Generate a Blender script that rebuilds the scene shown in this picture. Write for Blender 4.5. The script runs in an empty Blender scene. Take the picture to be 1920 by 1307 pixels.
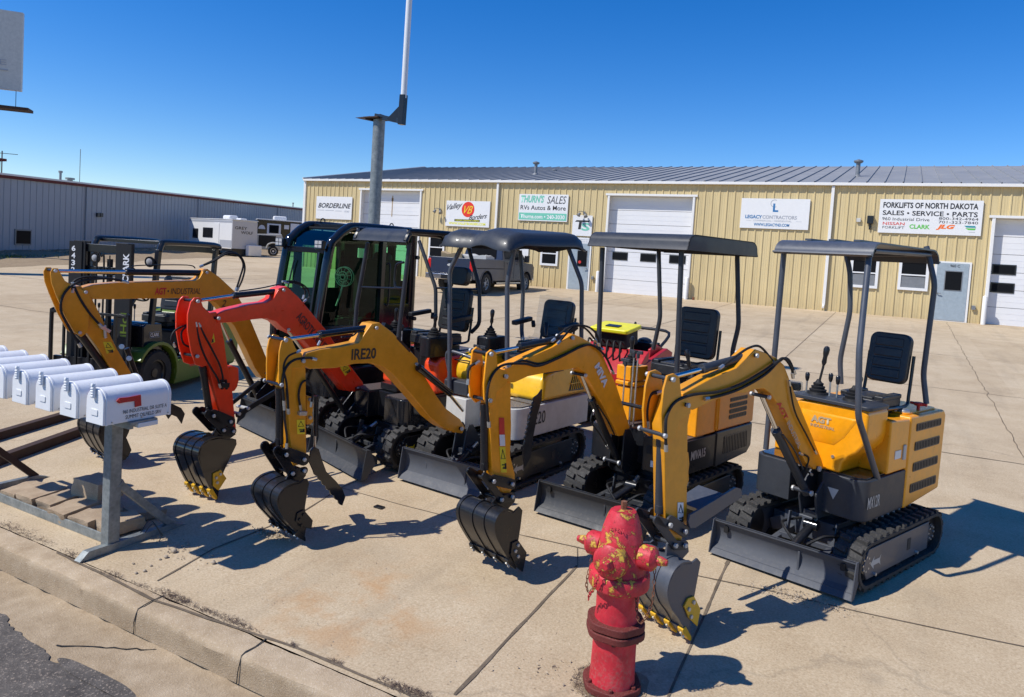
import bpy, bmesh, math, random
from mathutils import Vector, Matrix, noise as mnoise
random.seed(7)
sc = bpy.context.scene
col = sc.collection
R = math.radians
PI = math.pi
# ------------------------------------------------------------------ camera model (1920x1307 picture)
F, CY = 1351.3, 551.0
PIT, ROL, YAW = R(3.028), R(3.614), R(-28.22)
H, D, S = 1.375, 30.56, 0.03
FW = Vector((math.sin(YAW)*math.cos(PIT), math.cos(YAW)*math.cos(PIT), -math.sin(PIT)))
_r = Vector((math.cos(YAW), -math.sin(YAW), 0)); _u = _r.cross(FW)
RT = _r*math.cos(ROL) + _u*math.sin(ROL); UP = -_r*math.sin(ROL) + _u*math.cos(ROL)
C = Vector((0, 0, H))
def ray(x, y): return FW + RT*((x-960)/F) - UP*((y-CY)/F)
def gz(y): return -S*(D-y)
def gnd(x, y, h=0.0):
    d = ray(x, y); return C + d*((-S*D+h-H)/(d.z-S*d.y))
def atY(x, y, Y):
    d = ray(x, y); return C + d*(Y/d.y)
cd = bpy.data.cameras.new('camera'); cam = bpy.data.objects.new('camera', cd); col.objects.link(cam)
cd.sensor_width = 36; cd.lens = 36*F/1920; cd.shift_y = (CY-653.5)/1920; cd.clip_end = 3000; cd.clip_start = .05
cam.matrix_world = Matrix(((RT.x, UP.x, -FW.x, 0), (RT.y, UP.y, -FW.y, 0), (RT.z, UP.z, -FW.z, H), (0, 0, 0, 1)))
sc.camera = cam
# ------------------------------------------------------------------ materials
def nodes(name):
    m = bpy.data.materials.new(name); m.use_nodes = True
    nt = m.node_tree; b = nt.nodes['Principled BSDF']
    return m, nt, b
def N(nt, t, **k):
    n = nt.nodes.new(t)
    for a, v in k.items():
        if a.startswith('i_'): n.inputs[a[2:].replace('_', ' ')].default_value = v
        else: setattr(n, a, v)
    return n
def ramp(nt, src, stops):
    r = nt.nodes.new('ShaderNodeValToRGB'); e = r.color_ramp.elements
    e[0].position, e[0].color = stops[0][0], (*stops[0][1], 1)
    e[1].position, e[1].color = stops[-1][0], (*stops[-1][1], 1)
    for p, c in stops[1:-1]:
        x = e.new(p); x.color = (*c, 1)
    nt.links.new(src, r.inputs[0]); return r
def bump(nt, b, src, st=.3, dist=.01):
    n = nt.nodes.new('ShaderNodeBump'); n.inputs['Strength'].default_value = st; n.inputs['Distance'].default_value = dist
    nt.links.new(src, n.inputs['Height']); nt.links.new(n.outputs[0], b.inputs['Normal']); return n
def noise(nt, scale, detail=6, rough=.6, coord='Object', vec=None):
    tc = nt.nodes.new('ShaderNodeTexCoord'); n = nt.nodes.new('ShaderNodeTexNoise')
    n.inputs['Scale'].default_value = scale; n.inputs['Detail'].default_value = detail; n.inputs['Roughness'].default_value = rough
    nt.links.new(tc.outputs[coord] if vec is None else vec, n.inputs['Vector']); return n
def mixc(nt, fac, a, b, mode='MIX'):
    m = nt.nodes.new('ShaderNodeMix'); m.data_type = 'RGBA'; m.blend_type = mode
    for i, v in ((0, fac), (6, a), (7, b)):
        if hasattr(v, 'is_linked') or hasattr(v, 'links'): nt.links.new(v, m.inputs[i])
        elif i == 0: m.inputs[0].default_value = v
        else: m.inputs[i].default_value = (*v, 1)
    return m.outputs[2]
M = {}
def paint(name, c, rough=.35, metal=0., dust=.25, dcol=(.36, .30, .22), coat=0., scale=9, var=.12, bmp=.06):
    m, nt, b = nodes(name); tc = N(nt, 'ShaderNodeTexCoord'); oi = N(nt, 'ShaderNodeObjectInfo'); sv = N(nt, 'ShaderNodeMath', operation='MULTIPLY'); sv.inputs[1].default_value = 37.0
    nt.links.new(oi.outputs['Random'], sv.inputs[0]); va = N(nt, 'ShaderNodeVectorMath', operation='ADD'); nt.links.new(tc.outputs['Object'], va.inputs[0]); nt.links.new(sv.outputs[0], va.inputs[1]); vv = va.outputs[0]
    if name.startswith(('black', 'gloss', 'charcoal')): b.inputs['Specular IOR Level'].default_value = .32
    n = noise(nt, scale, 8, .7, vec=vv); n2 = noise(nt, scale*6, 4, .6, vec=vv)
    lo = tuple(x*(1-var) for x in c); hi = tuple(min(1, x*(1+var)) for x in c)
    r = ramp(nt, n.outputs[0], [(.3, lo), (.7, hi)])
    f = ramp(nt, n2.outputs[0], [(.5, (0, 0, 0)), (.75, (dust, dust, dust))])
    # dust gathers on surfaces that look upwards
    g = N(nt, 'ShaderNodeNewGeometry'); sx = N(nt, 'ShaderNodeSeparateXYZ'); nt.links.new(g.outputs['Normal'], sx.inputs[0])
    up = N(nt, 'ShaderNodeMapRange'); nt.links.new(sx.outputs['Z'], up.inputs[0]); up.inputs[1].default_value = .2; up.inputs[2].default_value = 1
    up.inputs[3].default_value = .25; up.inputs[4].default_value = 1
    mm = N(nt, 'ShaderNodeMath', operation='MULTIPLY'); nt.links.new(f.outputs[0], mm.inputs[0]); nt.links.new(up.outputs[0], mm.inputs[1])
    nt.links.new(mixc(nt, mm.outputs[0], r.outputs[0], dcol), b.inputs['Base Color'])
    rr = ramp(nt, n.outputs[0], [(.25, (rough*.8,)*3), (.8, (min(1, rough*1.35),)*3)])
    nt.links.new(rr.outputs[0], b.inputs['Roughness'])
    b.inputs['Metallic'].default_value = metal; b.inputs['Coat Weight'].default_value = coat; b.inputs['Coat Roughness'].default_value = .08
    if bmp: bump(nt, b, n.outputs[0], bmp, .01)
    M[name] = m; return m
def flat(name, c, rough=.5, metal=0., **k): return paint(name, c, rough, metal, dust=k.get('dust', .05), var=k.get('var', .05), bmp=0)
paint('ochre', (.70, .285, .008), .32, coat=.15, dust=.16)
paint('amber', (.88, .345, .005), .30, coat=.2, dust=.12)
paint('orange', (.88, .33, .006), .32, coat=.2, dust=.12)
paint('red_paint', (.86, .045, .008), .3, coat=.15, dust=.1)
paint('orange_red', (.80, .065, .012), .3, coat=.4, dust=.1)
paint('yellow', (.82, .46, .012), .3, coat=.3, dust=.12)
paint('tooth_yellow', (.68, .38, .01), .35, dust=.35, scale=20)
paint('charcoal', (.034, .038, .046), .42, dust=.14, coat=.08, dcol=(.22, .20, .18))
paint('slate', (.062, .070, .088), .40, dust=.14, coat=.1, dcol=(.26, .24, .21))
paint('black', (.012, .013, .016), .30, dust=.14, coat=.2, dcol=(.16, .15, .14))
paint('black_matt', (.013, .013, .014), .6, dust=.2, dcol=(.15, .14, .13))
paint('gloss_black', (.011, .012, .015), .12, dust=.05, coat=.5, dcol=(.15, .14, .13))
paint('blade_slate', (.060, .066, .080), .60, dust=.25, dcol=(.20, .19, .17), scale=6, bmp=.1); paint('blade_black', (.030, .033, .038), .55, dust=.35, dcol=(.17, .15, .13), scale=6, bmp=.1)
paint('rubber', (.028, .027, .026), .75, dust=.75, dcol=(.13, .12, .10), scale=14, bmp=.4)
paint('tyre', (.02, .02, .02), .8, dust=.4, dcol=(.1, .09, .08))
paint('seat_vinyl', (.016, .017, .020), .42, dust=.2, bmp=.15)
paint('chrome', (.62, .62, .62), .14, 1, dust=0, var=.03, bmp=0)
paint('zinc', (.55, .55, .52), .35, .8, dust=.1, scale=30)
paint('pin_cap', (.50, .50, .48), .35, .3, dust=.1)
paint('white_paint', (.74, .74, .73), .35, dust=.06, var=.03)
paint('mailbox_white', (.80, .80, .79), .34, dust=.26, dcol=(.5, .47, .42), var=.03, coat=.2)
paint('cream_white', (.55, .54, .50), .4, dust=.1)
paint('flag_red', (.45, .012, .010), .5, dust=.4, dcol=(.7, .6, .6), scale=40)
paint('lime', (.10, .16, .010), .35, dust=.15)
paint('grey_door', (.30, .36, .40), .5, dust=.08)
paint('door_white', (.72, .72, .72), .45, dust=.06, dcol=(.5, .48, .44), scale=1.5, var=.03)
paint('trim_white', (.74, .73, .70), .5, dust=.1, var=.03)
paint('rust_dark', (.045, .022, .014), .75, dust=.4, dcol=(.10, .06, .04))
paint('grey_metal', (.22, .23, .24), .5, .4, dust=.2)
paint('truck_blue', (.018, .026, .052), .30, 0, dust=0, coat=.2, scale=.8)
paint('toolbox_yellow', (.78, .70, .02), .35, dust=.05)
paint('engine_red', (.42, .012, .02), .4, dust=.1)
paint('sand_wood', (.42, .30, .16), .8)
flat('letter_black', (.02, .02, .022)); flat('letter_white', (.75, .75, .75)); flat('letter_red', (.62, .03, .02))
flat('letter_grey', (.36, .38, .42)); flat('letter_green', (.10, .50, .06)); flat('letter_mint', (.16, .52, .38)); flat('letter_blue', (.03, .17, .38))
flat('letter_orange', (.85, .16, .01)); flat('sign_red', (.72, .03, .015)); flat('sticker_yellow', (.80, .62, .02)); flat('letter_lemon', (.80, .78, .05))
flat('letter_teal', (.02, .25, .30)); flat('tail_red', (.55, .01, .01), .2); flat('silver_letter', (.45, .45, .43), .4)
flat('galv_light', (.50, .51, .53)); flat('letter_tan', (.42, .33, .20)); flat('lamp', (.42, .42, .42), .2); flat('paper', (.72, .72, .7), .5)
def glassmat(name, tint, gloss=.12, rough=.02, opaque=None, ior=1.5):
    m = bpy.data.materials.new(name); m.use_nodes = True; nt = m.node_tree
    for n in list(nt.nodes): nt.nodes.remove(n)
    o = N(nt, 'ShaderNodeOutputMaterial'); g = N(nt, 'ShaderNodeBsdfGlossy'); g.inputs['Roughness'].default_value = rough
    if opaque: t = N(nt, 'ShaderNodeBsdfDiffuse'); t.inputs[0].default_value = (*opaque, 1)
    else: t = N(nt, 'ShaderNodeBsdfTransparent'); t.inputs[0].default_value = (*tint, 1)
    fr = N(nt, 'ShaderNodeLayerWeight'); pw = N(nt, 'ShaderNodeMath', operation='POWER'); pw.inputs[1].default_value = 4.0; nt.links.new(fr.outputs['Facing'], pw.inputs[0])
    ml = N(nt, 'ShaderNodeMath', operation='MULTIPLY'); ml.inputs[1].default_value = .4; nt.links.new(pw.outputs[0], ml.inputs[0])
    a = N(nt, 'ShaderNodeMath', operation='ADD'); a.inputs[1].default_value = gloss+.03; nt.links.new(ml.outputs[0], a.inputs[0]); a.use_clamp = True
    mx = N(nt, 'ShaderNodeMixShader'); nt.links.new(a.outputs[0], mx.inputs[0]); nt.links.new(t.outputs[0], mx.inputs[1]); nt.links.new(g.outputs[0], mx.inputs[2])
    nt.links.new(mx.outputs[0], o.inputs[0]); M[name] = m
glassmat('green_glass', (.42, .78, .50), -.01)
glassmat('blue_glass', (.10, .28, .24), .06)
glassmat('dark_glass', None, -.03, .03, (.012, .013, .015), 1.33)
glassmat('clear_plastic', (.80, .82, .85), .0, .3)
# galvanised steel
m, nt, b = nodes('galvanised'); n = noise(nt, 14, 5, .6); v = N(nt, 'ShaderNodeTexVoronoi'); v.inputs['Scale'].default_value = 45
tc = N(nt, 'ShaderNodeTexCoord'); nt.links.new(tc.outputs['Object'], v.inputs['Vector'])
a_ = ramp(nt, n.outputs[0], [(.3, (.17, .19, .19)), (.7, (.29, .31, .30))])
nt.links.new(mixc(nt, .2, a_.outputs[0], v.outputs['Distance'], 'SOFT_LIGHT'), b.inputs['Base Color'])
b.inputs['Metallic'].default_value = .35; b.inputs['Roughness'].default_value = .5; M['galvanised'] = m
# diamond plate
def diamond(name, c):
    m, nt, b = nodes(name); tc = N(nt, 'ShaderNodeTexCoord'); mp = N(nt, 'ShaderNodeMapping'); mp.inputs['Scale'].default_value = (26, 26, 26); mp.inputs['Rotation'].default_value = (0, 0, .785)
    nt.links.new(tc.outputs['Object'], mp.inputs[0]); ck = N(nt, 'ShaderNodeTexBrick'); nt.links.new(mp.outputs[0], ck.inputs[0])
    ck.inputs['Mortar Size'].default_value = .06; ck.inputs['Color1'].default_value = (*c, 1); ck.inputs['Color2'].default_value = (*[x*.8 for x in c], 1)
    ck.inputs['Mortar'].default_value = (*[x*2.2+.04 for x in c], 1); nt.links.new(ck.outputs[0], b.inputs['Base Color'])
    b.inputs['Roughness'].default_value = .35; b.inputs['Metallic'].default_value = .2; bump(nt, b, ck.outputs['Fac'], .5, .004); M[name] = m
diamond('tread_plate', (.075, .06, .055)); diamond('quilt_mat', (.10, .105, .115))
# hydrant paint: chipped red over yellow
def hyd(name, lo, hi, rust=.62):
    m, nt, b = nodes(name); n = noise(nt, 13, 10, .74); n2 = noise(nt, 34, 8, .75); n3 = noise(nt, 7, 6, .6); n4 = noise(nt, 60, 5, .7)
    red = ramp(nt, n3.outputs[0], [(.28, (.34, .010, .018)), (.5, (.56, .020, .036)), (.72, (.66, .060, .075))])
    y = ramp(nt, n.outputs[0], [(lo, (0,)*3), (hi, (1,)*3)]); rs = ramp(nt, n2.outputs[0], [(rust, (0,)*3), (rust+.03, (1,)*3)])
    yc = ramp(nt, n4.outputs[0], [(.35, (.46, .25, .06)), (.6, (.66, .43, .03))])
    ed = ramp(nt, n.outputs[0], [(lo-.035, (0,)*3), (lo-.02, (.8,)*3)]); c0 = mixc(nt, ed.outputs[0], red.outputs[0], (.22, .015, .015))
    c1 = mixc(nt, y.outputs[0], c0, yc.outputs[0]); c2 = mixc(nt, rs.outputs[0], c1, (.13, .040, .026))
    gp = N(nt, 'ShaderNodeNewGeometry'); sz = N(nt, 'ShaderNodeSeparateXYZ'); nt.links.new(gp.outputs['Position'], sz.inputs[0])
    dr = N(nt, 'ShaderNodeMapRange'); nt.links.new(sz.outputs['Z'], dr.inputs[0]); dr.inputs[1].default_value = -.80; dr.inputs[2].default_value = -.55; dr.inputs[3].default_value = .75; dr.inputs[4].default_value = .12
    mu = N(nt, 'ShaderNodeMath', operation='MULTIPLY'); nt.links.new(ramp(nt, n4.outputs[0], [(.48, (0,)*3), (.66, (1,)*3)]).outputs[0], mu.inputs[0]); nt.links.new(dr.outputs[0], mu.inputs[1])
    c3 = mixc(nt, mu.outputs[0], c2, (.30, .16, .13))
    nt.links.new(c3, b.inputs['Base Color']); nt.links.new(ramp(nt, n2.outputs[0], [(.3, (.38,)*3), (.7, (.75,)*3)]).outputs[0], b.inputs['Roughness'])
    ad = N(nt, 'ShaderNodeMath', operation='ADD'); nt.links.new(n4.outputs[0], ad.inputs[0]); nt.links.new(y.outputs[0], ad.inputs[1]); bump(nt, b, ad.outputs[0], .5, .004); M[name] = m
hyd('hydrant_red', .67, .68, .66); hyd('hydrant_upper', .555, .57, .64); hyd('hydrant_chipped', .535, .55, .61)
paint('hydrant_flange', (.13, .018, .014), .7, dust=.3, scale=25, bmp=.5)
paint('rust', (.16, .055, .025), .85, dust=.4, scale=30, bmp=.5)
# ground materials, in world metres
def gpos(nt):
    g = N(nt, 'ShaderNodeNewGeometry'); return g.outputs['Position']
m, nt, b = nodes('concrete'); P = gpos(nt)
big = noise(nt, .22, 5, .6, vec=P); mid = noise(nt, 1.6, 8, .68, vec=P); fine = noise(nt, 75, 4, .75, vec=P); spk = noise(nt, 26, 3, .6, vec=P)
base = ramp(nt, mid.outputs[0], [(.25, (.40, .305, .195)), (.5, (.47, .368, .243)), (.75, (.525, .425, .292))])
c = mixc(nt, .5, base.outputs[0], ramp(nt, big.outputs[0], [(.3, (.40, .40, .40)), (.7, (.60, .58, .55))]).outputs[0], 'SOFT_LIGHT')
c = mixc(nt, .75, c, ramp(nt, fine.outputs[0], [(.3, (.22,)*3), (.7, (.78,)*3)]).outputs[0], 'SOFT_LIGHT')
ag = noise(nt, 48, 2, .5, vec=P); c = mixc(nt, ramp(nt, ag.outputs[0], [(.70, (0,)*3), (.76, (.55,)*3)]).outputs[0], c, (.66, .56, .42)); c = mixc(nt, ramp(nt, ag.outputs[0], [(.24, (.6,)*3), (.30, (0,)*3)]).outputs[0], c, (.20, .15, .10))
dk = ramp(nt, spk.outputs[0], [(.66, (0,)*3), (.74, (.45,)*3)]); c = mixc(nt, dk.outputs[0], c, (.17, .13, .09))
st = noise(nt, .75, 6, .7, vec=P); stn = ramp(nt, st.outputs[0], [(.60, (0,)*3), (.74, (.30,)*3)]); c = mixc(nt, stn.outputs[0], c, (.20, .155, .105))
# rusty stains near the kerb
sx = N(nt, 'ShaderNodeVectorMath', operation='DISTANCE'); nt.links.new(P, sx.inputs[0]); sx.inputs[1].default_value = (-2.75, 3.42, -.82)
ms = N(nt, 'ShaderNodeMapRange'); nt.links.new(sx.outputs['Value'], ms.inputs[0]); ms.inputs[1].default_value = .15; ms.inputs[2].default_value = .8; ms.inputs[3].default_value = .55; ms.inputs[4].default_value = 0
rn = ramp(nt, noise(nt, 3.4, 4, .6, vec=P).outputs[0], [(.48, (0,)*3), (.64, (1,)*3)])
mu = N(nt, 'ShaderNodeMath', operation='MULTIPLY'); nt.links.new(ms.outputs[0], mu.inputs[0]); nt.links.new(rn.outputs[0], mu.inputs[1])
c = mixc(nt, mu.outputs[0], c, (.42, .20, .06))
mp = N(nt, 'ShaderNodeMapping'); mp.inputs['Scale'].default_value = (2.2, .16, 1); mp.inputs['Rotation'].default_value = (0, 0, .12); nt.links.new(P, mp.inputs[0])
tm = ramp(nt, noise(nt, 1.3, 6, .62, vec=mp.outputs[0]).outputs[0], [(.54, (0,)*3), (.74, (.28,)*3)]); c = mixc(nt, tm.outputs[0], c, (.22, .175, .125))
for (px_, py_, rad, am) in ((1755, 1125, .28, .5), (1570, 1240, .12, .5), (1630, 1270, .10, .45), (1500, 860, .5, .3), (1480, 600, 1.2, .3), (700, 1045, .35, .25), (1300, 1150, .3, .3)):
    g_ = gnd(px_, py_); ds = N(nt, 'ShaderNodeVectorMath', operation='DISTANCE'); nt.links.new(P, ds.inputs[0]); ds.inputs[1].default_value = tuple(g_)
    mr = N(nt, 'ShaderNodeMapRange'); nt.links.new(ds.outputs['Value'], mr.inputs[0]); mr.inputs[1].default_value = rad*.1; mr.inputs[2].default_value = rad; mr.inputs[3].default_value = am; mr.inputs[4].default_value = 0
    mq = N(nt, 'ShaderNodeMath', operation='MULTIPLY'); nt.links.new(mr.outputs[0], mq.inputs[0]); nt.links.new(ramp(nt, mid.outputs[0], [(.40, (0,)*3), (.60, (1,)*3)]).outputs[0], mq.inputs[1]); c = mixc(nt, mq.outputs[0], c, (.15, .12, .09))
# thin cracks
vo = N(nt, 'ShaderNodeTexVoronoi', feature='DISTANCE_TO_EDGE'); vo.inputs['Scale'].default_value = .16
wv = N(nt, 'ShaderNodeVectorMath', operation='ADD'); nt.links.new(P, wv.inputs[0])
wn = noise(nt, 1.1, 5, .6, vec=P); sc_ = N(nt, 'ShaderNodeVectorMath', operation='SCALE'); sc_.inputs['Scale'].default_value = .9; nt.links.new(wn.outputs['Color'], sc_.inputs[0])
nt.links.new(sc_.outputs[0], wv.inputs[1]); nt.links.new(wv.outputs[0], vo.inputs['Vector'])
ck = ramp(nt, vo.outputs['Distance'], [(.0, (.22,)*3), (.0016, (0,)*3)]); c = mixc(nt, ck.outputs[0], c, (.10, .08, .06))
pj_ = N(nt, 'ShaderNodeVectorMath', operation='ADD'); pj_.inputs[1].default_value = (2.05, -9.4, 0); nt.links.new(P, pj_.inputs[0])
dv = N(nt, 'ShaderNodeVectorMath', operation='DIVIDE'); dv.inputs[1].default_value = (3.92, 5.05, 1000); nt.links.new(pj_.outputs[0], dv.inputs[0]); fl = N(nt, 'ShaderNodeVectorMath', operation='FLOOR'); nt.links.new(dv.outputs[0], fl.inputs[0])
wn_ = N(nt, 'ShaderNodeTexWhiteNoise'); nt.links.new(fl.outputs[0], wn_.inputs['Vector']); sl = ramp(nt, wn_.outputs['Value'], [(0, (.36,)*3), (1, (.62,)*3)])
sy = N(nt, 'ShaderNodeSeparateXYZ'); nt.links.new(P, sy.inputs[0]); my = N(nt, 'ShaderNodeMapRange'); nt.links.new(sy.outputs['Y'], my.inputs[0]); my.inputs[1].default_value = 9.3; my.inputs[2].default_value = 9.5; my.inputs[3].default_value = 0; my.inputs[4].default_value = .55
c = mixc(nt, my.outputs[0], c, sl.outputs[0], 'SOFT_LIGHT')
nt.links.new(c, b.inputs['Base Color']); b.inputs['Roughness'].default_value = .9; b.inputs['Specular IOR Level'].default_value = .25
ad = N(nt, 'ShaderNodeMath', operation='ADD'); nt.links.new(fine.outputs[0], ad.inputs[0]); nt.links.new(mid.outputs[0], ad.inputs[1]); bump(nt, b, ad.outputs[0], .35, .006)
M['concrete'] = m
def rough_conc(name, c0, c1, agg=130, thr=.55, aggc=(.55, .47, .36), st=.6):
    m, nt, b = nodes(name); P = gpos(nt); n = noise(nt, 2.6, 9, .75, vec=P); f = noise(nt, agg, 3, .7, vec=P); q = noise(nt, 9, 5, .65, vec=P)
    a = ramp(nt, n.outputs[0], [(.3, c0), (.7, c1)]); s = ramp(nt, f.outputs[0], [(thr, (0,)*3), (thr+.12, (.75,)*3)])
    c = mixc(nt, s.outputs[0], a.outputs[0], aggc); c = mixc(nt, .45, c, ramp(nt, q.outputs[0], [(.3, (.25,)*3), (.7, (.7,)*3)]).outputs[0], 'SOFT_LIGHT')
    if name == 'curb_concrete':
        sz = N(nt, 'ShaderNodeSeparateXYZ'); nt.links.new(P, sz.inputs[0]); mr = N(nt, 'ShaderNodeMapRange'); nt.links.new(sz.outputs['Z'], mr.inputs[0])
        for i_, v_ in ((1, -.885), (2, -.858), (3, .34), (4, 0)): mr.inputs[i_].default_value = v_
        c = mixc(nt, mr.outputs[0], c, (.20, .145, .09))
    nt.links.new(c, b.inputs['Base Color']); b.inputs['Roughness'].default_value = .92; b.inputs['Specular IOR Level'].default_value = .2
    bump(nt, b, f.outputs[0], st, .006); M[name] = m
rough_conc('curb_concrete', (.34, .25, .155), (.50, .39, .265), 110, .56, (.62, .52, .40), .9)
rough_conc('gutter_concrete', (.31, .23, .145), (.43, .335, .225), 85, .60, (.60, .50, .38), .9)
rough_conc('asphalt', (.060, .054, .050), (.165, .145, .125), 70, .56, (.42, .34, .27), 1.)
rough_conc('paver', (.30, .22, .145), (.45, .345, .235), 90, .62, (.6, .48, .36), .9)
rough_conc('dirt', (.22, .16, .10), (.33, .25, .16), 40, .55, (.40, .33, .24))
rough_conc('joint', (.11, .085, .06), (.20, .155, .11), 60, .6, (.3, .24, .17))
rough_conc('far_land', (.16, .15, .08), (.26, .23, .13), 3, .6, (.3, .25, .16))
paint('stone', (.36, .29, .21), .85, dust=.2); paint('dry_weed', (.10, .065, .05), .9, dust=0); paint('green_weed', (.09, .13, .03), .9, dust=0)
m, nt, b = nodes('tan_wall'); P = gpos(nt); mp = N(nt, 'ShaderNodeMapping'); mp.inputs['Scale'].default_value = (3.2, 3.2, .25); nt.links.new(P, mp.inputs[0])
sN = noise(nt, 1.6, 6, .65, vec=mp.outputs[0]); bN = noise(nt, .5, 3, .5, vec=P); c = ramp(nt, sN.outputs[0], [(.3, (.53, .42, .215)), (.55, (.61, .485, .252)), (.8, (.64, .515, .275))]).outputs[0]
c = mixc(nt, .3, c, ramp(nt, bN.outputs[0], [(.35, (.42,)*3), (.65, (.56,)*3)]).outputs[0], 'SOFT_LIGHT'); sz = N(nt, 'ShaderNodeSeparateXYZ'); nt.links.new(P, sz.inputs[0])
mr = N(nt, 'ShaderNodeMapRange'); nt.links.new(sz.outputs['Z'], mr.inputs[0]); mr.inputs[1].default_value = .02; mr.inputs[2].default_value = .7; mr.inputs[3].default_value = .55; mr.inputs[4].default_value = 0
mq = N(nt, 'ShaderNodeMath', operation='MULTIPLY'); nt.links.new(mr.outputs[0], mq.inputs[0]); nt.links.new(noise(nt, 5, 5, .6, vec=P).outputs[0], mq.inputs[1]); c = mixc(nt, mq.outputs[0], c, (.32, .24, .13))
nt.links.new(c, b.inputs['Base Color']); b.inputs['Roughness'].default_value = .5; M['tan_wall'] = m
paint('roof_metal', (.245, .25, .255), .62, .0, dust=.2, scale=.8, bmp=0)
paint('grey_wall', (.335, .355, .385), .5, dust=.08, scale=.8, var=.05, bmp=0)
# ------------------------------------------------------------------ mesh builder
class Fr:
    """ground frame of a machine: x forward, y to its left, z up"""
    def __init__(s, x, y, ang, z=None):
        s.o = Vector((x, y, gz(y) if z is None else z)); s.a = R(ang)
        s.f = Vector((math.cos(s.a), math.sin(s.a), 0)); s.l = Vector((-math.sin(s.a), math.cos(s.a), 0))
        s.m = Matrix.Translation(s.o) @ Matrix.Rotation(s.a, 4, 'Z'); s.inv = s.m.inverted()
    def q(s, px, py, x=None, y=None, z=None):
        d = ray(px, py); o = C - s.o
        if y is not None: t = (y-o.dot(s.l))/d.dot(s.l)
        elif x is not None: t = (x-o.dot(s.f))/d.dot(s.f)
        else: t = (z-o.z)/d.z
        P = o+d*t; return (P.dot(s.f), P.dot(s.l), P.z)
def cr(pts, k=6, closed=False):
    pts = [Vector(p) for p in pts]
    if len(pts) < 3: return pts
    out = []; n = len(pts)
    for i in range(n if closed else n-1):
        g = (lambda j: pts[j % n]) if closed else (lambda j: pts[max(0, min(n-1, j))])
        p0, p1, p2, p3 = g(i-1), g(i), g(i+1), g(i+2)
        for j in range(k):
            t = j/k
            out.append(.5*((2*p1)+(p2-p0)*t+(2*p0-5*p1+4*p2-p3)*t*t+(3*p1-p0-3*p2+p3)*t**3))
    if not closed: out.append(pts[-1])
    return out
class MB:
    def __init__(s): s.v = []; s.f = []
    def add(s, vs, fs):
        k = len(s.v); s.v += [Vector(v) for v in vs]; s.f += [tuple(i+k for i in f) for f in fs]; return s
    def box(s, c, d, rot=None):
        x, y, z = d[0]/2, d[1]/2, d[2]/2
        vs = [Vector((a*x, b_*y, c_*z)) for a in (-1, 1) for b_ in (-1, 1) for c_ in (-1, 1)]
        if rot: vs = [rot @ v for v in vs]
        return s.add([v+Vector(c) for v in vs], [(0, 1, 3, 2), (4, 6, 7, 5), (0, 4, 5, 1), (2, 3, 7, 6), (0, 2, 6, 4), (1, 5, 7, 3)])
    def hexa(s, b, t):
        n = len(b); return s.add(list(b)+list(t), [tuple(range(n))[::-1], tuple(range(n, 2*n))]+[(i, (i+1) % n, n+(i+1) % n, n+i) for i in range(n)])
    def prism(s, poly, a, b, ax='y'):
        def f(p, t): return (p[0], t, p[1]) if ax == 'y' else ((p[0], p[1], t) if ax == 'z' else (t, p[0], p[1]))
        return s.hexa([f(p, a) for p in poly], [f(p, b) for p in poly])
    def bar(s, p0, p1, w, h=None, up=(0, 0, 1)):
        p0, p1 = Vector(p0), Vector(p1); h = h or w; d = (p1-p0).normalized(); u = Vector(up)
        if abs(d.dot(u)) > .98: u = Vector((1, 0, 0))
        x = d.cross(u).normalized(); z = x.cross(d)
        q = [x*(a*w/2)+z*(b_*h/2) for a, b_ in ((-1, -1), (1, -1), (1, 1), (-1, 1))]
        return s.hexa([p0+k for k in q], [p1+k for k in q])
    def tube(s, pts, r, n=10, k=6, smooth=True, r2=None, closed=False):
        pts = cr(pts, k, closed) if smooth and len(pts) > 2 else [Vector(p) for p in pts]
        up = None; rings = []; L = len(pts)
        for i, p in enumerate(pts):
            if closed: t = (pts[(i+1) % L]-pts[i-1]).normalized()
            else: t = (pts[min(i+1, L-1)]-pts[max(i-1, 0)]).normalized()
            if up is None: up = Vector((0, 0, 1)) if abs(t.z) < .9 else Vector((1, 0, 0))
            x = t.cross(up).normalized(); up = x.cross(t).normalized()
            rr = r if r2 is None else r+(r2-r)*i/(L-1)
            rings.append([p+(x*math.cos(2*PI*j/n)+up*math.sin(2*PI*j/n))*rr for j in range(n)])
        vs = [v for q in rings for v in q]; fs = []
        for i in range(L if closed else L-1):
            for j in range(n): fs.append((i*n+j, i*n+(j+1) % n, ((i+1) % L)*n+(j+1) % n, ((i+1) % L)*n+j))
        if not closed: fs += [tuple(range(n))[::-1], tuple((L-1)*n+j for j in range(n))]
        return s.add(vs, fs)
    def cyl(s, p0, p1, r, n=18, r2=None): return s.tube([p0, p1], r, n, smooth=False, r2=r2)
    def lathe(s, prof, c=(0, 0, 0), axis=(0, 0, 1), n=28, sq=None):
        a = Vector(axis).normalized(); x = a.orthogonal().normalized(); y = a.cross(x); c = Vector(c); vs = []; fs = []
        for r, h in prof:
            for j in range(n):
                t = 2*PI*j/n; vs.append(c+a*h+(x*math.cos(t)+y*math.sin(t))*r)
        for i in range(len(prof)-1):
            for j in range(n): fs.append((i*n+j, i*n+(j+1) % n, (i+1)*n+(j+1) % n, (i+1)*n+j))
        fs += [tuple(range(n))[::-1], tuple((len(prof)-1)*n+j for j in range(n))]
        return s.add(vs, fs)
    def rbox(s, c, d, r, n=4, rot=None):
        """box with rounded vertical edges"""
        pts = rpoly(d[0], d[1], r, n); z = d[2]/2
        b_ = [Vector((x, y, -z)) for x, y in pts]; t = [Vector((x, y, z)) for x, y in pts]
        if rot: b_ = [rot @ v for v in b_]; t = [rot @ v for v in t]
        return s.hexa([v+Vector(c) for v in b_], [v+Vector(c) for v in t])
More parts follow.
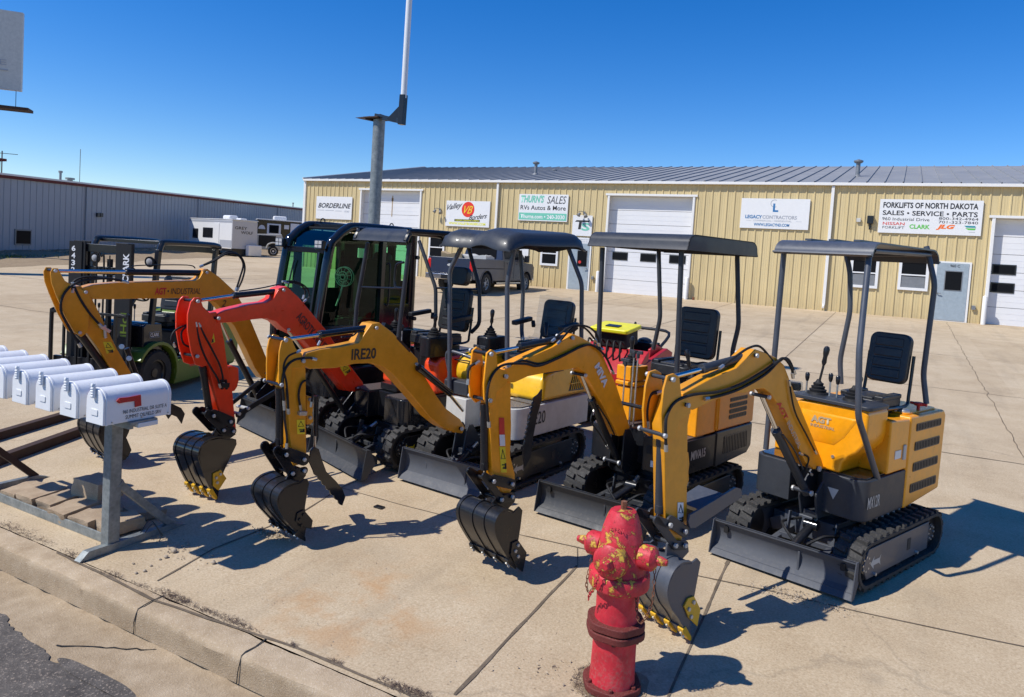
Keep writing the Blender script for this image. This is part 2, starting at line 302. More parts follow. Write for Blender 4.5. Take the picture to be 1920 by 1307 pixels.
    def build(s, name, mat, parent=None, fr=None, bevel=0., ang=38, label=None, smooth=True, sub=0):
        inv = fr.inv if fr else None
        me = bpy.data.meshes.new(name); me.from_pydata([tuple(inv @ v) if inv else tuple(v) for v in s.v], [], s.f)
        bm = bmesh.new(); bm.from_mesh(me); bmesh.ops.recalc_face_normals(bm, faces=bm.faces); bm.to_mesh(me); bm.free()
        if smooth: me.shade_smooth(); me.set_sharp_from_angle(angle=R(ang))
        me.materials.append(M[mat] if isinstance(mat, str) else mat)
        o = bpy.data.objects.new(name, me); col.objects.link(o)
        if parent: o.parent = parent
        if bevel:
            b_ = o.modifiers.new('bevel', 'BEVEL'); b_.width = bevel; b_.segments = 2; b_.limit_method = 'ANGLE'; b_.angle_limit = R(ang); b_.harden_normals = True
        if sub: q = o.modifiers.new('sub', 'SUBSURF'); q.levels = sub; q.render_levels = sub
        if label: o['label'] = label
        return o
def rpoly(w, h, r, n=4):
    out = []
    for cx, cy, a0 in ((w/2-r, h/2-r, 0), (-w/2+r, h/2-r, 90), (-w/2+r, -h/2+r, 180), (w/2-r, -h/2+r, 270)):
        for i in range(n+1):
            a = R(a0+90*i/n); out.append((cx+r*math.cos(a), cy+r*math.sin(a)))
    return out
def tag(o, label, cat, group=None):
    o['label'] = label; o['category'] = cat
    if group: o['group'] = group
    return o
def struct(o): o['kind'] = 'structure'; return o
def empty(name, fr=None, loc=(0, 0, 0), rz=0.):
    o = bpy.data.objects.new(name, None); col.objects.link(o); o.empty_display_size = .2
    if fr: o.location = fr.o; o.rotation_euler = (0, 0, fr.a)
    else: o.location = loc; o.rotation_euler = (0, 0, rz)
    return o
_fonts = {}
def text(s, o, xd, ud, w, h, mat, parent=None, fr=None, bold=0., shear=0., name='lettering', d=.0015, align='C'):
    """letters fitted into a w x h rectangle centred on o (in the plane of xd, ud)"""
    cu = bpy.data.curves.new('t', 'FONT'); cu.body = s; cu.size = 1; cu.offset = bold; cu.shear = shear; cu.extrude = 0; cu.resolution_u = 3
    ob = bpy.data.objects.new('t', cu); me = bpy.data.meshes.new_from_object(ob); bpy.data.objects.remove(ob)
    xs = [v.co.x for v in me.vertices]; ys = [v.co.y for v in me.vertices]
    x0, x1, y0, y1 = min(xs), max(xs), min(ys), max(ys); o = Vector(o); xd = Vector(xd).normalized(); ud = Vector(ud).normalized(); nn = xd.cross(ud)
    for v in me.vertices:
        p = o+xd*((v.co.x-(x0+x1)/2)/(x1-x0)*w)+ud*((v.co.y-(y0+y1)/2)/(y1-y0)*h)+nn*d
        v.co = fr.inv @ p if fr else p
    me.materials.clear(); me.materials.append(M[mat]); me.name = name
    ob = bpy.data.objects.new(name, me); col.objects.link(ob)
    if parent: ob.parent = parent
    return ob
# ------------------------------------------------------------------ SETTING: ground
def sheet(name, pts, mat, xs, jit=0., seed=0):
    """strip: profile pts (y, z) swept along x"""
    b_ = MB(); n = len(pts); vs = []; fs = []
    for i, x in enumerate(xs):
        for j, (y, z) in enumerate(pts):
            q = mnoise.noise(Vector((x*2.1, y*3+seed, j*.7)))*jit if jit and 0 < j else 0
            q2 = mnoise.noise(Vector((x*9, y*7+seed, j*1.7)))*jit*.45 if jit and 0 < j else 0
            vs.append((x, y+q+q2, z-abs(q)*.35+q2*.4))
    for i in range(len(xs)-1):
        for j in range(n-1): fs.append((i*n+j, (i+1)*n+j, (i+1)*n+j+1, i*n+j+1))
    b_.add(vs, fs); o = b_.build(name, mat); struct(o); return o
def lin(a, b, n): return [a+(b-a)*i/n for i in range(n+1)]
fine = lin(-9, 1.5, 340)
xs_all = [-220, -80, -30, -14]+fine+[6, 30, 120, 260]
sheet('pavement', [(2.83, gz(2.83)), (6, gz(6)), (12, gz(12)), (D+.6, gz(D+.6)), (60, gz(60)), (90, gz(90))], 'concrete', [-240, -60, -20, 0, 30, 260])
sheet('curb', [(2.648, -.995), (2.654, -.93), (2.660, -.872), (2.670, -.848), (2.69, -.840), (2.76, gz(2.76)), (2.822, gz(2.82))], 'curb_concrete', xs_all, .013)
sheet('gutter', [(1.9, -1.01), (2.3, -1.0), (2.56, -.998), (2.67, -.992)], 'gutter_concrete', xs_all)
b_ = MB(); vs = []; fs = []
for i, x in enumerate(xs_all):
    e = 2.26+mnoise.noise(Vector((x*1.3, 0, 0)))*.10+mnoise.noise(Vector((x*6, 3, 0)))*.05+mnoise.noise(Vector((x*22, 5, 0)))*.02+.16*max(0, min(1, (-4.1-x)))
    vs += [(x, -70, -.95), (x, 1.6, -.985), (x, e, -.993)]
for i in range(len(xs_all)-1): fs += [(i*3, i*3+3, i*3+4, i*3+1), (i*3+1, i*3+4, i*3+5, i*3+2)]
b_.add(vs, fs); struct(b_.build('road', 'asphalt'))
# a patch of older asphalt with a ragged edge
b_ = MB(); pts = []
for i in range(40):
    a = 2*PI*i/40; r = 1+.22*mnoise.noise(Vector((math.cos(a)*1.5, math.sin(a)*1.5, 4)))
    pts.append((-3.55+.36*r*math.cos(a), 2.27+.05*r*math.sin(a), -.9885))
b_.add(pts, [tuple(range(40))]); struct(b_.build('asphalt_patch', 'asphalt'))
struct(sheet('terrain', [(89, gz(89)-.02), (400, gz(89)+1), (1500, 6)], 'far_land', [-1500, -200, 200, 1500]))
# dirt strip with stones in front of the grey building
GA = Vector((-41.0, 20.3, 0)); GE = Vector((-.4, .9165, 0)); GN = Vector((.9165, .4, 0))
def gpt(t, off, z=0): p = GA+GE*t+GN*off; return Vector((p.x, p.y, gz(p.y)+z))
b_ = MB(); vs = []; fs = []; K = 90
for i in range(K+1):
    t = -30+78*i/K
    for j, (o_, z_) in enumerate(((-.4, .28), (.5, .30), (1.6, .24), (3.2, .10), (4.6, .012), (6.2, .006))):
        jj = mnoise.noise(Vector((t*.5, o_*.8, 0)))
        vs.append(gpt(t, o_+jj*.8, max(.006, z_+jj*.10) if j < 4 else z_))
for i in range(K):
    for j in range(5): fs.append((i*6+j, (i+1)*6+j, (i+1)*6+j+1, i*6+j+1))
b_.add(vs, fs); struct(b_.build('dirt_verge', 'dirt'))
b_ = MB()
for i in range(900):
    t = random.uniform(-20, 24); o_ = random.gauss(.9, .8); r = random.uniform(.02, .09)
    p = gpt(t, max(-.1, o_), .22); b_.add([p+Vector((random.uniform(-r, r)*1.5, random.uniform(-r, r)*1.5, random.uniform(0, r*1.6))) for _ in range(4)], [(0, 1, 2), (0, 2, 3), (0, 3, 1), (1, 3, 2)])
o = b_.build('rubble', 'stone', smooth=False); o['kind'] = 'stuff'; tag(o, 'loose rubble and stones along the foot of the grey metal building', 'rubble')
b_ = MB()
for i in range(1600):
    t = random.choice([random.gauss(-2.5, 1.2), random.gauss(1.5, .8), random.gauss(-6, 1)]); o_ = random.gauss(2.0, .6); h = random.uniform(.03, .12)
    p = gpt(t, o_, .14); a = random.uniform(0, PI); w = .03
    b_.add([p-Vector((w*math.cos(a), w*math.sin(a), 0)), p+Vector((w*math.cos(a), w*math.sin(a), 0)), p+Vector((random.uniform(-.05, .05), random.uniform(-.05, .05), h))], [(0, 1, 2)])
o = b_.build('weeds', 'green_weed', smooth=False); o['kind'] = 'stuff'; tag(o, 'patches of low green weeds on the dirt by the grey building', 'weeds')
# pavement joints
def joint(pts, w=.012, jit=.004, lift=.004, seed=0, mat='joint', b_=None):
    pts = [Vector((p[0], p[1], 0)) for p in pts]; P = []
    for a, c_ in zip(pts[:-1], pts[1:]):
        n = max(2, int((c_-a).length/.06)); n = min(n, 260)
        P += [a.lerp(c_, i/n) for i in range(n)]
    P.append(pts[-1]); vs = []
    for i, p in enumerate(P):
        t = (P[min(i+1, len(P)-1)]-P[max(i-1, 0)]).normalized(); s = Vector((-t.y, t.x, 0))
        o_ = mnoise.noise(Vector((p.x*3, p.y*3, seed)))*jit; k = w*(.55+.6*abs(mnoise.noise(Vector((p.x*7, p.y*7, seed+9)))))
        for q in (-1, 1):
            v = p+s*(o_+q*k); vs.append((v.x, v.y, gz(v.y)+lift))
    b_.add(vs, [(2*i, 2*i+1, 2*i+3, 2*i+2) for i in range(len(P)-1)])
b_ = MB()
def pj(*a, **k): joint([gnd(*p)[:2] for p in a], b_=b_, **k)
pj((1082, 1061), (852, 1304), w=.014, jit=.006); pj((1362, 1059), (1250, 1312), w=.011, seed=2)
pj((1362, 1059), (1462, 900), w=.016, seed=2)
pj((987, 1006), (1083, 1027), (1312, 1081), (1433, 1106), (1607, 1147), (1760, 1180), (2100, 1250), w=.009, seed=3)
pj((1083, 1027), (1083, 1061), w=.004, seed=4); pj((108, 1036), (290, 1125), (562, 1219), (731, 1289), (860, 1345), w=.014, jit=.012, seed=5)
pj((295, 1090), (400, 1030), (560, 965), (640, 915), w=.010, seed=6); pj((640, 915), (760, 860), w=.007, seed=7); pj((640, 915), (745, 945), (987, 1006), w=.005, seed=8)
joint([(1.33, 3.2), (1.43, 10.2), (1.5, 23.4), (1.55, 30)], w=.009, jit=.035, seed=9, b_=b_)
joint([(-2.0, 8.5), (-2.1, 30.3)], w=.012, seed=10, b_=b_); joint([(-5.8, 7.6), (-6.0, 30.3)], w=.012, seed=11, b_=b_); joint([(-9.6, 6.5), (-9.9, 30.3)], w=.012, seed=11, b_=b_)
joint([(-13.6, 9.5), (-13.9, 30.3)], w=.014, seed=11, b_=b_)
for yy in (9.4, 14.2, 19.3, 24.6): joint([(-30, yy), (8, yy+.6)], w=.013, jit=.03, seed=yy, b_=b_)
struct(b_.build('pavement_joint', 'joint', smooth=False))
# cracks in the kerb and gutter
b_ = MB()
def strip3(pts, w, b_):
    P = [Vector(p) for p in pts]; vs = []
    for i, p in enumerate(P):
        t = (P[min(i+1, len(P)-1)]-P[max(i-1, 0)]).normalized(); s = t.cross(Vector((0, 0, 1)))
        if s.length < .3: s = Vector((1, 0, 0))
        s.normalize(); k = w*random.uniform(.5, 1.3); vs += [p-s*k, p+s*k]
    b_.add(vs, [(2*i, 2*i+1, 2*i+3, 2*i+2) for i in range(len(P)-1)])
for x in (-3.80, -2.93, -5.7, -1.7):
    prof = [(2.84, gz(2.84)), (2.80, gz(2.8)), (2.76, gz(2.76)), (2.70, -.838), (2.674, -.850), (2.660, -.874), (2.651, -.93), (2.643, -.988)]
    strip3([(x+random.uniform(-.012, .012), y-.004, z+.004) for y, z in prof], .0045, b_)
strip3([(-4.05+.035*i, 2.34+.020*i+random.uniform(-.010, .010), -.9945) for i in range(15)], .005, b_)
strip3([(-8+.08*i, 2.652+random.uniform(-.006, .006), -.990) for i in range(110)], .007, b_)
struct(b_.build('curb_crack', 'black_matt', smooth=False))
# dry weeds in the kerb joint and around the hydrant
b_ = MB()
def tuft(x, y, r, n, h, b_=b_):
    for i in range(int(n*.8)):
        a = random.uniform(0, 2*PI); q = r*random.random()**.8; px_, py_ = x+q*math.cos(a)*1.7, y+q*math.sin(a)*.42
        p = Vector((px_, py_, gz(py_))); ln = random.uniform(.3, 1)*h*.85; az = random.uniform(0, 2*PI); lean = random.uniform(.8, 5)
        d = Vector((math.cos(az)*lean, math.sin(az)*lean, 1)).normalized()*ln; m_ = p+d*.5+Vector((0, 0, ln*.12)); e = p+d-Vector((0, 0, ln*.2*lean))
        e.z = max(e.z, p.z+.004); s = Vector((-math.sin(az), math.cos(az), 0))*.0010
        b_.add([p-s, p+s, m_+s, m_-s, e], [(0, 1, 2, 3), (3, 2, 4)])
for px_, py_, r, n, h in ((45, 1000, .12, 130, .06), (80, 1015, .10, 80, .06), (135, 1040, .08, 120, .05), (215, 1080, .08, 120, .045), (265, 1098, .06, 70, .04), (320, 1118, .10, 260, .05), (345, 1128, .08, 160, .05), (385, 1145, .06, 120, .045), (430, 1162, .10, 220, .045), (460, 1176, .07, 130, .04), (550, 1210, .03, 45, .055), (628, 1242, .04, 70, .045), (750, 1290, .09, 300, .05), (785, 1300, .06, 150, .045), (10, 985, .12, 120, .06)):
    g = gnd(px_, py_); tuft(g.x, g.y, r, n, h)
o = b_.build('dry_weeds', 'dry_weed', smooth=False); o['kind'] = 'stuff'; tag(o, 'dry brown weeds growing in the joint behind the kerb', 'weeds')
b_ = MB()
for i in range(520):
    a = random.uniform(PI*.6, PI*1.9); q = random.uniform(.135, .20); x, y = -1.15+q*math.cos(a), 3.5+q*math.sin(a)
    p = Vector((x, y, gz(y))); az = random.uniform(0, 2*PI); d = Vector((math.cos(az)*.8, math.sin(az)*.8, .7))*random.uniform(.015, .045); s = Vector((-math.sin(az), math.cos(az), 0))*.0014
    b_.add([p-s, p+s, p+d], [(0, 1, 2)])
o = b_.build('dry_grass', 'dry_weed', smooth=False); o['kind'] = 'stuff'; tag(o, 'dry grass and soil around the foot of the red hydrant', 'grass')
b_ = MB(); pts = []
for i in range(36):
    a = 2*PI*i/36; r = .185+.05*mnoise.noise(Vector((math.cos(a)*2, math.sin(a)*2, 1))); pts.append((-1.15+r*math.cos(a), 3.5+r*math.sin(a), gz(3.5+r*math.sin(a))+.003))
b_.add(pts, [tuple(range(36))]); struct(b_.build('soil', 'dirt'))
b_ = MB()
spots = [(gnd(505, 1002), .09, 260), (gnd(1500, 1122), .16, 380), (gnd(560, 985), .10, 80), (gnd(340, 1030), .20, 120), (gnd(390, 855), .12, 90), (gnd(1120, 1290), .2, 150)]
pool = [(g_, s_) for g_, s_, n_ in spots for _ in range(n_)]
for i in range(1000+len(pool)):
    x = random.uniform(-6, .8); y = 2.86+abs(random.gauss(0, .75)); r = random.uniform(.002, .006)
    if i >= 1000: g_, s_ = pool[i-1000]; x = random.gauss(g_.x, s_); y = max(2.86, random.gauss(g_.y, s_*.35)); r = random.uniform(.003, .012)
    z = gz(y)
    b_.add([(x+random.uniform(-r, r), y+random.uniform(-r, r), z+random.uniform(0, r*1.5)) for _ in range(4)], [(0, 1, 2), (0, 2, 3), (0, 3, 1), (1, 3, 2)])
o = b_.build('grit', 'stone', smooth=False); o['kind'] = 'stuff'; tag(o, 'scattered grit on the concrete behind the kerb', 'grit')
def ico(b_, c, r, seed, sq=(1, .8, .6)):
    me = bmesh.new(); bmesh.ops.create_icosphere(me, subdivisions=2, radius=1)
    vs = []
    for v in me.verts:
        k = 1+.28*mnoise.noise(v.co*1.3+Vector((seed, seed*2, 0))); vs.append(Vector(c)+Vector((v.co.x*sq[0], v.co.y*sq[1], v.co.z*sq[2]))*r*k)
    me.verts.index_update(); b_.add(vs, [tuple(v.index for v in f.verts) for f in me.faces]); me.free()
pb = [(255, 1076, .012), (271, 1072, .014), (283, 1062, .011), (311, 1046, .018), (326, 1036, .024), (352, 1022, .013), (400, 1057, .020), (348, 1018, .010), (300, 1050, .011), (398, 1042, .012), (250, 1058, .01), (435, 996, .012), (440, 990, .01), (504, 980, .013), (507, 985, .01)]
for i, (x, y, r) in enumerate(pb):
    g = gnd(x, y); b_ = MB(); ico(b_, (g.x, g.y, g.z+r*.5), r, i*3.1); o = b_.build('pebble', 'stone')
    tag(o, 'small tan pebble lying on the concrete near the mailbox stand', 'pebble', 'pebbles near the mailbox stand')
# small junction plate in the slab
g = gnd(711, 952); b_ = MB(); b_.rbox((g.x, g.y, g.z+.006), (.085, .055, .012), .006); tag(b_.build('access_cover', 'black', bevel=.002), 'small dark access cover set in the concrete before the blades', 'cover')
# ------------------------------------------------------------------ tan metal building
XL, XR = -30.06, 16.0; EZ = 4.90
bld = empty('metal_building', loc=(XL, D, 0)); tag(bld, 'long tan ribbed metal workshop with dark roof and white overhead doors', 'building')
BF = Fr(XL, D, 0, z=0)
openings = [(-26.06, -22.01, 4.40), (-11.82, -7.9, 4.33), (2.67, 6.75, 3.77)]
def rib(x0, x1, z0, z1, Y, b_):
    xs = [x0]; k = math.ceil((x0-XL)/.3048)
    P = [(x0, 0)]
    while XL+k*.3048 < x1-.06:
        c_ = XL+k*.3048
        if c_-.045 > x0+.01: P += [(c_-.036, 0), (c_-.020, -.032), (c_+.020, -.032), (c_+.036, 0)]
        for q in (.112, .19):
            if c_+q+.02 < x1 and c_+q-.02 > x0: P += [(c_+q-.014, 0), (c_+q, -.006), (c_+q+.014, 0)]
        k += 1
    P.append((x1, 0))
    vs = []
    for x, d in P: vs += [(x, Y+d, z0), (x, Y+d, z1)]
    b_.add(vs, [(2*i, 2*i+2, 2*i+3, 2*i+1) for i in range(len(P)-1)])
b_ = MB(); x = XL
for a, c_, z in openings:
    rib(x, a, -.05, EZ, D, b_); rib(a, c_, z, EZ, D, b_); x = c_
rib(x, XR, -.05, EZ, D, b_)
b_.build('wall', 'tan_wall', bld, BF, smooth=False)
b_ = MB()
for x_ in (XL, XR): b_.add([(x_, D, -.2), (x_, D+23, -.2), (x_, D+23, EZ), (x_, D+11.5, 7.1), (x_, D, EZ)], [(0, 1, 2, 3, 4)])
b_.add([(XL, D+23, -.2), (XR, D+23, -.2), (XR, D+23, EZ), (XL, D+23, EZ)], [(0, 1, 2, 3)])
b_.build('end_wall', 'tan_wall', bld, BF, smooth=False)
# roof with standing seams
ry0, rz0, ry1, rz1 = D-.16, 4.965, D+11.5, 7.19
def roof_pt(px_, py_):
    d = ray(px_, py_); s = (rz1-rz0)/(ry1-ry0); t = (rz0-s*ry0-C.z)/(d.z-s*d.y); return C+d*t
b_ = MB(); P = []; x = XL-.12
while x < XR+.1: P += [(x, 0), (x+.05, .0), (x+.062, .045), (x+.088, .045), (x+.10, 0)]; x += .61
P.append((XR+.12, 0)); n = len(P); vs = []
for x, h in P: vs += [(x, ry0, rz0+h), (x, ry1, rz1+h), (x, 2*ry1-ry0, rz0+h)]
b_.add(vs, [(3*i+k, 3*i+3+k, 3*i+4+k, 3*i+1+k) for i in range(n-1) for k in (0, 1)])
roof = b_.build('roof', 'roof_metal', bld, BF, smooth=False)
b_ = MB(); b_.box(((XL+XR)/2, D-.11, EZ+.01), (XR-XL+.2, .15, .11)); b_.build('gutter', 'trim_white', bld, BF, bevel=.01)
b_ = MB(); b_.bar((XL-.14, ry0, rz0+.02), (XL-.14, ry1, rz1+.03), .06, .12); b_.build('rake_trim', 'trim_white', bld, BF)
b_ = MB(); b_.box((XL-.04, D-.01, 2.45), (.16, .14, 4.9)); b_.build('corner_trim', 'trim_white', bld, BF, bevel=.006)
for px_, z1 in ((936, 4.86), (1563.9, 4.86)):
    p = atY(px_, 344, D); b_ = MB(); b_.box((p.x, D-.085, 2.53), (.11, .085, 4.6)); b_.tube([(p.x, D-.085, .26), (p.x, D-.12, .17), (p.x, D-.22, .14)], .05, 8); b_.build('downspout', 'trim_white', bld, BF, bevel=.006)
def vent(px_, pb_, pt_, px_off=0, r=.085):
    p = roof_pt(px_, pb_); d = ray(px_+px_off, pt_); t = p.y/d.y; h = C.z+d.z*t-p.z; b_ = MB()
    b_.cyl((p.x, p.y, p.z-.1), (p.x, p.y, p.z+h-.12), r); b_.lathe([(r*1.6, 0), (r*2.2, .05), (r*2.2, .10), (r*.3, .16)], (p.x, p.y, p.z+h-.2)); b_.lathe([(r*2.4, 0), (r*1.1, .12)], (p.x, p.y, p.z-.05)); b_.build('roof_vent', 'grey_metal', roof, BF)
vent(1004, 327, 301, 2); vent(1607.5, 331, 297, 0); vent(1040, 321, 315, 0, .06)
# overhead doors
def overhead(x0, x1, z, rows, wins, cols=4, dent=None):
    Y = D+.27; b_ = MB(); zs = lin(0, z, rows); vs = []; fs = []
    for i in range(rows):
        a, c_ = zs[i]+.008, zs[i+1]-.008
        b_.box(((x0+x1)/2, Y+.02, (a+c_)/2), (x1-x0-.01, .04, c_-a))
        for k in (1, 2): b_.box(((x0+x1)/2, Y-.002, a+(c_-a)*k/3), (x1-x0-.04, .006, .012))
    dr = b_.build('overhead_door', 'door_white', bld, BF, bevel=.004)
    b_ = MB(); b_.box(((x0+x1)/2, Y+.08, z/2), (x1-x0+.1, .02, z)); b_.build('door_backing', 'grey_metal', dr, BF)
    b_ = MB()
    for s, xx in ((-1, x0), (1, x1)): b_.box((xx-s*.006, D+.12, z/2), (.03, .33, z)); b_.box((xx-s*.05, D-.045, z/2), (.09, .03, z+.1))
    b_.box(((x0+x1)/2, D+.12, z+.015), (x1-x0, .33, .03)); b_.box(((x0+x1)/2, D-.05, z+.05), (x1-x0+.2, .05, .09)); b_.build('door_frame', 'trim_white', bld, BF, bevel=.004)
    for zz in wins:
        for k in range(cols):
            cx = x0+(x1-x0)*(k+.5)/cols; b_ = MB(); b_.box((cx, Y-.012, zz), (.72, .02, .36)); w_ = b_.build('window', 'black', dr, BF, bevel=.004)
            b_ = MB(); b_.box((cx, Y-.025, zz), (.63, .008, .27)); b_.build('pane', 'dark_glass', w_, BF)
    return dr
d1 = overhead(*openings[0], 7, (2.22, 1.60), 3); b_ = MB(); b_.box((-24.1, D+.262, 3.6), (.05, .006, 1.1)); b_.box((-24.1, D+.262, 3.95), (.12, .006, .18)); b_.build('rust_stain', 'sand_wood', d1, BF)
overhead(*openings[1], 7, (2.30, 1.66), 3); overhead(*openings[2], 6, (1.98, 1.33), 4)
def mandoor(x0, x1, z, win, num=None):
    b_ = MB(); b_.box(((x0+x1)/2, D-.02, z/2+.02), (x1-x0+.12, .09, z+.08)); fr_ = b_.build('door_frame', 'trim_white', bld, BF, bevel=.004)
    b_ = MB(); b_.box(((x0+x1)/2, D-.072, z/2+.02), (x1-x0-.04, .02, z-.03)); dd = b_.build('entry_door', 'grey_door', bld, BF, bevel=.004)
    b_ = MB(); b_.box((win[0], D-.086, win[1]), (win[2]+.06, .012, win[3]+.06)); b_.build('window_frame', 'grey_metal', dd, BF)
    b_ = MB(); b_.box((win[0], D-.096, win[1]), (win[2], .008, win[3])); b_.build('pane', 'dark_glass', dd, BF)
    hx = x0+.09 if num else x1-.09
    b_ = MB(); b_.cyl((hx, D-.08, 1.0), (hx, D-.14, 1.0), .02, 8); b_.bar((hx, D-.14, 1.0), (hx+(.12 if num else -.12), D-.14, .98), .025); b_.build('handle', 'grey_metal', dd, BF)
    if num: text(num, ((x0+x1)/2+.06, D-.09, z-.09), (1, 0, 0), (0, 0, 1), .30, .09, 'letter_black', dd, BF)
    return dd
md = mandoor(-13.5, -12.5, 2.12, (-12.85, 1.45, .45, .70)); b_ = MB(); b_.lathe([(.07, 0), (.07, .004)], (-12.95, D-.1, 1.28), (0, -1, 0), 16); b_.build('round_sticker', 'letter_red', md, BF)
mandoor(1.10, 2.13, 2.10, (1.66, 1.47, .50, .66), '960 C')
def window(px0, py0, px1, py1, light=False):
    a = atY(px0, py0, D); c_ = atY(px1, py1, D); x0, x1, z1, z0 = a.x, c_.x, a.z, c_.z; b_ = MB(); w = .10
    for (cx, cz, sx_, sz_) in (((x0+x1)/2, z1-w/2, x1-x0, w), ((x0+x1)/2, z0+w/2, x1-x0, w), (x0+w/2, (z0+z1)/2, w, z1-z0-2*w), (x1-w/2, (z0+z1)/2, w, z1-z0-2*w), ((x0+x1)/2, (z0+z1)/2, x1-x0-2*w, .05)):
        b_.box((cx, D-.055, cz), (sx_, .05, sz_))
    w_ = b_.build('window', 'white_paint', bld, BF, bevel=.004)
    b_ = MB(); b_.box(((x0+x1)/2, D-.042, (z0+z1)/2), (x1-x0-.1, .01, z1-z0-.1)); b_.build('pane', 'dark_glass', w_, BF)
    if light: b_ = MB(); b_.box(((x0+x1)/2, D-.0505, z0+(z1-z0)*.27), (x1-x0-.22, .004, (z1-z0)*.36)); b_.build('blind', 'grey_metal', w_, BF)
window(1687, 485.7, 1738.7, 546.6, True); window(1596, 481.7, 1644.6, 541.5, True); window(1016, 452, 1045.8, 499.3)
window(806, 441, 833, 487)
# wall lamps, boxes
for px_, py_ in ((704, 377), (708, 386)): pass
def lampw(px_, py_, s=1):
    p = atY(px_, py_, D-.12); b_ = MB(); b_.box((p.x, D-.06, p.z), (.08, .06, .12)); b_.tube([(p.x, D-.08, p.z), (p.x-.1, D-.2, p.z+.06), (p.x-.2, D-.3, p.z+.02)], .015, 6); b_.lathe([(.04, 0), (.09, .16)], (p.x-.14, D-.24, p.z-.02), (-.3, -.5, -.8)); b_.lathe([(.04, 0), (.09, .16)], (p.x+.1, D-.2, p.z-.06), (.4, -.5, -.8)); b_.build('wall_lamp', 'grey_metal', bld, BF)
lampw(824, 393); lampw(1095, 399)
p = atY(1632, 415, D); b_ = MB(); b_.box((p.x, D-.1, p.z+.05), (.22, .14, .30)); b_.cyl((p.x, D-.06, p.z-.1), (p.x, D-.06, p.z-.32), .04, 8); b_.build('flood_lamp', 'black', bld, BF, bevel=.01)
p = atY(1610, 413, D); b_ = MB(); b_.box((p.x, D-.06, p.z), (.15, .06, .15)); b_.build('sensor_box', 'cream_white', bld, BF, bevel=.01)
for px_, py_ in ((1825, 577), (1112, 521)): p = atY(px_, py_, D); b_ = MB(); b_.box((p.x, D-.07, p.z), (.12, .08, .15)); b_.build('outlet_box', 'grey_metal', bld, BF, bevel=.01)
for px_, py_, h, lb in ((1120, 547, .92, 'white pipe bollard at the left jamb of the middle overhead door'), (1287, 561, .92, 'white pipe bollard at the right jamb of the middle overhead door'), (1843, 609, 1.0, 'white rusty-footed pipe bollard beside the rightmost overhead door'), (778, 517, .9, 'white pipe bollard at the right jamb of the leftmost overhead door')):
    p = gnd(px_, py_); b_ = MB(); b_.lathe([(.075, -.05), (.075, h-.03), (.06, h), (.02, h+.02)], (p.x, D-.22, 0), n=16); o = b_.build('bollard', 'trim_white'); tag(o, lb, 'bollard', 'white bollards beside the overhead doors')
p = gnd(1302, 562); b_ = MB(); b_.box((p.x, D-.2, .05), (.09, .07, .12)); tag(b_.build('brick', 'rust', bevel=.01), 'small reddish block at the wall right of the middle overhead door', 'block')
# signs on the facade
def sign(name, label, tl, br, items, mat='white_paint'):
    a = atY(*tl, D-.07); c_ = atY(*br, D-.07); x0, x1, z1, z0 = a.x, c_.x, a.z, c_.z; W, Hh = x1-x0, z1-z0
    root = empty(name, loc=((x0+x1)/2, D-.06, z0)); fr = Fr((x0+x1)/2, D-.06, 0, z=z0); tag(root, label, 'sign', 'business signs on the tan wall')
    b_ = MB(); b_.box(((x0+x1)/2, D-.055, (z0+z1)/2), (W, .035, Hh)); b_.build('sign_board', mat, root, fr, bevel=.003)
    Y = D-.0745
    for it in items:
        if it[0] == 't':
            _, s, u, v, w, h, mt = it[:7]; k = it[7] if len(it) > 7 else {}
            text(s, (x0+W*u, Y, z0+Hh*v), k.get('xd', (1, 0, 0)), (0, 0, 1), W*w, Hh*h, mt, root, fr, bold=k.get('bold', 0), shear=k.get('shear', 0))
        elif it[0] == 'r':
            _, u, v, w, h, mt = it[:6]; b_ = MB(); b_.box((x0+W*u, Y+(.0005 if len(it) < 7 else 0), z0+Hh*v), (W*w, .003, Hh*h)); b_.build('colour_band', mt, root, fr)
        elif it[0] == 'e':
            _, u, v, w, h, mt = it; b_ = MB(); n = 32; c0 = [(x0+W*u+W*w/2*math.cos(2*PI*i/n), Y-.0005, z0+Hh*v+Hh*h/2*math.sin(2*PI*i/n)) for i in range(n)]; b_.add(c0, [tuple(range(n))]); b_.build('emblem_disc', mt, root, fr)
        elif it[0] == 'arc':
            _, u, v, r, wd, a0, a1, mt = it; b_ = MB(); n = 24; vs = []
            for i in range(n+1):
                a = R(a0+(a1-a0)*i/n)
                for rr in (r, r-wd): vs.append((x0+W*u+Hh*rr*math.cos(a), Y-.0006, z0+Hh*v+Hh*rr*math.sin(a)))
            b_.add(vs, [(2*i, 2*i+1, 2*i+3, 2*i+2) for i in range(n)]); b_.build('emblem_ring', mt, root, fr)
        elif it[0] == 'p':
            _, pts, mt = it; b_ = MB(); b_.add([(x0+W*u, Y-.0007, z0+Hh*v) for u, v in pts], [tuple(range(len(pts)))]); b_.build('emblem', mt, root, fr)
sign('wall_sign', 'white BORDERLINE sign with dark slanted lettering at the left end', (593.8, 368), (658.5, 412.4),
     [('t', 'BORDERLINE', .52, .60, .92, .22, 'letter_black', dict(bold=.02, shear=.3)), ('r', .14, .385, .20, .02, 'letter_grey'), ('r', .39, .38, .24, .02, 'letter_grey'), ('r', .64, .37, .18, .02, 'letter_grey'), ('t', 'GO60', .87, .36, .13, .08, 'letter_grey', dict(shear=.3))])
sign('wall_sign', 'plain white panel directly below the BORDERLINE sign', (591.5, 415.5), (656, 459), [('p', [(.19, .8), (.24, .95), (.24, .1), (.19, .1)], 'letter_black'), ('p', [(.25, .95), (.42, .95), (.42, .85), (.29, .83)], 'letter_black')])
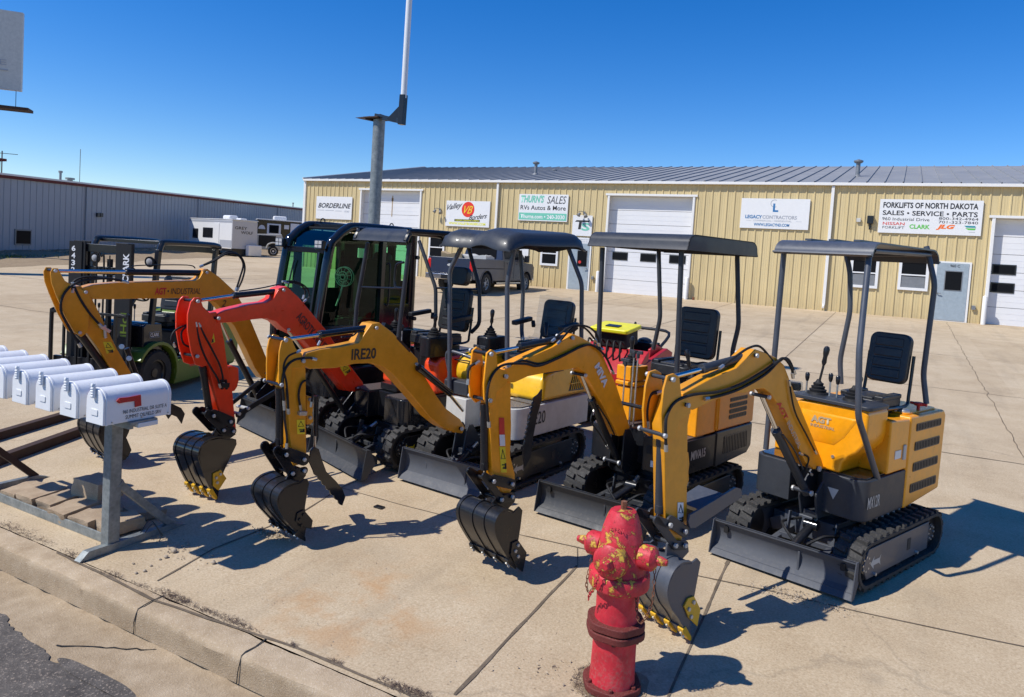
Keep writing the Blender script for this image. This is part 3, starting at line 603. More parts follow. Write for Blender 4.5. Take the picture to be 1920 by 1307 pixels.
sign('wall_sign', 'white Valley Borders sign with a red disc and slanted script', (837.5, 376), (916.5, 426.9),
     [('e', .51, .67, .29, .60, 'sign_red'), ('t', 'VB', .52, .66, .20, .30, 'sticker_yellow', dict(shear=.5)), ('t', 'Valley', .20, .76, .36, .28, 'letter_black', dict(shear=.5, bold=.012, xd=(1, 0, .18))), ('t', 'Borders', .74, .40, .42, .19, 'letter_black', dict(shear=.5, bold=.012, xd=(1, 0, .12))),
      ('r', .50, .24, .58, .085, 'letter_black'), ('t', 'CUSTOM CONCRETE CURBING', .50, .24, .54, .055, 'letter_lemon', dict(bold=.02)), ('t', 'WWW.VALLEYBORDERS.COM', .50, .115, .84, .10, 'letter_lemon', dict(bold=.035))])
sign('wall_sign', "white and mint THURN'S SALES sign for RVs and autos", (974.2, 363.7), (1063, 416.4),
     [('t', "THURN'S", .28, .82, .48, .28, 'letter_mint', dict(bold=.035, shear=.25)), ('t', 'SALES', .77, .80, .38, .28, 'letter_black', dict(shear=.25)), ('t', 'RVs Autos & More', .50, .50, .92, .17, 'letter_black', dict(bold=.01)),
      ('r', .50, .17, .97, .26, 'letter_mint'), ('t', 'Thurns.com \u2022 240-3030', .50, .165, .90, .15, 'letter_white', dict(bold=.025))])
sign('wall_sign', 'square white TS logo sign above the left grey entry door', (1074.6, 403.3), (1108.6, 443.3),
     [('p', [(.12, .68), (.20, .76), (.90, .76), (.84, .68), (.48, .68), (.44, .32), (.30, .32), (.34, .68)], 'letter_black'), ('t', 'S', .68, .45, .42, .38, 'letter_mint', dict(bold=.03))])
sign('wall_sign', 'narrow white strip sign under the square TS sign', (1079, 445), (1107.5, 456.5), [('t', 'Industrial Drive', .6, .66, .7, .22, 'letter_grey'), ('t', 'Suite D', .6, .28, .4, .2, 'letter_grey')])
sign('wall_sign', 'white LEGACY CONTRACTORS sign with blue and grey letters', (1391, 371.5), (1515, 431.5),
     [('arc', .495, .84, .13, .02, 60, 300, 'letter_grey'), ('p', [(.475, .84), (.505, .84), (.505, .62), (.555, .62), (.555, .56), (.475, .56)], 'letter_blue'), ('t', 'LEGACY', .20, .385, .25, .12, 'letter_blue', dict(bold=.035)), ('t', 'CONTRACTORS', .58, .385, .50, .12, 'letter_grey', dict(bold=.03)),
      ('t', 'COMMERCIAL \u2022 RESIDENTIAL', .48, .26, .56, .05, 'letter_grey'), ('r', .13, .26, .08, .008, 'letter_grey'), ('r', .86, .26, .08, .008, 'letter_grey'), ('t', 'WWW.LEGACYND.COM', .47, .13, .52, .10, 'letter_blue', dict(bold=.03))])
sign('wall_sign', 'long white FORKLIFTS OF NORTH DAKOTA sign with dealer names and phone numbers', (1651, 373.3), (1838.8, 442.8),
     [('t', 'FORKLIFTS OF NORTH DAKOTA', .495, .83, .92, .17, 'letter_black', dict(bold=.03)), ('t', 'SALES \u2022 SERVICE \u2022 PARTS', .495, .60, .92, .14, 'letter_black', dict(bold=.02)),
      ('t', '960 Industrial Drive', .27, .42, .47, .09, 'letter_black'), ('t', '800-342-4964', .78, .47, .37, .075, 'letter_black'), ('t', '701-323-7840', .78, .365, .37, .075, 'letter_black'),
      ('t', 'NISSAN', .155, .28, .22, .09, 'letter_red', dict(bold=.01)), ('t', 'FORKLIFT', .155, .165, .22, .075, 'letter_black'), ('t', 'CLARK', .415, .21, .20, .13, 'letter_green', dict(bold=.03)), ('t', 'JLG', .665, .215, .18, .16, 'letter_orange', dict(bold=.05, shear=.3)),
      ('p', [(.84, .28), (.94, .28), (.95, .23), (.86, .23)], 'letter_teal'), ('p', [(.85, .21), (.95, .21), (.94, .16), (.88, .16)], 'letter_green'), ('r', .915, .10, .06, .012, 'letter_grey')])
# posters on the wall by the pickup
for px_, py_, w, h, mt in ((983, 472, .5, .75, 'paper'),): p = atY(px_, py_, D); b_ = MB(); b_.box((p.x, D-.05, p.z), (w, .02, h)); tag(b_.build('notice_board', mt), 'pale blue notice on the tan wall behind the pickup hood', 'notice')
# ------------------------------------------------------------------ grey metal building, left
gb = empty('warehouse', loc=gpt(0, 0)); GF = Fr(GA.x, GA.y, 0); GF = Fr(GA.x, GA.y, 0, z=gz(GA.y)); gb.location = GF.o
tag(gb, 'long grey ribbed metal warehouse with red and white eave trim on the left', 'building')
def gtop(t): return 4.10
b_ = MB(); P = []; t = -34
while t < 62: P += [(t, 0), (t+.20, 0), (t+.215, .03), (t+.25, .03), (t+.265, 0)]; t += .305*1.5
vs = []
for t, o_ in P: vs += [gpt(t, o_, .0), gpt(t, o_, gtop(t))]
b_.add(vs, [(2*i, 2*i+2, 2*i+3, 2*i+1) for i in range(len(P)-1)]); b_.build('wall', 'grey_wall', gb, GF, smooth=False)
b_ = MB(); b_.add([gpt(-34, 0), gpt(-34, -18), gpt(-34, -18, 4.1), gpt(-34, 0, 4.1)], [(0, 1, 2, 3)]); b_.add([gpt(62, 0), gpt(62, -18), gpt(62, -18, 4.1), gpt(62, 0, 4.1)], [(0, 1, 2, 3)]); b_.build('end_wall', 'grey_wall', gb, GF)
b_ = MB(); b_.hexa([gpt(-34, .09, 4.02), gpt(62, .09, 4.02), gpt(62, 0.03, 4.02), gpt(-34, .03, 4.02)], [gpt(-34, .09, 4.17), gpt(62, .09, 4.17), gpt(62, .03, 4.17), gpt(-34, .03, 4.17)]); b_.build('red_trim', 'hydrant_flange', gb, GF)
b_ = MB(); b_.hexa([gpt(-34, .12, 4.175), gpt(62, .12, 4.175), gpt(62, -9, 4.40), gpt(-34, -9, 4.40)], [gpt(-34, .12, 4.27), gpt(62, .12, 4.27), gpt(62, -9, 4.50), gpt(-34, -9, 4.50)]); b_.build('roof', 'trim_white', gb, GF)
def wall_t(px_, py_):
    d = ray(px_, py_); k = (GA-Vector((C.x, C.y, 0))).dot(GN)/Vector((d.x, d.y, 0)).dot(GN); p = C+d*k; return (Vector((p.x, p.y, 0))-GA).dot(GE), p.z
t0, z1 = wall_t(27, 429); t1, z0 = wall_t(57, 460)
def gbox(b_, ta, tb, za, zb, o0, o1):
    def q(t, o_, z): p = GA+GE*t+GN*o_; return Vector((p.x, p.y, z))
    b_.hexa([q(ta, o0, za), q(tb, o0, za), q(tb, o1, za), q(ta, o1, za)], [q(ta, o0, zb), q(tb, o0, zb), q(tb, o1, zb), q(ta, o1, zb)])
b_ = MB(); gbox(b_, t0, t1, z0, z1, .0, .06); w_ = b_.build('window', 'grey_metal', gb, GF)
b_ = MB(); gbox(b_, t0+.08, t1-.08, z0+.08, z1-.08, .06, .075); b_.build('pane', 'dark_glass', w_, GF)
for px_, pb_ in ((160, 415), (370, 415), (519, 415)):
    t, z = wall_t(px_, pb_); b_ = MB(); gbox(b_, t-.06, t+.06, gz(GA.y+GE.y*t), gz(GA.y+GE.y*t)+4.0, .02, .10); b_.build('downspout', 'grey_wall', gb, GF)
for px_ in (182, 188): t, z = wall_t(px_, 403); b_ = MB(); gbox(b_, t-.12, t+.12, z-.12, z+.12, .02, .12); b_.build('wall_lamp', 'black', gb, GF)
def gvent(px_, pb_, pt_, r, off=-3, cap=True):
    # a pipe on the warehouse roof, set back from the eave
    d = ray(px_, pb_); A_ = GA+GN*off; k = (A_-Vector((C.x, C.y, 0))).dot(GN)/Vector((d.x, d.y, 0)).dot(GN); p = C+d*k; q = C+ray(px_, pt_)*k
    base = gz(p.y)+4.2; b_ = MB(); b_.cyl((p.x, p.y, base), (p.x, p.y, q.z), r, 10)
    if cap: b_.cyl((p.x, p.y, q.z), (p.x, p.y, q.z+.12), r*1.7, 10)
    return b_
gvent(113, 340, 324, .07).build('roof_vent', 'grey_metal', gb, GF); gvent(131, 341, 337, .16).build('roof_vent', 'galvanised', gb, GF)
gvent(149, 343, 280, .02, cap=False).build('antenna_rod', 'grey_metal', gb, GF); gvent(549, 392, 382, .06).build('roof_vent', 'grey_metal', gb, GF)
b_ = gvent(3, 326, 283, .03, cap=False); d = ray(3, 287); k = (GA+GN*-3-Vector((0, 0, 0))).dot(GN)/Vector((d.x, d.y, 0)).dot(GN); p = C+d*k
b_.bar(p+Vector((-.8, -.8, 0)), p+Vector((.45, .62, 0)), .03); tag(b_.build('roof_antenna', 'rust_dark'), 'dark roof antenna with a cross arm at the left edge', 'antenna')
p = atY(0, 299, 19); b_ = MB(); b_.box((p.x-.3, p.y, p.z), (.8, .5, .12)); b_.box((p.x-.35, p.y, p.z-.6), (.25, .25, 1.1)); b_.cyl((p.x-.35, p.y, p.z-1.1), (p.x-.35, p.y, gz(19)), .12); tag(b_.build('lamp_post', 'hydrant_flange'), 'dark red lamp post head at the left edge of the view', 'lamp post')
# ------------------------------------------------------------------ billboard
bb = empty('billboard', loc=(-30.5, 14.9, gz(15))); BB = Fr(-30.5, 14.9, 0); tag(bb, 'white roadside billboard with grey lettering and a dark catwalk at top left', 'billboard')
a, c_ = atY(43, 24, 15), atY(38.5, 171, 15); ux = Vector((-.66, -.75, .0)).normalized()
# its face line follows the picture's top edge
tl_ = Vector(a); br_ = Vector((a.x, a.y, c_.z)); L = 7.5
nrm = ux.cross(Vector((0, 0, 1))).normalized()
fwd = -nrm if (-nrm).dot(C-tl_) > 0 else nrm
b_ = MB(); b_.hexa([br_, br_+ux*L, br_+ux*L-fwd*.2, br_-fwd*.2], [tl_, tl_+ux*L, tl_+ux*L-fwd*.2, tl_-fwd*.2]); b_.build('billboard_face', 'cream_white', bb, BB)
def bbt(s, du, v, w, h):
    p = tl_.lerp(br_, v)+ux*du+fwd*.012; text(s, p, -ux, (0, 0, 1), w, h, 'letter_grey', bb, BB)
bbt('H O U S E', 1.72, .66, 2.5, .20); b_ = MB(); p = tl_.lerp(br_, .755)+fwd*.014; b_.bar(p+ux*.42, p+ux*3.4, .02, .04); b_.build('underline', 'letter_grey', bb, BB)
b_ = MB(); q = br_-Vector((0, 0, .75)); b_.bar(q-ux*.45+fwd*.5, q+ux*L+fwd*.5, .7, .10); b_.build('catwalk', 'rust_dark', bb, BB)
b_ = MB(); b_.bar(br_+ux*1.1-Vector((0, 0, .8)), br_+ux*1.1+Vector((0, 0, .1)), .35, .3); b_.cyl(br_+ux*4-nrm*.1-Vector((0, 0, 9)), br_+ux*4-nrm*.1, .35); b_.build('support_post', 'rust_dark', bb, BB)
b_ = MB(); b_.cyl(br_+ux*.15-Vector((0, 0, .02)), br_+ux*.15-Vector((0, 0, .7)), .012, 6); b_.build('cable', 'black', bb, BB)
# ------------------------------------------------------------------ steel pole with bracket and white mast
PY = 9.5; p0 = atY(702, 400, PY); ptop = atY(708, 225, PY); gp = gz(PY)
pole = empty('steel_pole', loc=(p0.x, PY, gp)); PF = Fr(p0.x, PY, 0); tag(pole, 'tall galvanised steel pole with a bent bracket holding a white mast', 'pole')
b_ = MB(); b_.cyl((p0.x, PY, gp), (p0.x, PY, ptop.z), .098, 28); b_.build('pole', 'galvanised', pole, PF)
b_ = MB(); b_.box((p0.x-.05, PY, ptop.z+.02), (.30, .34, .02)); b_.box((p0.x+.02, PY-.02, ptop.z+.05), (.12, .12, .06)); b_.prism([(p0.x-.42, ptop.z+.03), (p0.x-.1, ptop.z+.045), (p0.x-.1, ptop.z-.03)], PY-.12, PY-.02); b_.build('top_plate', 'rust_dark', pole, PF, bevel=.003)
wb = atY(753, 234, PY-.25); b_ = MB(); b_.bar((p0.x-.04, PY-.03, ptop.z+.06), (wb.x, PY-.25, wb.z+.05), .085, .075); b_.build('bracket_arm', 'black', pole, PF, bevel=.006)
w1 = atY(757, 178, PY-.25); b_ = MB(); b_.bar((wb.x, PY-.25, wb.z+.0), (w1.x, PY-.25, w1.z), .10, .09); b_.prism([(wb.x-.30, wb.z+.10), (wb.x-.05, wb.z+.02), (w1.x-.05, w1.z-.15)], PY-.26, PY-.24); b_.build('mast_socket', 'black', pole, PF, bevel=.004)
w2 = atY(768, -10, PY-.25); w3 = Vector((w2.x, PY-.25, w2.z+3.6)); b_ = MB(); b_.tube([(w1.x, PY-.25, w1.z-.05), (w2.x, PY-.25, w2.z), w3], .047, 14, smooth=False); b_.build('mast', 'white_paint', pole, PF)
b_ = MB(); b_.box(w3+Vector((.1, 0, .05)), (.5, .3, .18)); b_.build('mast_head', 'grey_metal', pole, PF, bevel=.02)
# ------------------------------------------------------------------ machines: arm plane helper
class BP:
    """the vertical plane in which a boom moves; px points are read on it"""
    def __init__(s, fr, foot, hf, tip, ht=0.):
        s.fr = fr; s.F = gnd(foot[0], foot[1], hf); T = gnd(tip[0], tip[1], ht)
        s.d = Vector((T.x-s.F.x, T.y-s.F.y, 0)).normalized(); s.n = Vector((-s.d.y, s.d.x, 0))
        if s.n.dot(C-s.F) < 0: s.n = -s.n
    def P(s, p, off=0.):
        d = ray(p[0], p[1]); o = s.F+s.n*off; return C+d*((o-C).dot(s.n)/d.dot(s.n))
    def uz(s, p, off=0.):
        q = s.P(p, off); return ((q-s.F).dot(s.d), q.z)
    def W(s, uz_, off=0.): return Vector((s.F.x, s.F.y, 0))+s.d*uz_[0]+s.n*off+Vector((0, 0, uz_[1]))
    def plate(s, b_, poly, off, w, raw=False):
        """poly of pixels read at plane offset off, extruded away by w"""
        q = [s.P(p, off) for p in poly] if not raw else [s.W(p, off) for p in poly]
        return b_.hexa(q, [v-s.n*w for v in q])
    def link(s, b_, a, c_, wd, off, w, wd2=None, read=None):
        """rounded bar between two pixel points, wd metres wide"""
        wd2 = wd2 or wd; A_, B_ = s.uz(a, off if read is None else read), s.uz(c_, off if read is None else read)
        ang = math.atan2(B_[1]-A_[1], B_[0]-A_[0]); pts = []
        for i in range(9): t = ang+PI/2+PI*i/8; pts.append((A_[0]+wd/2*math.cos(t), A_[1]+wd/2*math.sin(t)))
        for i in range(9): t = ang-PI/2+PI*i/8; pts.append((B_[0]+wd2/2*math.cos(t), B_[1]+wd2/2*math.sin(t)))
        return s.plate(b_, pts, off, w, raw=True)
    def pin(s, b_, p, off, hw, r=.016, n=12):
        q = s.P(p, off); c_ = q-s.n*off; return b_.cyl(c_+s.n*hw, c_-s.n*hw, r, n)
def smoothpoly(pts, k=3): return [(v.x, v.y) for v in cr([(p[0], p[1], 0) for p in pts], k, True)]
def sticker(bp, root, poly, off, mat, fr, name='warning_sticker', mark=True):
    b_ = MB(); q = [bp.P(p, off)+bp.n*.002 for p in poly]; b_.add(q, [tuple(range(len(q)))]); o = b_.build(name, mat, root, fr, smooth=False)
    if mark and len(q) == 4:
        c_ = sum(q, Vector())/4; a_ = (q[1]-q[0]); dn = (q[3]-q[0])
        b_ = MB(); k = bp.n*.0015
        t0, t1, t2 = q[0]+a_*.5+dn*.10+k, q[0]+a_*.15+dn*.46+k, q[0]+a_*.85+dn*.46+k
        b_.tube([t0, t1, t2], .0035, 4, smooth=False, closed=True); m1 = q[0]+a_*.25+dn*.70+k; b_.bar(m1, m1+a_*.5, .006); b_.bar(m1+dn*.12+a_*.1, m1+dn*.12+a_*.45, .010); b_.bar(m1-dn*.06+a_*.55, m1+dn*.16+a_*.55, .010)
        b_.build('warning_symbol', 'letter_black', o, fr, smooth=False)
    return o
def plane_text(bp, root, s, a, c_, hgt, off, mat, fr, **k):
    """text along the pixel line a->c_ on the boom plate"""
    A_, B_ = bp.P(a, off), bp.P(c_, off); xd = (B_-A_).normalized(); up = bp.n.cross(xd)
    return text(s, (A_+B_)/2+bp.n*.001, xd, up, (B_-A_).length, hgt, mat, root, fr, **k)
def arm(root, fr, bp, d):
    pm = d['paint']; bw = d.get('bw', .12); sw = d.get('sw', .10); dc = d.get('dark', 'black')
    b_ = MB(); bp.plate(b_, d['boom'], bw/2, bw); boom = b_.build('boom', pm, root, fr, bevel=.006, label=d.get('boom_label'))
    b_ = MB()
    if 'lug' in d:
        for o_ in (bw/2+.004, -bw/2+.016): bp.plate(b_, d['lug'], o_, .02)
        b_.build('boom_lug', pm, boom, fr, bevel=.004)
    b_ = MB(); bp.plate(b_, d['stick'], sw/2, sw); stick = b_.build('dipper_arm', pm, root, fr, bevel=.006)
    for o_, nm in ((sw/2+d.get('earw', .012)+.016, 1), (-sw/2-d.get('earw', .012), 0)):
        b_ = MB(); q = [bp.uz(p, sw/2+.02) for p in d['ear']]; bp.plate(b_, q, o_, .016, raw=True); b_.build('ear_plate', pm, stick, fr, bevel=.004)
    if 'earbox' in d: b_ = MB(); bp.plate(b_, d['earbox'], sw/2, sw); b_.build('cross_plate', pm, stick, fr, bevel=.003)
    # pins
    hw = sw/2+.045
    for p in d['pins']:
        h_ = p[2] if len(p) > 2 else hw; rr = p[4] if len(p) > 4 else .015
        b_ = MB(); bp.pin(b_, p[:2], h_, h_-.004, rr*.8, 14); pn = b_.build('pin', dc, root, fr)
        for o_ in (h_+.0, -h_-.008): b_ = MB(); q = bp.P(p[:2], h_)-bp.n*(h_-o_); b_.cyl(q-bp.n*.006, q+bp.n*.010, rr*1.05, 6); b_.build('pin_head', 'pin_cap', pn, fr, bevel=.003)
    # cylinders
    for c_ in d['cyls']:
        nm, r0, r1, b0, b1, rr, br = c_[:7]; o_ = c_[7] if len(c_) > 7 else 0
        b_ = MB(); b_.cyl(bp.P(b0, o_), bp.P(b1, o_), br, 20)
        q0, q1 = bp.P(b0, o_), bp.P(b1, o_); dr = (q1-q0).normalized(); b_.cyl(q0-dr*.012, q0+dr*.03, br*1.12, 20); b_.cyl(q1-dr*.03, q1+dr*.02, br*1.05, 20)
        cy = b_.build(nm, dc, root, fr, bevel=.002)
        if r0: b_ = MB(); b_.cyl(bp.P(r0, o_), bp.P(r1, o_), rr, 16); b_.build('piston_rod', 'chrome', cy, fr)
        if len(c_) > 8:
            b_ = MB(); pts = [bp.P(p, o_+br+.012) for p in c_[8]]; b_.tube(pts, .006, 6); b_.build('feed_pipe', dc, cy, fr)
    # links
    b_ = MB()
    for l in d['links']:
        a, c_, wd = l[:3]
        for o_ in ((sw/2+.032, .014), (-sw/2-.018, .014)): bp.link(b_, a, c_, wd, o_[0], o_[1], l[3] if len(l) > 3 else None, read=sw/2+.03)
    b_.build('bucket_link', dc, root, fr, bevel=.003)
    # bucket
    k = d['bucket']; w = k['w']; side = k['side']; arc = k['arc']; bm_ = k.get('mat', 'black'); h = w/2
    b_ = MB(); bp.plate(b_, side, h, .012); q = [bp.uz(p, h) for p in side]; bp.plate(b_, q, -h+.012, .012, raw=True)
    A_ = [bp.uz(p, h) for p in arc]; cu = sum(p[0] for p in q)/len(q); cz = sum(p[1] for p in q)/len(q)
    A_ = [(v.x, v.y) for v in cr([(p[0], p[1], 0) for p in A_], 5)]
    def outw(off):
        out = []
        for i, p in enumerate(A_):
            a, c_ = A_[max(i-1, 0)], A_[min(i+1, len(A_)-1)]; t = Vector((c_[0]-a[0], c_[1]-a[1])).normalized(); nn = Vector((-t.y, t.x))
            if nn.dot(Vector((p[0]-cu, p[1]-cz))) < 0: nn = -nn
            out.append((p[0]+nn.x*off, p[1]+nn.y*off))
        return out
    def shell(b_, o0, o1, a, w_):
        I, O = outw(o0), outw(o1); n = len(I); vs = [bp.W(p, a) for p in I]+[bp.W(p, a) for p in O]+[bp.W(p, a-w_) for p in I]+[bp.W(p, a-w_) for p in O]; fs = []
        for i in range(n-1): fs += [(i, i+1, n+i+1, n+i), (2*n+i, 3*n+i, 3*n+i+1, 2*n+i+1), (n+i, n+i+1, 3*n+i+1, 3*n+i), (i, 2*n+i, 2*n+i+1, i+1)]
        fs += [(0, n, 3*n, 2*n), (n-1, 3*n-1, 4*n-1, 2*n-1)]; b_.add(vs, fs)
    shell(b_, -.006, .002, h, w); bk = b_.build('bucket', bm_, root, fr, bevel=.002)
    b_ = MB()
    for f in (0, .30, .62, 1): shell(b_, .002, .008, h+.004-(w-.024)*f, .026)
    b_.build('wear_strip', bm_, bk, fr)
    e = A_[-1]; e2 = A_[-4]; t = Vector((e[0]-e2[0], e[1]-e2[1])).normalized(); nn = Vector((-t.y, t.x))
    if nn.dot(Vector((e[0]-cu, e[1]-cz))) < 0: nn = -nn
    b_ = MB(); lp = [(e[0]-t.x*.07+nn.x*.012, e[1]-t.y*.07+nn.y*.012), (e[0]+t.x*.012+nn.x*.006, e[1]+t.y*.012+nn.y*.006), (e[0]+t.x*.012-nn.x*.006, e[1]+t.y*.012-nn.y*.006), (e[0]-t.x*.07-nn.x*.002, e[1]-t.y*.07-nn.y*.002)]
    bp.plate(b_, lp, h+.005, w+.01, raw=True); b_.build('cutting_edge', bm_, bk, fr, bevel=.002)
    tm = k.get('teeth', 'black')
    for f in k.get('tpos', (.04, .35, .66, .95)):
        b_ = MB(); tp = [(e[0]-t.x*.075+nn.x*.020, e[1]-t.y*.075+nn.y*.020), (e[0]-t.x*.05+nn.x*.028, e[1]-t.y*.05+nn.y*.028), (e[0]+t.x*.045+nn.x*.010, e[1]+t.y*.045+nn.y*.010), (e[0]+t.x*.05, e[1]+t.y*.05), (e[0]+t.x*.03-nn.x*.012, e[1]+t.y*.03-nn.y*.012), (e[0]-t.x*.07-nn.x*.010, e[1]-t.y*.07-nn.y*.010)]
        c_ = h-w*f; bp.plate(b_, tp, c_+.02, .042, raw=True); th = b_.build('tooth', tm, bk, fr, bevel=.004)
        b_ = MB()
        for dd in (-.045, -.012): pc = bp.W((e[0]+t.x*dd+nn.x*.022, e[1]+t.y*dd+nn.y*.022), c_); b_.cyl(pc, pc+(bp.d*nn.x+Vector((0, 0, nn.y)))*.012, .009, 6)
        b_.build('bolt', 'zinc', th, fr)
    for o_, vis in ((h+.012, True), (-h, False)):
        b_ = MB(); q = [bp.uz(p, h+.012) for p in k['cutter']]; bp.plate(b_, q, o_, .012, raw=True); ct = b_.build('side_cutter', tm, bk, fr, bevel=.003)
        if vis:
            b_ = MB()
            for p in k.get('cbolts', ()): v = bp.P(p, h+.012); b_.cyl(v-bp.n*.002, v+bp.n*.010, .012, 6)
            b_.build('bolt', k.get('bm', 'pin_cap'), ct, fr)
    # bucket hanger plates
    b_ = MB()
    for o_ in (sw/2+.016, -sw/2): bp.plate(b_, k['hang'], o_, .016)
    b_.build('hanger', bm_, bk, fr, bevel=.003)
    for hs in d.get('hoses', ()):
        o_, r, pts = hs[:3]; b_ = MB(); b_.tube([bp.P(p[:2], o_ if len(p) < 3 else p[2]) for p in pts], r, 8, 5); ho = b_.build('hose', 'black_matt', root, fr)
        for a, c_ in ((0, 1), (-1, -2)): b_ = MB(); q0 = bp.P(pts[a][:2], o_ if len(pts[a]) < 3 else pts[a][2]); q1 = bp.P(pts[c_][:2], o_ if len(pts[c_]) < 3 else pts[c_][2]); dd = (q1-q0).normalized(); b_.cyl(q0-dd*.005, q0+dd*.035, r*1.35, 6); b_.build('hose_fitting', 'zinc', ho, fr)
    for th in d.get('thumb', ()):
        b_ = MB()
        for o_ in th.get('offs', (.05, -.035)): bp.plate(b_, th['poly'], o_, .014)
        b_.build('thumb', th.get('mat', dc), root, fr, bevel=.002)
    return boom, stick
def serr(a, c_, n, amp):
    """zigzag tooth line between two pixel points"""
    out = []; dx, dy = c_[0]-a[0], c_[1]-a[1]; L = math.hypot(dx, dy); nx, ny = -dy/L, dx/L
    for i in range(n): out += [(a[0]+dx*i/n, a[1]+dy*i/n), (a[0]+dx*(i+.35)/n+nx*amp, a[1]+dy*(i+.35)/n+ny*amp), (a[0]+dx*(i+.65)/n+nx*amp, a[1]+dy*(i+.65)/n+ny*amp)]
    out.append(c_); return out
# ------------------------------------------------------------------ undercarriage
def track(root, y, x0, x1, w, ht, yaw=0., fm='black', arrow=None, lugs=34, outer=True, mk=None):
    """one crawler track, in machine coordinates (x forward)"""
    Rz = Matrix.Rotation(yaw, 3, 'Z'); r = ht/2; L = x1-x0; cx0, cx1 = x0+r, x1-r; per = 2*(cx1-cx0)+2*PI*r
    rr_ = r*.93; zc = r
    def path(s, o_=0):
        s %= per; a = cx1-cx0
        if s < a: return (cx0+s, zc+r+o_, 0.)
        s -= a
        if s < PI*r: t = s/r; return (cx1+(r+o_)*math.sin(t), zc+(r+o_)*math.cos(t), t)
        s -= PI*r
        if s < a: return (cx1-s, zc-r-o_, PI)
        s -= a; t = s/r; return (cx0-(r+o_)*math.sin(t), zc-(r+o_)*math.cos(t), PI+t)
    b_ = MB(); n = 64; vs = []; fs = []
    for i in range(n):
        xo, zo, _ = path(per*i/n, -.022); xi, zi, _ = path(per*i/n, -.045)
        for yy in (y-w/2, y+w/2): vs += [Rz @ Vector((xo, yy, zo)), Rz @ Vector((xi, yy, zi))]
    for i in range(n):
        j = (i+1) % n; fs += [(4*i, 4*j, 4*j+2, 4*i+2), (4*i+1, 4*i+3, 4*j+3, 4*j+1), (4*i, 4*i+1, 4*j+1, 4*j), (4*i+2, 4*j+2, 4*j+3, 4*i+3)]
    b_.add(vs, fs)
    for i in range(lugs):   # chevron rubber lugs
        s0 = per*i/lugs; hw_ = per/lugs*.28
        for sgn in (-1, 1):
            q = []
            for (ds, yy, o_) in ((-hw_, 0, -.022), (hw_, 0, -.022), (hw_+sgn*.008, 1, -.022), (-hw_+sgn*.008, 1, -.022)):
                sh = .012*sgn if yy else 0; y0 = y+sgn*(w/2-.004 if yy else .012)
                q.append((s0+ds+sh+(per/lugs*.5 if sgn > 0 else 0), y0))
            lo = []; hi = []
            for s_, yy in q:
                X, Z, _ = path(s_, -.024); lo.append(Rz @ Vector((X, yy, Z)))
            mx = sum(p[0] for p in q)/4
            for s_, yy in q:
                X, Z, _ = path(mx+(s_-mx)*.7, .0); hi.append(Rz @ Vector((X, yy, Z)))
            b_.hexa(lo, hi)
    tr = b_.build('track', 'rubber', root, ang=30)
    def RB(v): return Rz @ Vector(v)
    sg = 1 if y > 0 else -1; fo = y+sg*(w/2-.035)
    b_ = MB(); pr = [(cx0+.06, zc-r*.62), (cx1-.02, zc-r*.62), (cx1+.05, zc-.1*r), (cx1-.02, zc+r*.55), (cx0+.06, zc+r*.55)]
    q0 = [RB((p[0], fo-sg*.10, p[1])) for p in pr]; q1 = [RB((p[0], fo+sg*.012, p[1])) for p in pr]; b_.hexa(q0, q1); tf = b_.build('track_frame', fm, root, bevel=.006)
    for cx, rad, nm in ((cx0, r-.05, 'sprocket'), (cx1, r-.05, 'idler')):
        b_ = MB(); b_.cyl(RB((cx, fo-sg*.11, zc)), RB((cx, fo-sg*.012, zc)), rad, 28); b_.cyl(RB((cx, fo-sg*.05, zc)), RB((cx, fo+sg*.006, zc)), rad*.55, 20); wh = b_.build(nm, 'black', root, bevel=.004)
        b_ = MB()
        for k in range(8): t = 2*PI*k/8; b_.cyl(RB((cx+rad*.38*math.cos(t), fo, zc+rad*.38*math.sin(t))), RB((cx+rad*.38*math.cos(t), fo+sg*.013, zc+rad*.38*math.sin(t))), .008, 6)
        b_.build('bolt', 'zinc', wh)
    b_ = MB()
    for k in range(3): xx = cx0+(cx1-cx0)*(k+.7)/3.4; b_.cyl(RB((xx, fo-sg*.11, zc-r*.66)), RB((xx, fo+sg*.004, zc-r*.66)), .042, 16)
    b_.build('roller', 'black', tf)
    b_ = MB()
    for xx in (cx0+.28, cx1-.12): b_.cyl(RB((xx, fo+sg*.012, zc-r*.5)), RB((xx, fo+sg*.03, zc-r*.5)), .012, 6)
    b_.build('bolt', 'zinc', tf)
    if arrow and y > 0:
        xx, mat = arrow; z = zc-.01; k = fo+sg*.0135; ar = [(.085, 0), (.03, .045), (.035, .018), (-.05, .018), (-.075, .04), (-.06, 0), (-.075, -.04), (-.05, -.018), (.035, -.018), (.03, -.045)]
        b_ = MB(); b_.add([RB((xx+p[0], k, z+p[1])) for p in ar], [tuple(range(10))]); b_.build('arrow_sticker', mat, tf, smooth=False)
        b_ = MB(); b_.box(RB((cx0+.42, fo+.013, z+.01)), (.055, .004, .085)); b_.build('inspection_hole', 'rubber', tf)
    return tr
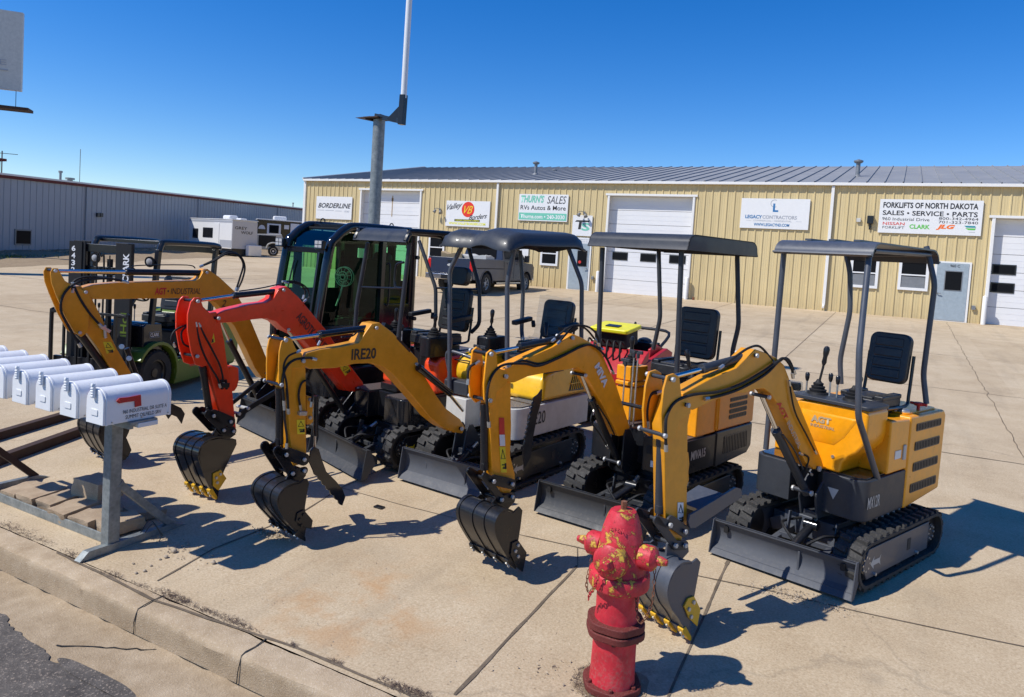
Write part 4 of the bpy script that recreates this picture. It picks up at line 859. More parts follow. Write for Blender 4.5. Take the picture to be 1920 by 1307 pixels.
def blade(root, x, w, ht, mat, yaw=0., yc=0., holes=True, end=True, lift=.0):
    Rz = Matrix.Rotation(yaw, 3, 'Z'); prof = []; n = 8
    for i in range(n+1): t = i/n; z = lift+ht*t; xx = x+.035-.12*math.sin(PI*t*.9)*.55+(.03*(1-t) if t < .2 else 0); prof.append((xx, z))
    b_ = MB(); q = [(a, z) for a, z in prof]+[(a-.012, z) for a, z in prof[::-1]]
    b_.hexa([Rz @ Vector((a, yc-w/2, z)) for a, z in q], [Rz @ Vector((a, yc+w/2, z)) for a, z in q])
    bl = b_.build('dozer_blade', mat, root, ang=30)
    b_ = MB()
    for s_ in (-1, 1):
        ep = [(prof[0][0]+.006, lift), (prof[-1][0]+.012, lift+ht+.004), (prof[-1][0]-.03, lift+ht+.004), (x-.075, lift+ht*.5), (prof[0][0]-.04, lift)]
        b_.hexa([Rz @ Vector((a, yc+s_*(w/2), z)) for a, z in ep], [Rz @ Vector((a, yc+s_*(w/2+.008), z)) for a, z in ep])
    b_.bar(Rz @ Vector((x+.018, yc-w/2, lift+.02)), Rz @ Vector((x+.018, yc+w/2, lift+.02)), .03, .035)
    b_.bar(Rz @ Vector((x-.0, yc-w/2, lift+ht-.006)), Rz @ Vector((x-.0, yc+w/2, lift+ht-.006)), .028, .012); b_.build('blade_edge', mat, bl, bevel=.002)
    if holes:
        b_ = MB()
        for s_ in (-1, 1): b_.rbox(Rz @ Vector((x-.012, yc+s_*(w/2-.085), lift+ht*.76)), (.05, .032, .03), .010, rot=Rz @ Matrix.Rotation(R(90), 3, 'Y')); b_.build('lifting_slot', 'black_matt', bl); b_ = MB()
    b_ = MB()
    for s_ in (-1, 1):
        b_.bar(Rz @ Vector((x-.04, yc*.5+s_*.20, lift+.10)), Rz @ Vector((x-.62, s_*.16, .20)), .045, .06)
        b_.prism([(x-.02, lift+.03), (x-.02, lift+ht*.8), (x-.17, lift+.12), (x-.17, lift+.06)], yc+s_*.20-.008+.03*s_, yc+s_*.20+.008+.03*s_)
        b_.bar(Rz @ Vector((x-.36, s_*.17, .16)), Rz @ Vector((x-.40, s_*.17, .33)), .012, .05)
    b_.bar(Rz @ Vector((x-.30, -.20, .17)), Rz @ Vector((x-.30, .20, .17)), .03, .04)
    b_.build('blade_arm', mat, root, bevel=.004)
    b_ = MB(); b_.cyl(Rz @ Vector((x-.10, yc*.6, lift+.15)), Rz @ Vector((x-.36, 0, .27)), .032, 16); b_.cyl(Rz @ Vector((x-.36, -.05, .28)), Rz @ Vector((x-.36, .05, .28)), .035, 14); bc = b_.build('blade_cylinder', 'black', root, bevel=.003)
    b_ = MB(); b_.cyl(Rz @ Vector((x-.36, 0, .27)), Rz @ Vector((x-.47, 0, .33)), .018, 12); b_.build('piston_rod', 'zinc', bc)
    b_ = MB()
    for s_ in (-1, 1): b_.tube([Rz @ Vector(p) for p in ((x-.16, .05*s_, lift+.2), (x-.2, .14*s_, .27), (x-.34, .19*s_, .26), (x-.48, .10*s_, .28))], .010, 7)
    b_.build('hose', 'black_matt', root)
    return bl
def chassis(root, g, w, x0, x1, ht, fm='black', arrow=None, bl=None, yaw=0., yo=0.):
    for s_ in (-1, 1): track(root, s_*g+yo, x0, x1, w, ht, yaw, fm, arrow)
    Rz = Matrix.Rotation(yaw, 3, 'Z')
    b_ = MB(); b_.box(Rz @ Vector(((x0+x1)/2, 0, ht*.55)), ((x1-x0)*.42, 2*g-w, .13), Rz); b_.box(Rz @ Vector(((x0+x1)/2+.2, 0, ht*.62)), (.30, .40, .16), Rz)
    for s_ in (-1, 1): b_.hexa([Rz @ Vector(p) for p in ((.30, s_*.16, .12), (.30, s_*(g-w/2), .10), (-.25, s_*(g-w/2), .10), (-.25, s_*.16, .12))], [Rz @ Vector(p) for p in ((.26, s_*.16, ht*.80), (.36, s_*(g-w/2), ht*.55), (-.25, s_*(g-w/2), ht*.55), (-.25, s_*.16, ht*.8))])
    b_.build('chassis', fm, root, bevel=.008)
    b_ = MB(); b_.cyl((0, 0, ht*.8), (0, 0, ht+.07), .23, 32); b_.build('turntable', 'black', root, bevel=.004)
    if bl: blade(root, **bl)
# ------------------------------------------------------------------ cab parts
def tubes(root, name, paths, r, mat, k=4, n=12):
    """each path a part of its own"""
    out = []
    for p in paths:
        b_ = MB(); pts = [Vector(q) for q in p]; P = [pts[0]]
        for i in range(1, len(pts)-1):   # rounded bends
            a, c_ = (pts[i-1]-pts[i]), (pts[i+1]-pts[i]); la = min(.06, a.length/2.2); lc = min(.06, c_.length/2.2); A_, B_ = pts[i]+a.normalized()*la, pts[i]+c_.normalized()*lc
            for j in range(k+1): t = j/k; P.append(A_*(1-t)**2+pts[i]*2*t*(1-t)+B_*t*t)
        P.append(pts[-1]); b_.tube(P, r, n, smooth=False); out.append(b_.build(name, mat, root))
    return out
def roofsheet(root, x0, x1, y0, y1, z, drop, mat, r=.09, side=0., th=.012, tilt=0., ribs=0, name='canopy'):
    """bent sheet roof: curls down at the front (x1) and the back (x0)"""
    P = [(x1, z-drop)]; n = 7
    for i in range(n+1): a = PI/2*i/n; P.append((x1-.02-r+r*math.cos(a)*1.0, z-r*.75+r*.75*math.sin(a)))
    for i in range(n+1): a = PI/2+PI/2*i/n; P.append((x0+.02+r+r*math.cos(a), z-r*.75+r*.75*math.sin(a)))
    P.append((x0, z-drop)); Q = []
    for i, p in enumerate(P):
        a, c_ = P[max(0, i-1)], P[min(len(P)-1, i+1)]; t = Vector((c_[0]-a[0], c_[1]-a[1])).normalized(); Q.append((p[0]+t.y*-th*-1*-1, p[1]+t.x*th))
    b_ = MB(); full = P+Q[::-1]; b_.prism(full, y0, y1)
    if side:
        sp = [p for p in P]
        for yy in (y0, y1-.008): b_.prism(sp, yy, yy+.008)
    for k in range(ribs): yy = y0+(y1-y0)*(k+1)/(ribs+1); b_.box(((x0+x1)/2, yy, z+.010), ((x1-x0)*.72, .05, .014))
    return b_.build(name, mat, root, ang=32)
def seat(root, x, y, z, sw=.42, bh=.46, yaw=0., arm_=False, head=False, lean=.16, bz=.0, mat='seat_vinyl'):
    Rz = Matrix.Rotation(yaw, 3, 'Z'); o = Vector((x, y, z))
    def V(a, b2, c_): return o+Rz @ Vector((a, b2, c_))
    b_ = MB(); b_.rbox(V(.02, 0, .05), (.42, sw, .09), .07, 5, rot=Rz); b_.box(V(.03, 0, .10), (.30, sw*.55, .02), Rz)
    for s_ in (-1, 1): b_.bar(V(-.15, s_*sw*.40, .105), V(.18, s_*sw*.40, .105), .07, .035)
    st = b_.build('seat_cushion', mat, root, bevel=.018)
    Ry = Rz @ Matrix.Rotation(-lean, 3, 'Y') @ Matrix.Rotation(R(90), 3, 'Y')
    c0 = V(-.22-bh*.5*math.sin(lean), 0, .13+bz+bh*.5); b_ = MB(); b_.rbox(c0, (bh, sw*.98, .075), .06, 5, rot=Ry); bk = b_.build('backrest', mat, root, bevel=.016)
    fw_ = Rz @ Vector((math.cos(lean), 0, math.sin(lean))); up_ = Rz @ Vector((-math.sin(lean), 0, math.cos(lean))); lf = Rz @ Vector((0, 1, 0)); b_ = MB()
    for k in range(4):
        zc = (-.5+(k+.5)/4)*bh*.84; q = c0+fw_*.036+up_*zc
        b_.hexa([q+lf*a*sw*.34+up_*c_*bh*.095 for a, c_ in ((-1, -1), (1, -1), (1, 1), (-1, 1))], [q+fw_*.009+lf*a*sw*.325+up_*c_*bh*.08 for a, c_ in ((-1, -1), (1, -1), (1, 1), (-1, 1))])
    b_.build('padding', mat, bk, bevel=.008)
    for s_ in (-1, 1): b_ = MB(); b_.tube([V(.12, s_*(sw/2+.01), .03), V(-.20, s_*(sw/2+.015), .03), V(-.25, s_*(sw/2+.012), .12), c0+up_*bh*.1+lf*s_*(sw/2+.01)-fw_*.03], .013, 8); b_.build('seat_frame', 'black', st)
    b_ = MB(); b_.box(V(0, 0, -.03), (.34, sw*.8, .05), Rz); b_.build('seat_rail', 'black', st)
    if head: b_ = MB(); q = c0+up_*(bh*.5+.14); b_.rbox(q, (.20, .27, .085), .06, 5, rot=Ry); b_.build('headrest', mat, root, bevel=.018)
    if arm_:
        for s_ in (-1, 1): b_ = MB(); b_.rbox(V(-.02, s_*(sw/2+.10), .30), (.30, .07, .045), .02, rot=Rz @ Matrix.Rotation(.12, 3, 'Y')); b_.bar(V(-.16, s_*(sw/2+.05), .24), V(-.2, s_*(sw/2+.09), .29), .04); b_.build('armrest', mat, root, bevel=.01)
    return st
def stickl(root, x, y, z, h=.26, lean=(.0, .0), r=.020, boot=True):
    b_ = MB()
    if boot: b_.lathe([(.075, 0), (.070, .015), (.058, .018), (.062, .035), (.046, .040), (.050, .058), (.034, .062), (.038, .080), (.022, .09), (.012, .11)], (x, y, z), n=20)
    t = Vector((x+lean[0], y+lean[1], z+h)); b_.tube([(x, y, z+.06), Vector((x, y, z)).lerp(t, .6), t], .009, 8, smooth=False); j = b_.build('joystick', 'black_matt', root)
    b_ = MB(); dd = (t-Vector((x, y, z))).normalized(); b_.lathe([(r*.55, -.11), (r*.9, -.09), (r*.75, -.05), (r*1.05, -.02), (r*1.15, .01), (r*.8, .028), (r*.2, .034)], t, dd, 14); b_.build('grip', 'black', j)
    return j
def lever(root, x, y, z, h=.13, top='ball', r=.016, name='control_lever', mat='zinc'):
    b_ = MB(); b_.cyl((x, y, z), (x, y, z+h), .007, 8); l = b_.build(name, mat, root); b_ = MB()
    if top == 'ball': b_.lathe([(r*.6, -.045), (r, -.02), (r*1.05, .01), (r*.5, .022)], (x, y, z+h), n=12)
    else: b_.bar((x, y-.045, z+h), (x, y+.045, z+h), .022, .03); b_.cyl((x, y, z+h-.05), (x, y, z+h), .016, 8)
    b_.build('knob', 'black' if top == 'ball' else 'charcoal', l, bevel=.004); return l
def PX(fr, pts):
    out = []
    for p in pts:
        out.append(Vector(fr.q(p[0], p[1], **({'x': p[2]} if not isinstance(p[2], dict) else p[2]))))
    return out
GRP = 'mini excavators lined up with their booms towards the street'
# ================================================================== E: rightmost yellow machine with grey skirt
fE = Fr(-.33, 6.085, -112); rE = empty('mini_excavator', fE)
tag(rE, 'rightmost yellow mini excavator with grey skirt lettered MX12R and thin grey canopy', 'excavator', GRP)
chassis(rE, .41, .19, -.74, .72, .36, 'slate', (.40, 'silver_letter'), dict(x=.79, w=1.0, ht=.24, mat='blade_slate', yaw=.14, yc=-.07), yaw=.0, yo=.04)
def skirt(root, x0, x1, hw, z0, z1, mat, r=.09, notch=.13, nx=.30):
    P = [(x1, -notch), (x1, -hw+r)]+[(x1-r+r*math.cos(R(-a)), -hw+r-r*math.sin(R(a))) for a in (20, 45, 70, 90)]+[(x0, -hw), (x0, hw)]+[(x1-r+r*math.cos(R(a)), hw-r+r*math.sin(R(a))) for a in (90, 70, 45, 20)]+[(x1, hw-r), (x1, notch), (nx, notch), (nx, -notch)]
    b_ = MB(); b_.prism(P, z0, z1, 'z'); return b_.build('skirt', mat, root, bevel=.008)
sk = skirt(rE, -.36, .45, .43, .41, .70, 'charcoal', notch=.12)
b_ = MB()
for s_ in (-1, 1): b_.prism([(.42, s_*.15), (.42, s_*.36), (.38, s_*.405), (.02, s_*.405), (.02, s_*.15)], .702, .712, 'z')
b_.build('floor_mat', 'gloss_black', sk, bevel=.004)
text('MX12R', (.30, .4315, .545), (-1, 0, 0), (0, 0, 1), .19, .085, 'silver_letter', sk, bold=.015)
b_ = MB(); b_.add([(.4515, .17, .60), (.4515, .25, .60), (.4515, .215, .52)], [(0, 1, 2)]); b_.build('triangle_sticker', 'silver_letter', sk)
# swing post
def post(root, fr, bp, z0, low=None, w=.14, mat='charcoal'):
    zf = bp.F.z; g = fr.o.z; zb, ub = (zf-.25, .03) if low is None else (bp.uz(low)[1], bp.uz(low)[0]); z0 = g+z0; b_ = MB()
    P = [(-.30, z0), (ub+.01, z0), (ub+.055, zb-.03), (ub+.055, zb+.02), (.045, zf-.01), (.02, zf+.045), (-.04, zf+.045), (-.15, zf-.10), (-.30, z0+.14)]
    for o_ in (w/2, -w/2+.016): bp.plate(b_, P, o_, .016, raw=True)
    bp.plate(b_, [(-.30, z0-.002), (ub, z0-.002), (ub, z0+.04), (-.30, z0+.04)], w/2-.017, w-.034, raw=True); bp.plate(b_, [(-.19, z0+.03), (-.15, z0+.03), (-.15, zf-.13), (-.19, zf-.13)], w/2-.017, w-.034, raw=True)
    q = bp.W((-.20, z0-.06)); b_.cyl(q, q+Vector((0, 0, zf-z0-.02)), .045, 16)
    return b_.build('swing_post', mat, root, fr, bevel=.004)
# engine housing with side slots
def housing(root, pts_side, y0, y1, mat, slots, lower=None, name='engine_cover', mesh='black', bev=.02):
    b_ = MB(); b_.prism(pts_side, y0, y1); h = b_.build(name, mat, root, bevel=bev)
    for (xa, xb, za, zb) in slots:
        b_ = MB(); P = [(p[0]+(xa+xb)/2, p[1]+(za+zb)/2) for p in rpoly(xb-xa, zb-za, min(.018, (zb-za)/2.2))]; b_.prism(P, y1-.002, y1+.003); v = b_.build('vent', mesh, h)
        b_ = MB(); n = int((xb-xa)/.03)
        for i in range(n): x = xa+.02+i*(xb-xa-.04)/max(1, n-1); b_.bar((x-.006, y1+.004, za+.008), (x+.006, y1+.004, zb-.008), .004, .006)
        b_.build('grille', 'charcoal', v)
    return h
hs = housing(rE, [(-.20, .40), (-.86, .46), (-.88, 1.06), (-.84, 1.10), (-.20, 1.10)], -.40, .44, 'amber', [(-.78, -.30, .98, 1.04), (-.78, -.30, .83, .90), (-.78, -.30, .67, .74), (-.78, -.28, .51, .58)])
b_ = MB(); b_.prism([(-.20, .71), (-.20, 1.085), (.13, 1.10), (.13, .71)], -.10, .435); b_.build('side_panel', 'amber', rE, bevel=.015)
b_ = MB(); b_.prism([(-.20, .71), (-.20, 1.085), (.20, 1.12), (.20, .71)], -.41, -.142); b_.build('side_panel', 'amber', rE, bevel=.015)
# curved front console: side profile in y-z, extruded along x
P = [(-.14, .71), (-.14, 1.15), (-.11, 1.18), (.37, 1.20), (.40, 1.17), (.40, 1.02), (.385, .94), (.34, .88), (.29, .84), (.25, .79), (.235, .71)]
b_ = MB(); b_.prism(P, .10, .435, 'x'); con = b_.build('front_console', 'amber', rE, bevel=.022)
b_ = MB(); b_.hexa([(.435, y, z) for y, z in ((-.08, .99), (-.05, .90), (.18, .90), (.25, .97), (.34, 1.12), (-.08, 1.12))], [(.443, y, z) for y, z in ((-.06, .985), (-.035, .915), (.17, .915), (.235, .98), (.305, 1.105), (-.06, 1.105))]); b_.build('raised_panel', 'amber', con, bevel=.004)
text('AGT', (.4455, .075, 1.065), (0, 1, 0), (0, 0, 1), .15, .050, 'letter_tan', con, bold=.05); text('INDUSTRIAL', (.4455, .09, 1.018), (0, 1, 0), (0, 0, 1), .18, .022, 'letter_tan', con, bold=.02)
b_ = MB(); b_.lathe([(.012, 0), (.012, .006)], (.435, .18, .82), (1, 0, 0), 12); b_.build('bolt', 'zinc', con)
b_ = MB(); b_.rbox((.29, .12, 1.205), (.32, .60, .03), .04); b_.build('lever_deck', 'charcoal', rE, bevel=.008)
b_ = MB(); b_.rbox((-.53, .02, 1.106), (.56, .74, .012), .05); b_.build('engine_lid', 'amber', rE, bevel=.004)
b_ = MB(); b_.lathe([(.045, 0), (.045, .012), (.038, .02), (.012, .03)], (-.30, .34, 1.11)); b_.build('filler_cap', 'zinc', rE)
b_ = MB(); b_.lathe([(.012, 0), (.012, .03), (.03, .034), (.035, .05), (.03, .06)], (-.52, .36, 1.11)); b_.bar((-.52, .30, 1.158), (-.52, .42, 1.158), .02); b_.build('battery_switch', 'letter_red', rE)
b_ = MB(); b_.box((-.02, .4375, .84), (.10, .004, .06)); b_.build('data_plate', 'paper', rE); b_ = MB(); b_.box((-.125, .44, .845), (.045, .012, .11)); b_.build('fuse_box', 'silver_letter', rE, bevel=.004)
seat(rE, -.16, .155, 1.12, .315, .39, bz=.05)
stickl(rE, .28, -.05, 1.22, .33, (-.02, .03)); stickl(rE, .28, .22, 1.22, .15, (-.02, .02))
lever(rE, .28, .04, 1.22, .15); lever(rE, .28, .095, 1.22, .14); lever(rE, .30, -.13, 1.22, .13)
roofsheet(rE, -.66, .54, -.36, .37, 2.36, .085, 'slate', r=.13, ribs=3)
tubes(rE, 'canopy_post', [PX(fE, [(1470, 472, .42), (1436, 842, .42)]), PX(fE, [(1630, 474, .45), (1611, 658, {'y': .40}), (1609, 782, {'y': .425}), (1645, 897, {'y': .415})]),
    PX(fE, [(1737, 462, -.55), (1753, 533, -.55), (1731, 703, -.55), (1737, 757, -.55)]), PX(fE, [(1586, 474, -.55), (1594, 510, -.55), (1594, 584, -.55), (1575, 675, -.55), (1577, 720, -.55)])], .021, 'slate')
b_ = MB()
for xx in (.42, -.55):
    b_.cyl((xx, -.33, 2.30), (xx, .34, 2.32), .018, 10)
for yy in (-.31, .33): b_.cyl((.42, yy, 2.30), (-.55, yy, 2.32), .018, 10)
b_.build('canopy_frame', 'slate', rE)
bE = BP(fE, (1542, 879), .70, (1250, 1180), .0)
arm(rE, fE, bE, dict(paint='ochre', dark='charcoal', bw=.11, sw=.09,
    boom=[(1290, 768), (1279, 757), (1281, 738), (1337, 708), (1381, 690), (1407, 664), (1417, 655), (1432, 660), (1455, 670), (1470, 684), (1481, 712), (1494, 747), (1513, 793), (1541, 862), (1546, 879), (1526, 880), (1510, 867), (1488, 816), (1463, 766), (1445, 738), (1432, 729), (1412, 731), (1396, 738), (1378, 736), (1337, 752), (1300, 769)],
    stick=[(1262, 740), (1292, 748), (1296, 765), (1290, 797), (1289, 890), (1288, 985), (1277, 1016), (1262, 1012), (1248, 979), (1246, 828), (1244, 800)],
    ear=[(1250, 704), (1262, 700), (1272, 706), (1276, 742), (1294, 752), (1293, 775), (1272, 790), (1262, 822), (1250, 828), (1240, 820), (1238, 776), (1243, 730)],
    pins=[(1262, 712), (1290, 760), (1247, 817), (1419, 667, .07, .07), (1442, 745, .062, .062), (1285, 997), (1257, 985), (1267, 1023), (1285, 1023), (1521, 925, .066, .066, .020), (1536, 879, .07, .07, .02)],
    cyls=[('dipper_cylinder', (1263, 706), (1325, 690), (1318, 691), (1410, 666), .014, .027), ('boom_cylinder', (1427, 739), (1458, 812), (1455, 808), (1510, 921), .016, .030, .0, [(1468, 815), (1490, 845), (1506, 880)]), ('bucket_cylinder', (1236, 950), (1233, 975), (1240, 826), (1237, 955), .014, .028)],
    links=[((1257, 985), (1232, 975), .05), ((1285, 997), (1258, 978), .07), ((1232, 975), (1267, 1023), .05), ((1267, 1023), (1285, 1023), .055)],
    bucket=dict(w=.33, mat='slate', side=[(1308, 1047), (1314, 1054), (1307, 1092), (1302, 1120), (1296, 1150), (1292, 1200), (1290, 1190), (1273, 1158), (1259, 1138), (1252, 1115), (1255, 1094), (1265, 1071), (1279, 1058), (1296, 1057)],
        arc=[(1296, 1055), (1279, 1057), (1265, 1070), (1255, 1092), (1252, 1115), (1259, 1138), (1273, 1158), (1290, 1190)], teeth='tooth_yellow', cutter=[(1291, 1122), (1302, 1118), (1314, 1143), (1308, 1175), (1292, 1159), (1283, 1137)],
        cbolts=[(1300, 1129), (1291, 1142), (1295, 1156)], hang=[(1252, 1020), (1262, 1012), (1290, 1018), (1292, 1035), (1268, 1062), (1248, 1060)]),
    hoses=[(.075, .009, [(1249, 845, .09), (1248, 800, .09), (1252, 775, .08), (1268, 752, .075), (1300, 740), (1345, 735), (1385, 722), (1425, 700), (1455, 680), (1470, 672), (1484, 690), (1487, 708)]), (.066, .009, [(1322, 748), (1350, 742), (1390, 728), (1435, 702), (1462, 676), (1478, 674), (1490, 700)]),
        (.05, .008, [(1350, 690), (1380, 668), (1405, 652), (1425, 650), (1445, 672), (1452, 682)]), (-.05, .010, [(1215, 800, -.06), (1213, 770, -.06), (1220, 740, -.06), (1240, 735, -.04)]), (.03, .006, [(1480, 715, .07), (1490, 770, .07), (1512, 815, .07), (1530, 850, .07)]), (.08, .007, [(1500, 850, .06), (1516, 858, .06), (1512, 880, .05), (1522, 890, .05)])],
    thumb=[dict(poly=[(1291, 978), (1294, 966), (1380, 914), (1390, 917), (1392, 930), (1386, 936), (1304, 990), (1294, 990)], mat='slate', offs=(.10, -.10))]))
plane_text(bE, rE, 'AGT', (1458, 752), (1475, 787), .045, .0565, 'letter_red', fE, bold=.03, shear=.2); plane_text(bE, rE, 'INDUSTRIAL', (1477, 790), (1499, 838), .04, .0565, 'silver_letter', fE, shear=.2)
sticker(bE, rE, [(1270, 942), (1281, 942), (1281, 984), (1270, 984)], .046, 'paper', fE)
b_ = MB(); bE.plate(b_, [(1280, 845), (1291, 848), (1293, 870), (1291, 885), (1292, 900), (1288, 912), (1280, 915)], .03, .06); b_.build('thumb_bracket', 'ochre', rE, fE, bevel=.003)
b_ = MB(); bE.plate(b_, [(1310, 955), (1355, 925), (1362, 933), (1318, 965)], .09, .18); b_.build('thumb_crossbar', 'slate', rE, fE, bevel=.003)
b_ = MB(); c_ = bE.P((1489, 724), .02); b_.rbox(c_, (.11, .06, .07), .02); b_.build('work_lamp', 'clear_plastic', rE, fE, bevel=.01)
b_ = MB(); c_ = bE.P((1489, 724), .02); b_.rbox(c_, (.09, .045, .055), .015); b_.build('lamp_body', 'black', rE, fE, bevel=.01)
# ================================================================== D: MIVA15
fD = Fr(-1.755, 6.16, -105); rD = empty('mini_excavator', fD)
tag(rD, 'second excavator from the right: black lower body, MIVA lettered boom and boxy dark canopy', 'excavator', GRP)
chassis(rD, .385, .20, -.74, .70, .38, 'black', (.40, 'silver_letter'), dict(x=.845, w=.96, ht=.25, mat='blade_black', yaw=.14, yc=-.18), yaw=.02)
sk = skirt(rD, -.30, .44, .44, .42, .70, 'black', notch=.12); 
text('MIVA15', (.10, .4415, .57), (-1, 0, 0), (0, 0, 1), .24, .075, 'silver_letter', sk, bold=.03)
b_ = MB()
for s_ in (-1, 1): b_.prism([(.42, s_*.14), (.42, s_*.38), (.38, s_*.42), (.0, s_*.42), (.0, s_*.14)], .702, .712, 'z')
b_.build('floor_mat', 'tread_plate', sk)
b_ = MB(); b_.box((.4415, .22, .60), (.004, .12, .07)); b_.build('data_plate', 'black_matt', sk); b_ = MB(); b_.box((.4415, .24, .49), (.004, .07, .05)); b_.build('sticker', 'paper', sk)
hs = housing(rD, [(-.18, .72), (-.88, .72), (-.88, 1.02), (-.80, 1.08), (-.18, 1.04)], -.44, .45, 'orange', [(-.72, -.38, .90, .94), (-.72, -.38, .85, .89), (-.72, -.38, .80, .84), (-.72, -.38, .955, .99)])
housing(rD, [(-.18, .40), (-.80, .44), (-.88, .50), (-.88, .718), (-.18, .718)], -.44, .45, 'black', [(-.78, -.32, .50, .66)], name='lower_engine_cover')
b_ = MB(); b_.box((.0, -.30, .86), (.26, .20, .30)); b_.box((.03, -.30, 1.04), (.24, .20, .04)); b_.build('side_console', 'orange', rD, bevel=.012)
b_ = MB(); b_.box((.02, -.31, 1.13), (.22, .19, .13)); b_.build('lever_box', 'orange', rD, bevel=.010)
b_ = MB(); b_.box((-.02, .38, .90), (.34, .10, .38)); b_.build('side_panel', 'orange', rD, bevel=.012)
b_ = MB(); b_.rbox((-.22, .02, 1.08), (.42, .42, .05), .05); b_.build('seat_base', 'black_matt', rD, bevel=.01)
seat(rD, -.22, .04, 1.15, .40, .46, lean=.10)
stickl(rD, .04, -.32, 1.20, .22, (.0, .0)); stickl(rD, .04, .30, 1.10, .28, (.02, -.05))
for (xx, yy, z, h) in ((.30, -.20, .72, .55), (.33, -.10, .72, .64), (.33, -.06, .72, .64), (.25, .06, .95, .25)): lever(rD, xx, yy, z, h, top='T')
b_ = MB(); b_.tube([(.42, -.40, .92), (.45, -.2, .93), (.45, .1, .93), (.42, .30, .92)], .016, 8); b_.build('guard_bar', 'black', rD)
roofsheet(rD, -.68, .56, -.50, .46, 2.36, .125, 'charcoal', r=.11, side=1)
tubes(rD, 'canopy_post', [PX(fD, [(1130, 464, .45), (1120, 700, .45)]), PX(fD, [(1278, 466, .45), (1269, 700, .45)]), PX(fD, [(1235, 466, -.55), (1238, 596, -.55), (1225, 655, -.55)]), PX(fD, [(1382, 466, -.55), (1385, 611, -.55), (1373, 660, -.55), (1374, 700, -.55)])], .021, 'charcoal')
bD = BP(fD, (1163, 812), .70, (950, 1058), .0)
arm(rD, fD, bD, dict(paint='orange', bw=.11, sw=.09,
    boom=[(956, 718), (948, 708), (946, 692), (990, 671), (1038, 650), (1063, 634), (1074, 626), (1087, 631), (1109, 643), (1128, 660), (1141, 690), (1155, 720), (1181, 800), (1178, 815), (1160, 818), (1131, 761), (1111, 724), (1095, 697), (1082, 690), (1071, 692), (1030, 698), (990, 706), (966, 717)],
    stick=[(922, 690), (950, 694), (958, 712), (958, 745), (959, 800), (957, 854), (966, 890), (965, 905), (956, 927), (942, 924), (930, 905), (923, 880), (918, 781), (920, 740)],
    ear=[(912, 662), (920, 655), (929, 660), (932, 690), (946, 694), (954, 704), (948, 720), (930, 735), (927, 757), (918, 762), (907, 750), (906, 720), (909, 690)],
    pins=[(921, 664), (949, 706), (919, 751), (1074, 634, .07, .07), (1098, 704, .062, .062), (926, 903), (961, 908), (941, 937), (961, 932), (1160, 868, .066, .066, .020)],
    cyls=[('dipper_cylinder', (924, 661), (980, 650), (975, 650), (1065, 632), .013, .025), ('boom_cylinder', (1090, 700), (1111, 755), (1109, 750), (1160, 868), .015, .028, 0, [(1121, 760), (1140, 790), (1152, 815)]), ('bucket_cylinder', (908, 870), (909, 893), (908, 760), (908, 875), .013, .026)],
    links=[((926, 903), (909, 893), .05), ((961, 908), (926, 900), .07), ((909, 893), (941, 937), .05), ((941, 937), (961, 932), .055)],
    bucket=dict(w=.36, mat='black', side=[(974, 950), (980, 957), (976, 990), (972, 1015), (975, 1045), (980, 1073), (962, 1058), (946, 1034), (932, 1006), (928, 982), (936, 964), (950, 957), (962, 962)],
        arc=[(962, 960), (950, 956), (938, 963), (929, 980), (931, 1004), (946, 1034), (962, 1058)], teeth='black', cutter=[(961, 1018), (972, 1013), (988, 1036), (981, 1072), (968, 1062), (958, 1040)],
        cbolts=[(971, 1022), (966, 1033), (971, 1043)], bm='pin_cap', hang=[(925, 940), (940, 925), (966, 925), (966, 940), (944, 965), (924, 965)]),
    hoses=[(.075, .009, [(917, 800, .09), (913, 745, .09), (922, 705, .08), (945, 684), (985, 682), (1010, 686), (1050, 670), (1090, 650), (1112, 648), (1135, 668), (1150, 700)]), (.06, .008, [(950, 688), (980, 676), (1015, 682), (1060, 664), (1100, 646), (1130, 655)]), (-.05, .009, [(877, 720, -.06), (880, 690, -.06), (898, 678, -.04)]), (.05, .008, [(1035, 640), (1060, 618), (1080, 610), (1100, 618), (1118, 640)]), (.05, .008, [(1045, 645), (1075, 614), (1100, 612), (1118, 626), (1124, 650)]),
        (.06, .006, [(1113, 770, .06), (1108, 790, .07), (1125, 815, .07), (1140, 840, .06)])],
    thumb=[dict(poly=[(1017, 730)]+[(1010, 740)]+serr((1004, 744), (985, 826), 9, 2.2)+[(981, 842), (984, 880), (996, 856), (1000, 820), (1008, 778), (1016, 750)], offs=(.05,))]))
plane_text(bD, rD, 'MIVA', (1118, 682), (1136, 722), .07, .0565, 'letter_white', fD, bold=.05, shear=.15)
sticker(bD, rD, [(936, 838), (947, 838), (950, 886), (939, 886)], .046, 'sticker_yellow', fD); sticker(bD, rD, [(935, 783), (945, 783), (947, 836), (936, 836)], .0465, 'letter_red', fD, mark=False); sticker(bD, rD, [(936, 815), (946, 815), (947, 836), (937, 836)], .0475, 'paper', fD, mark=False)
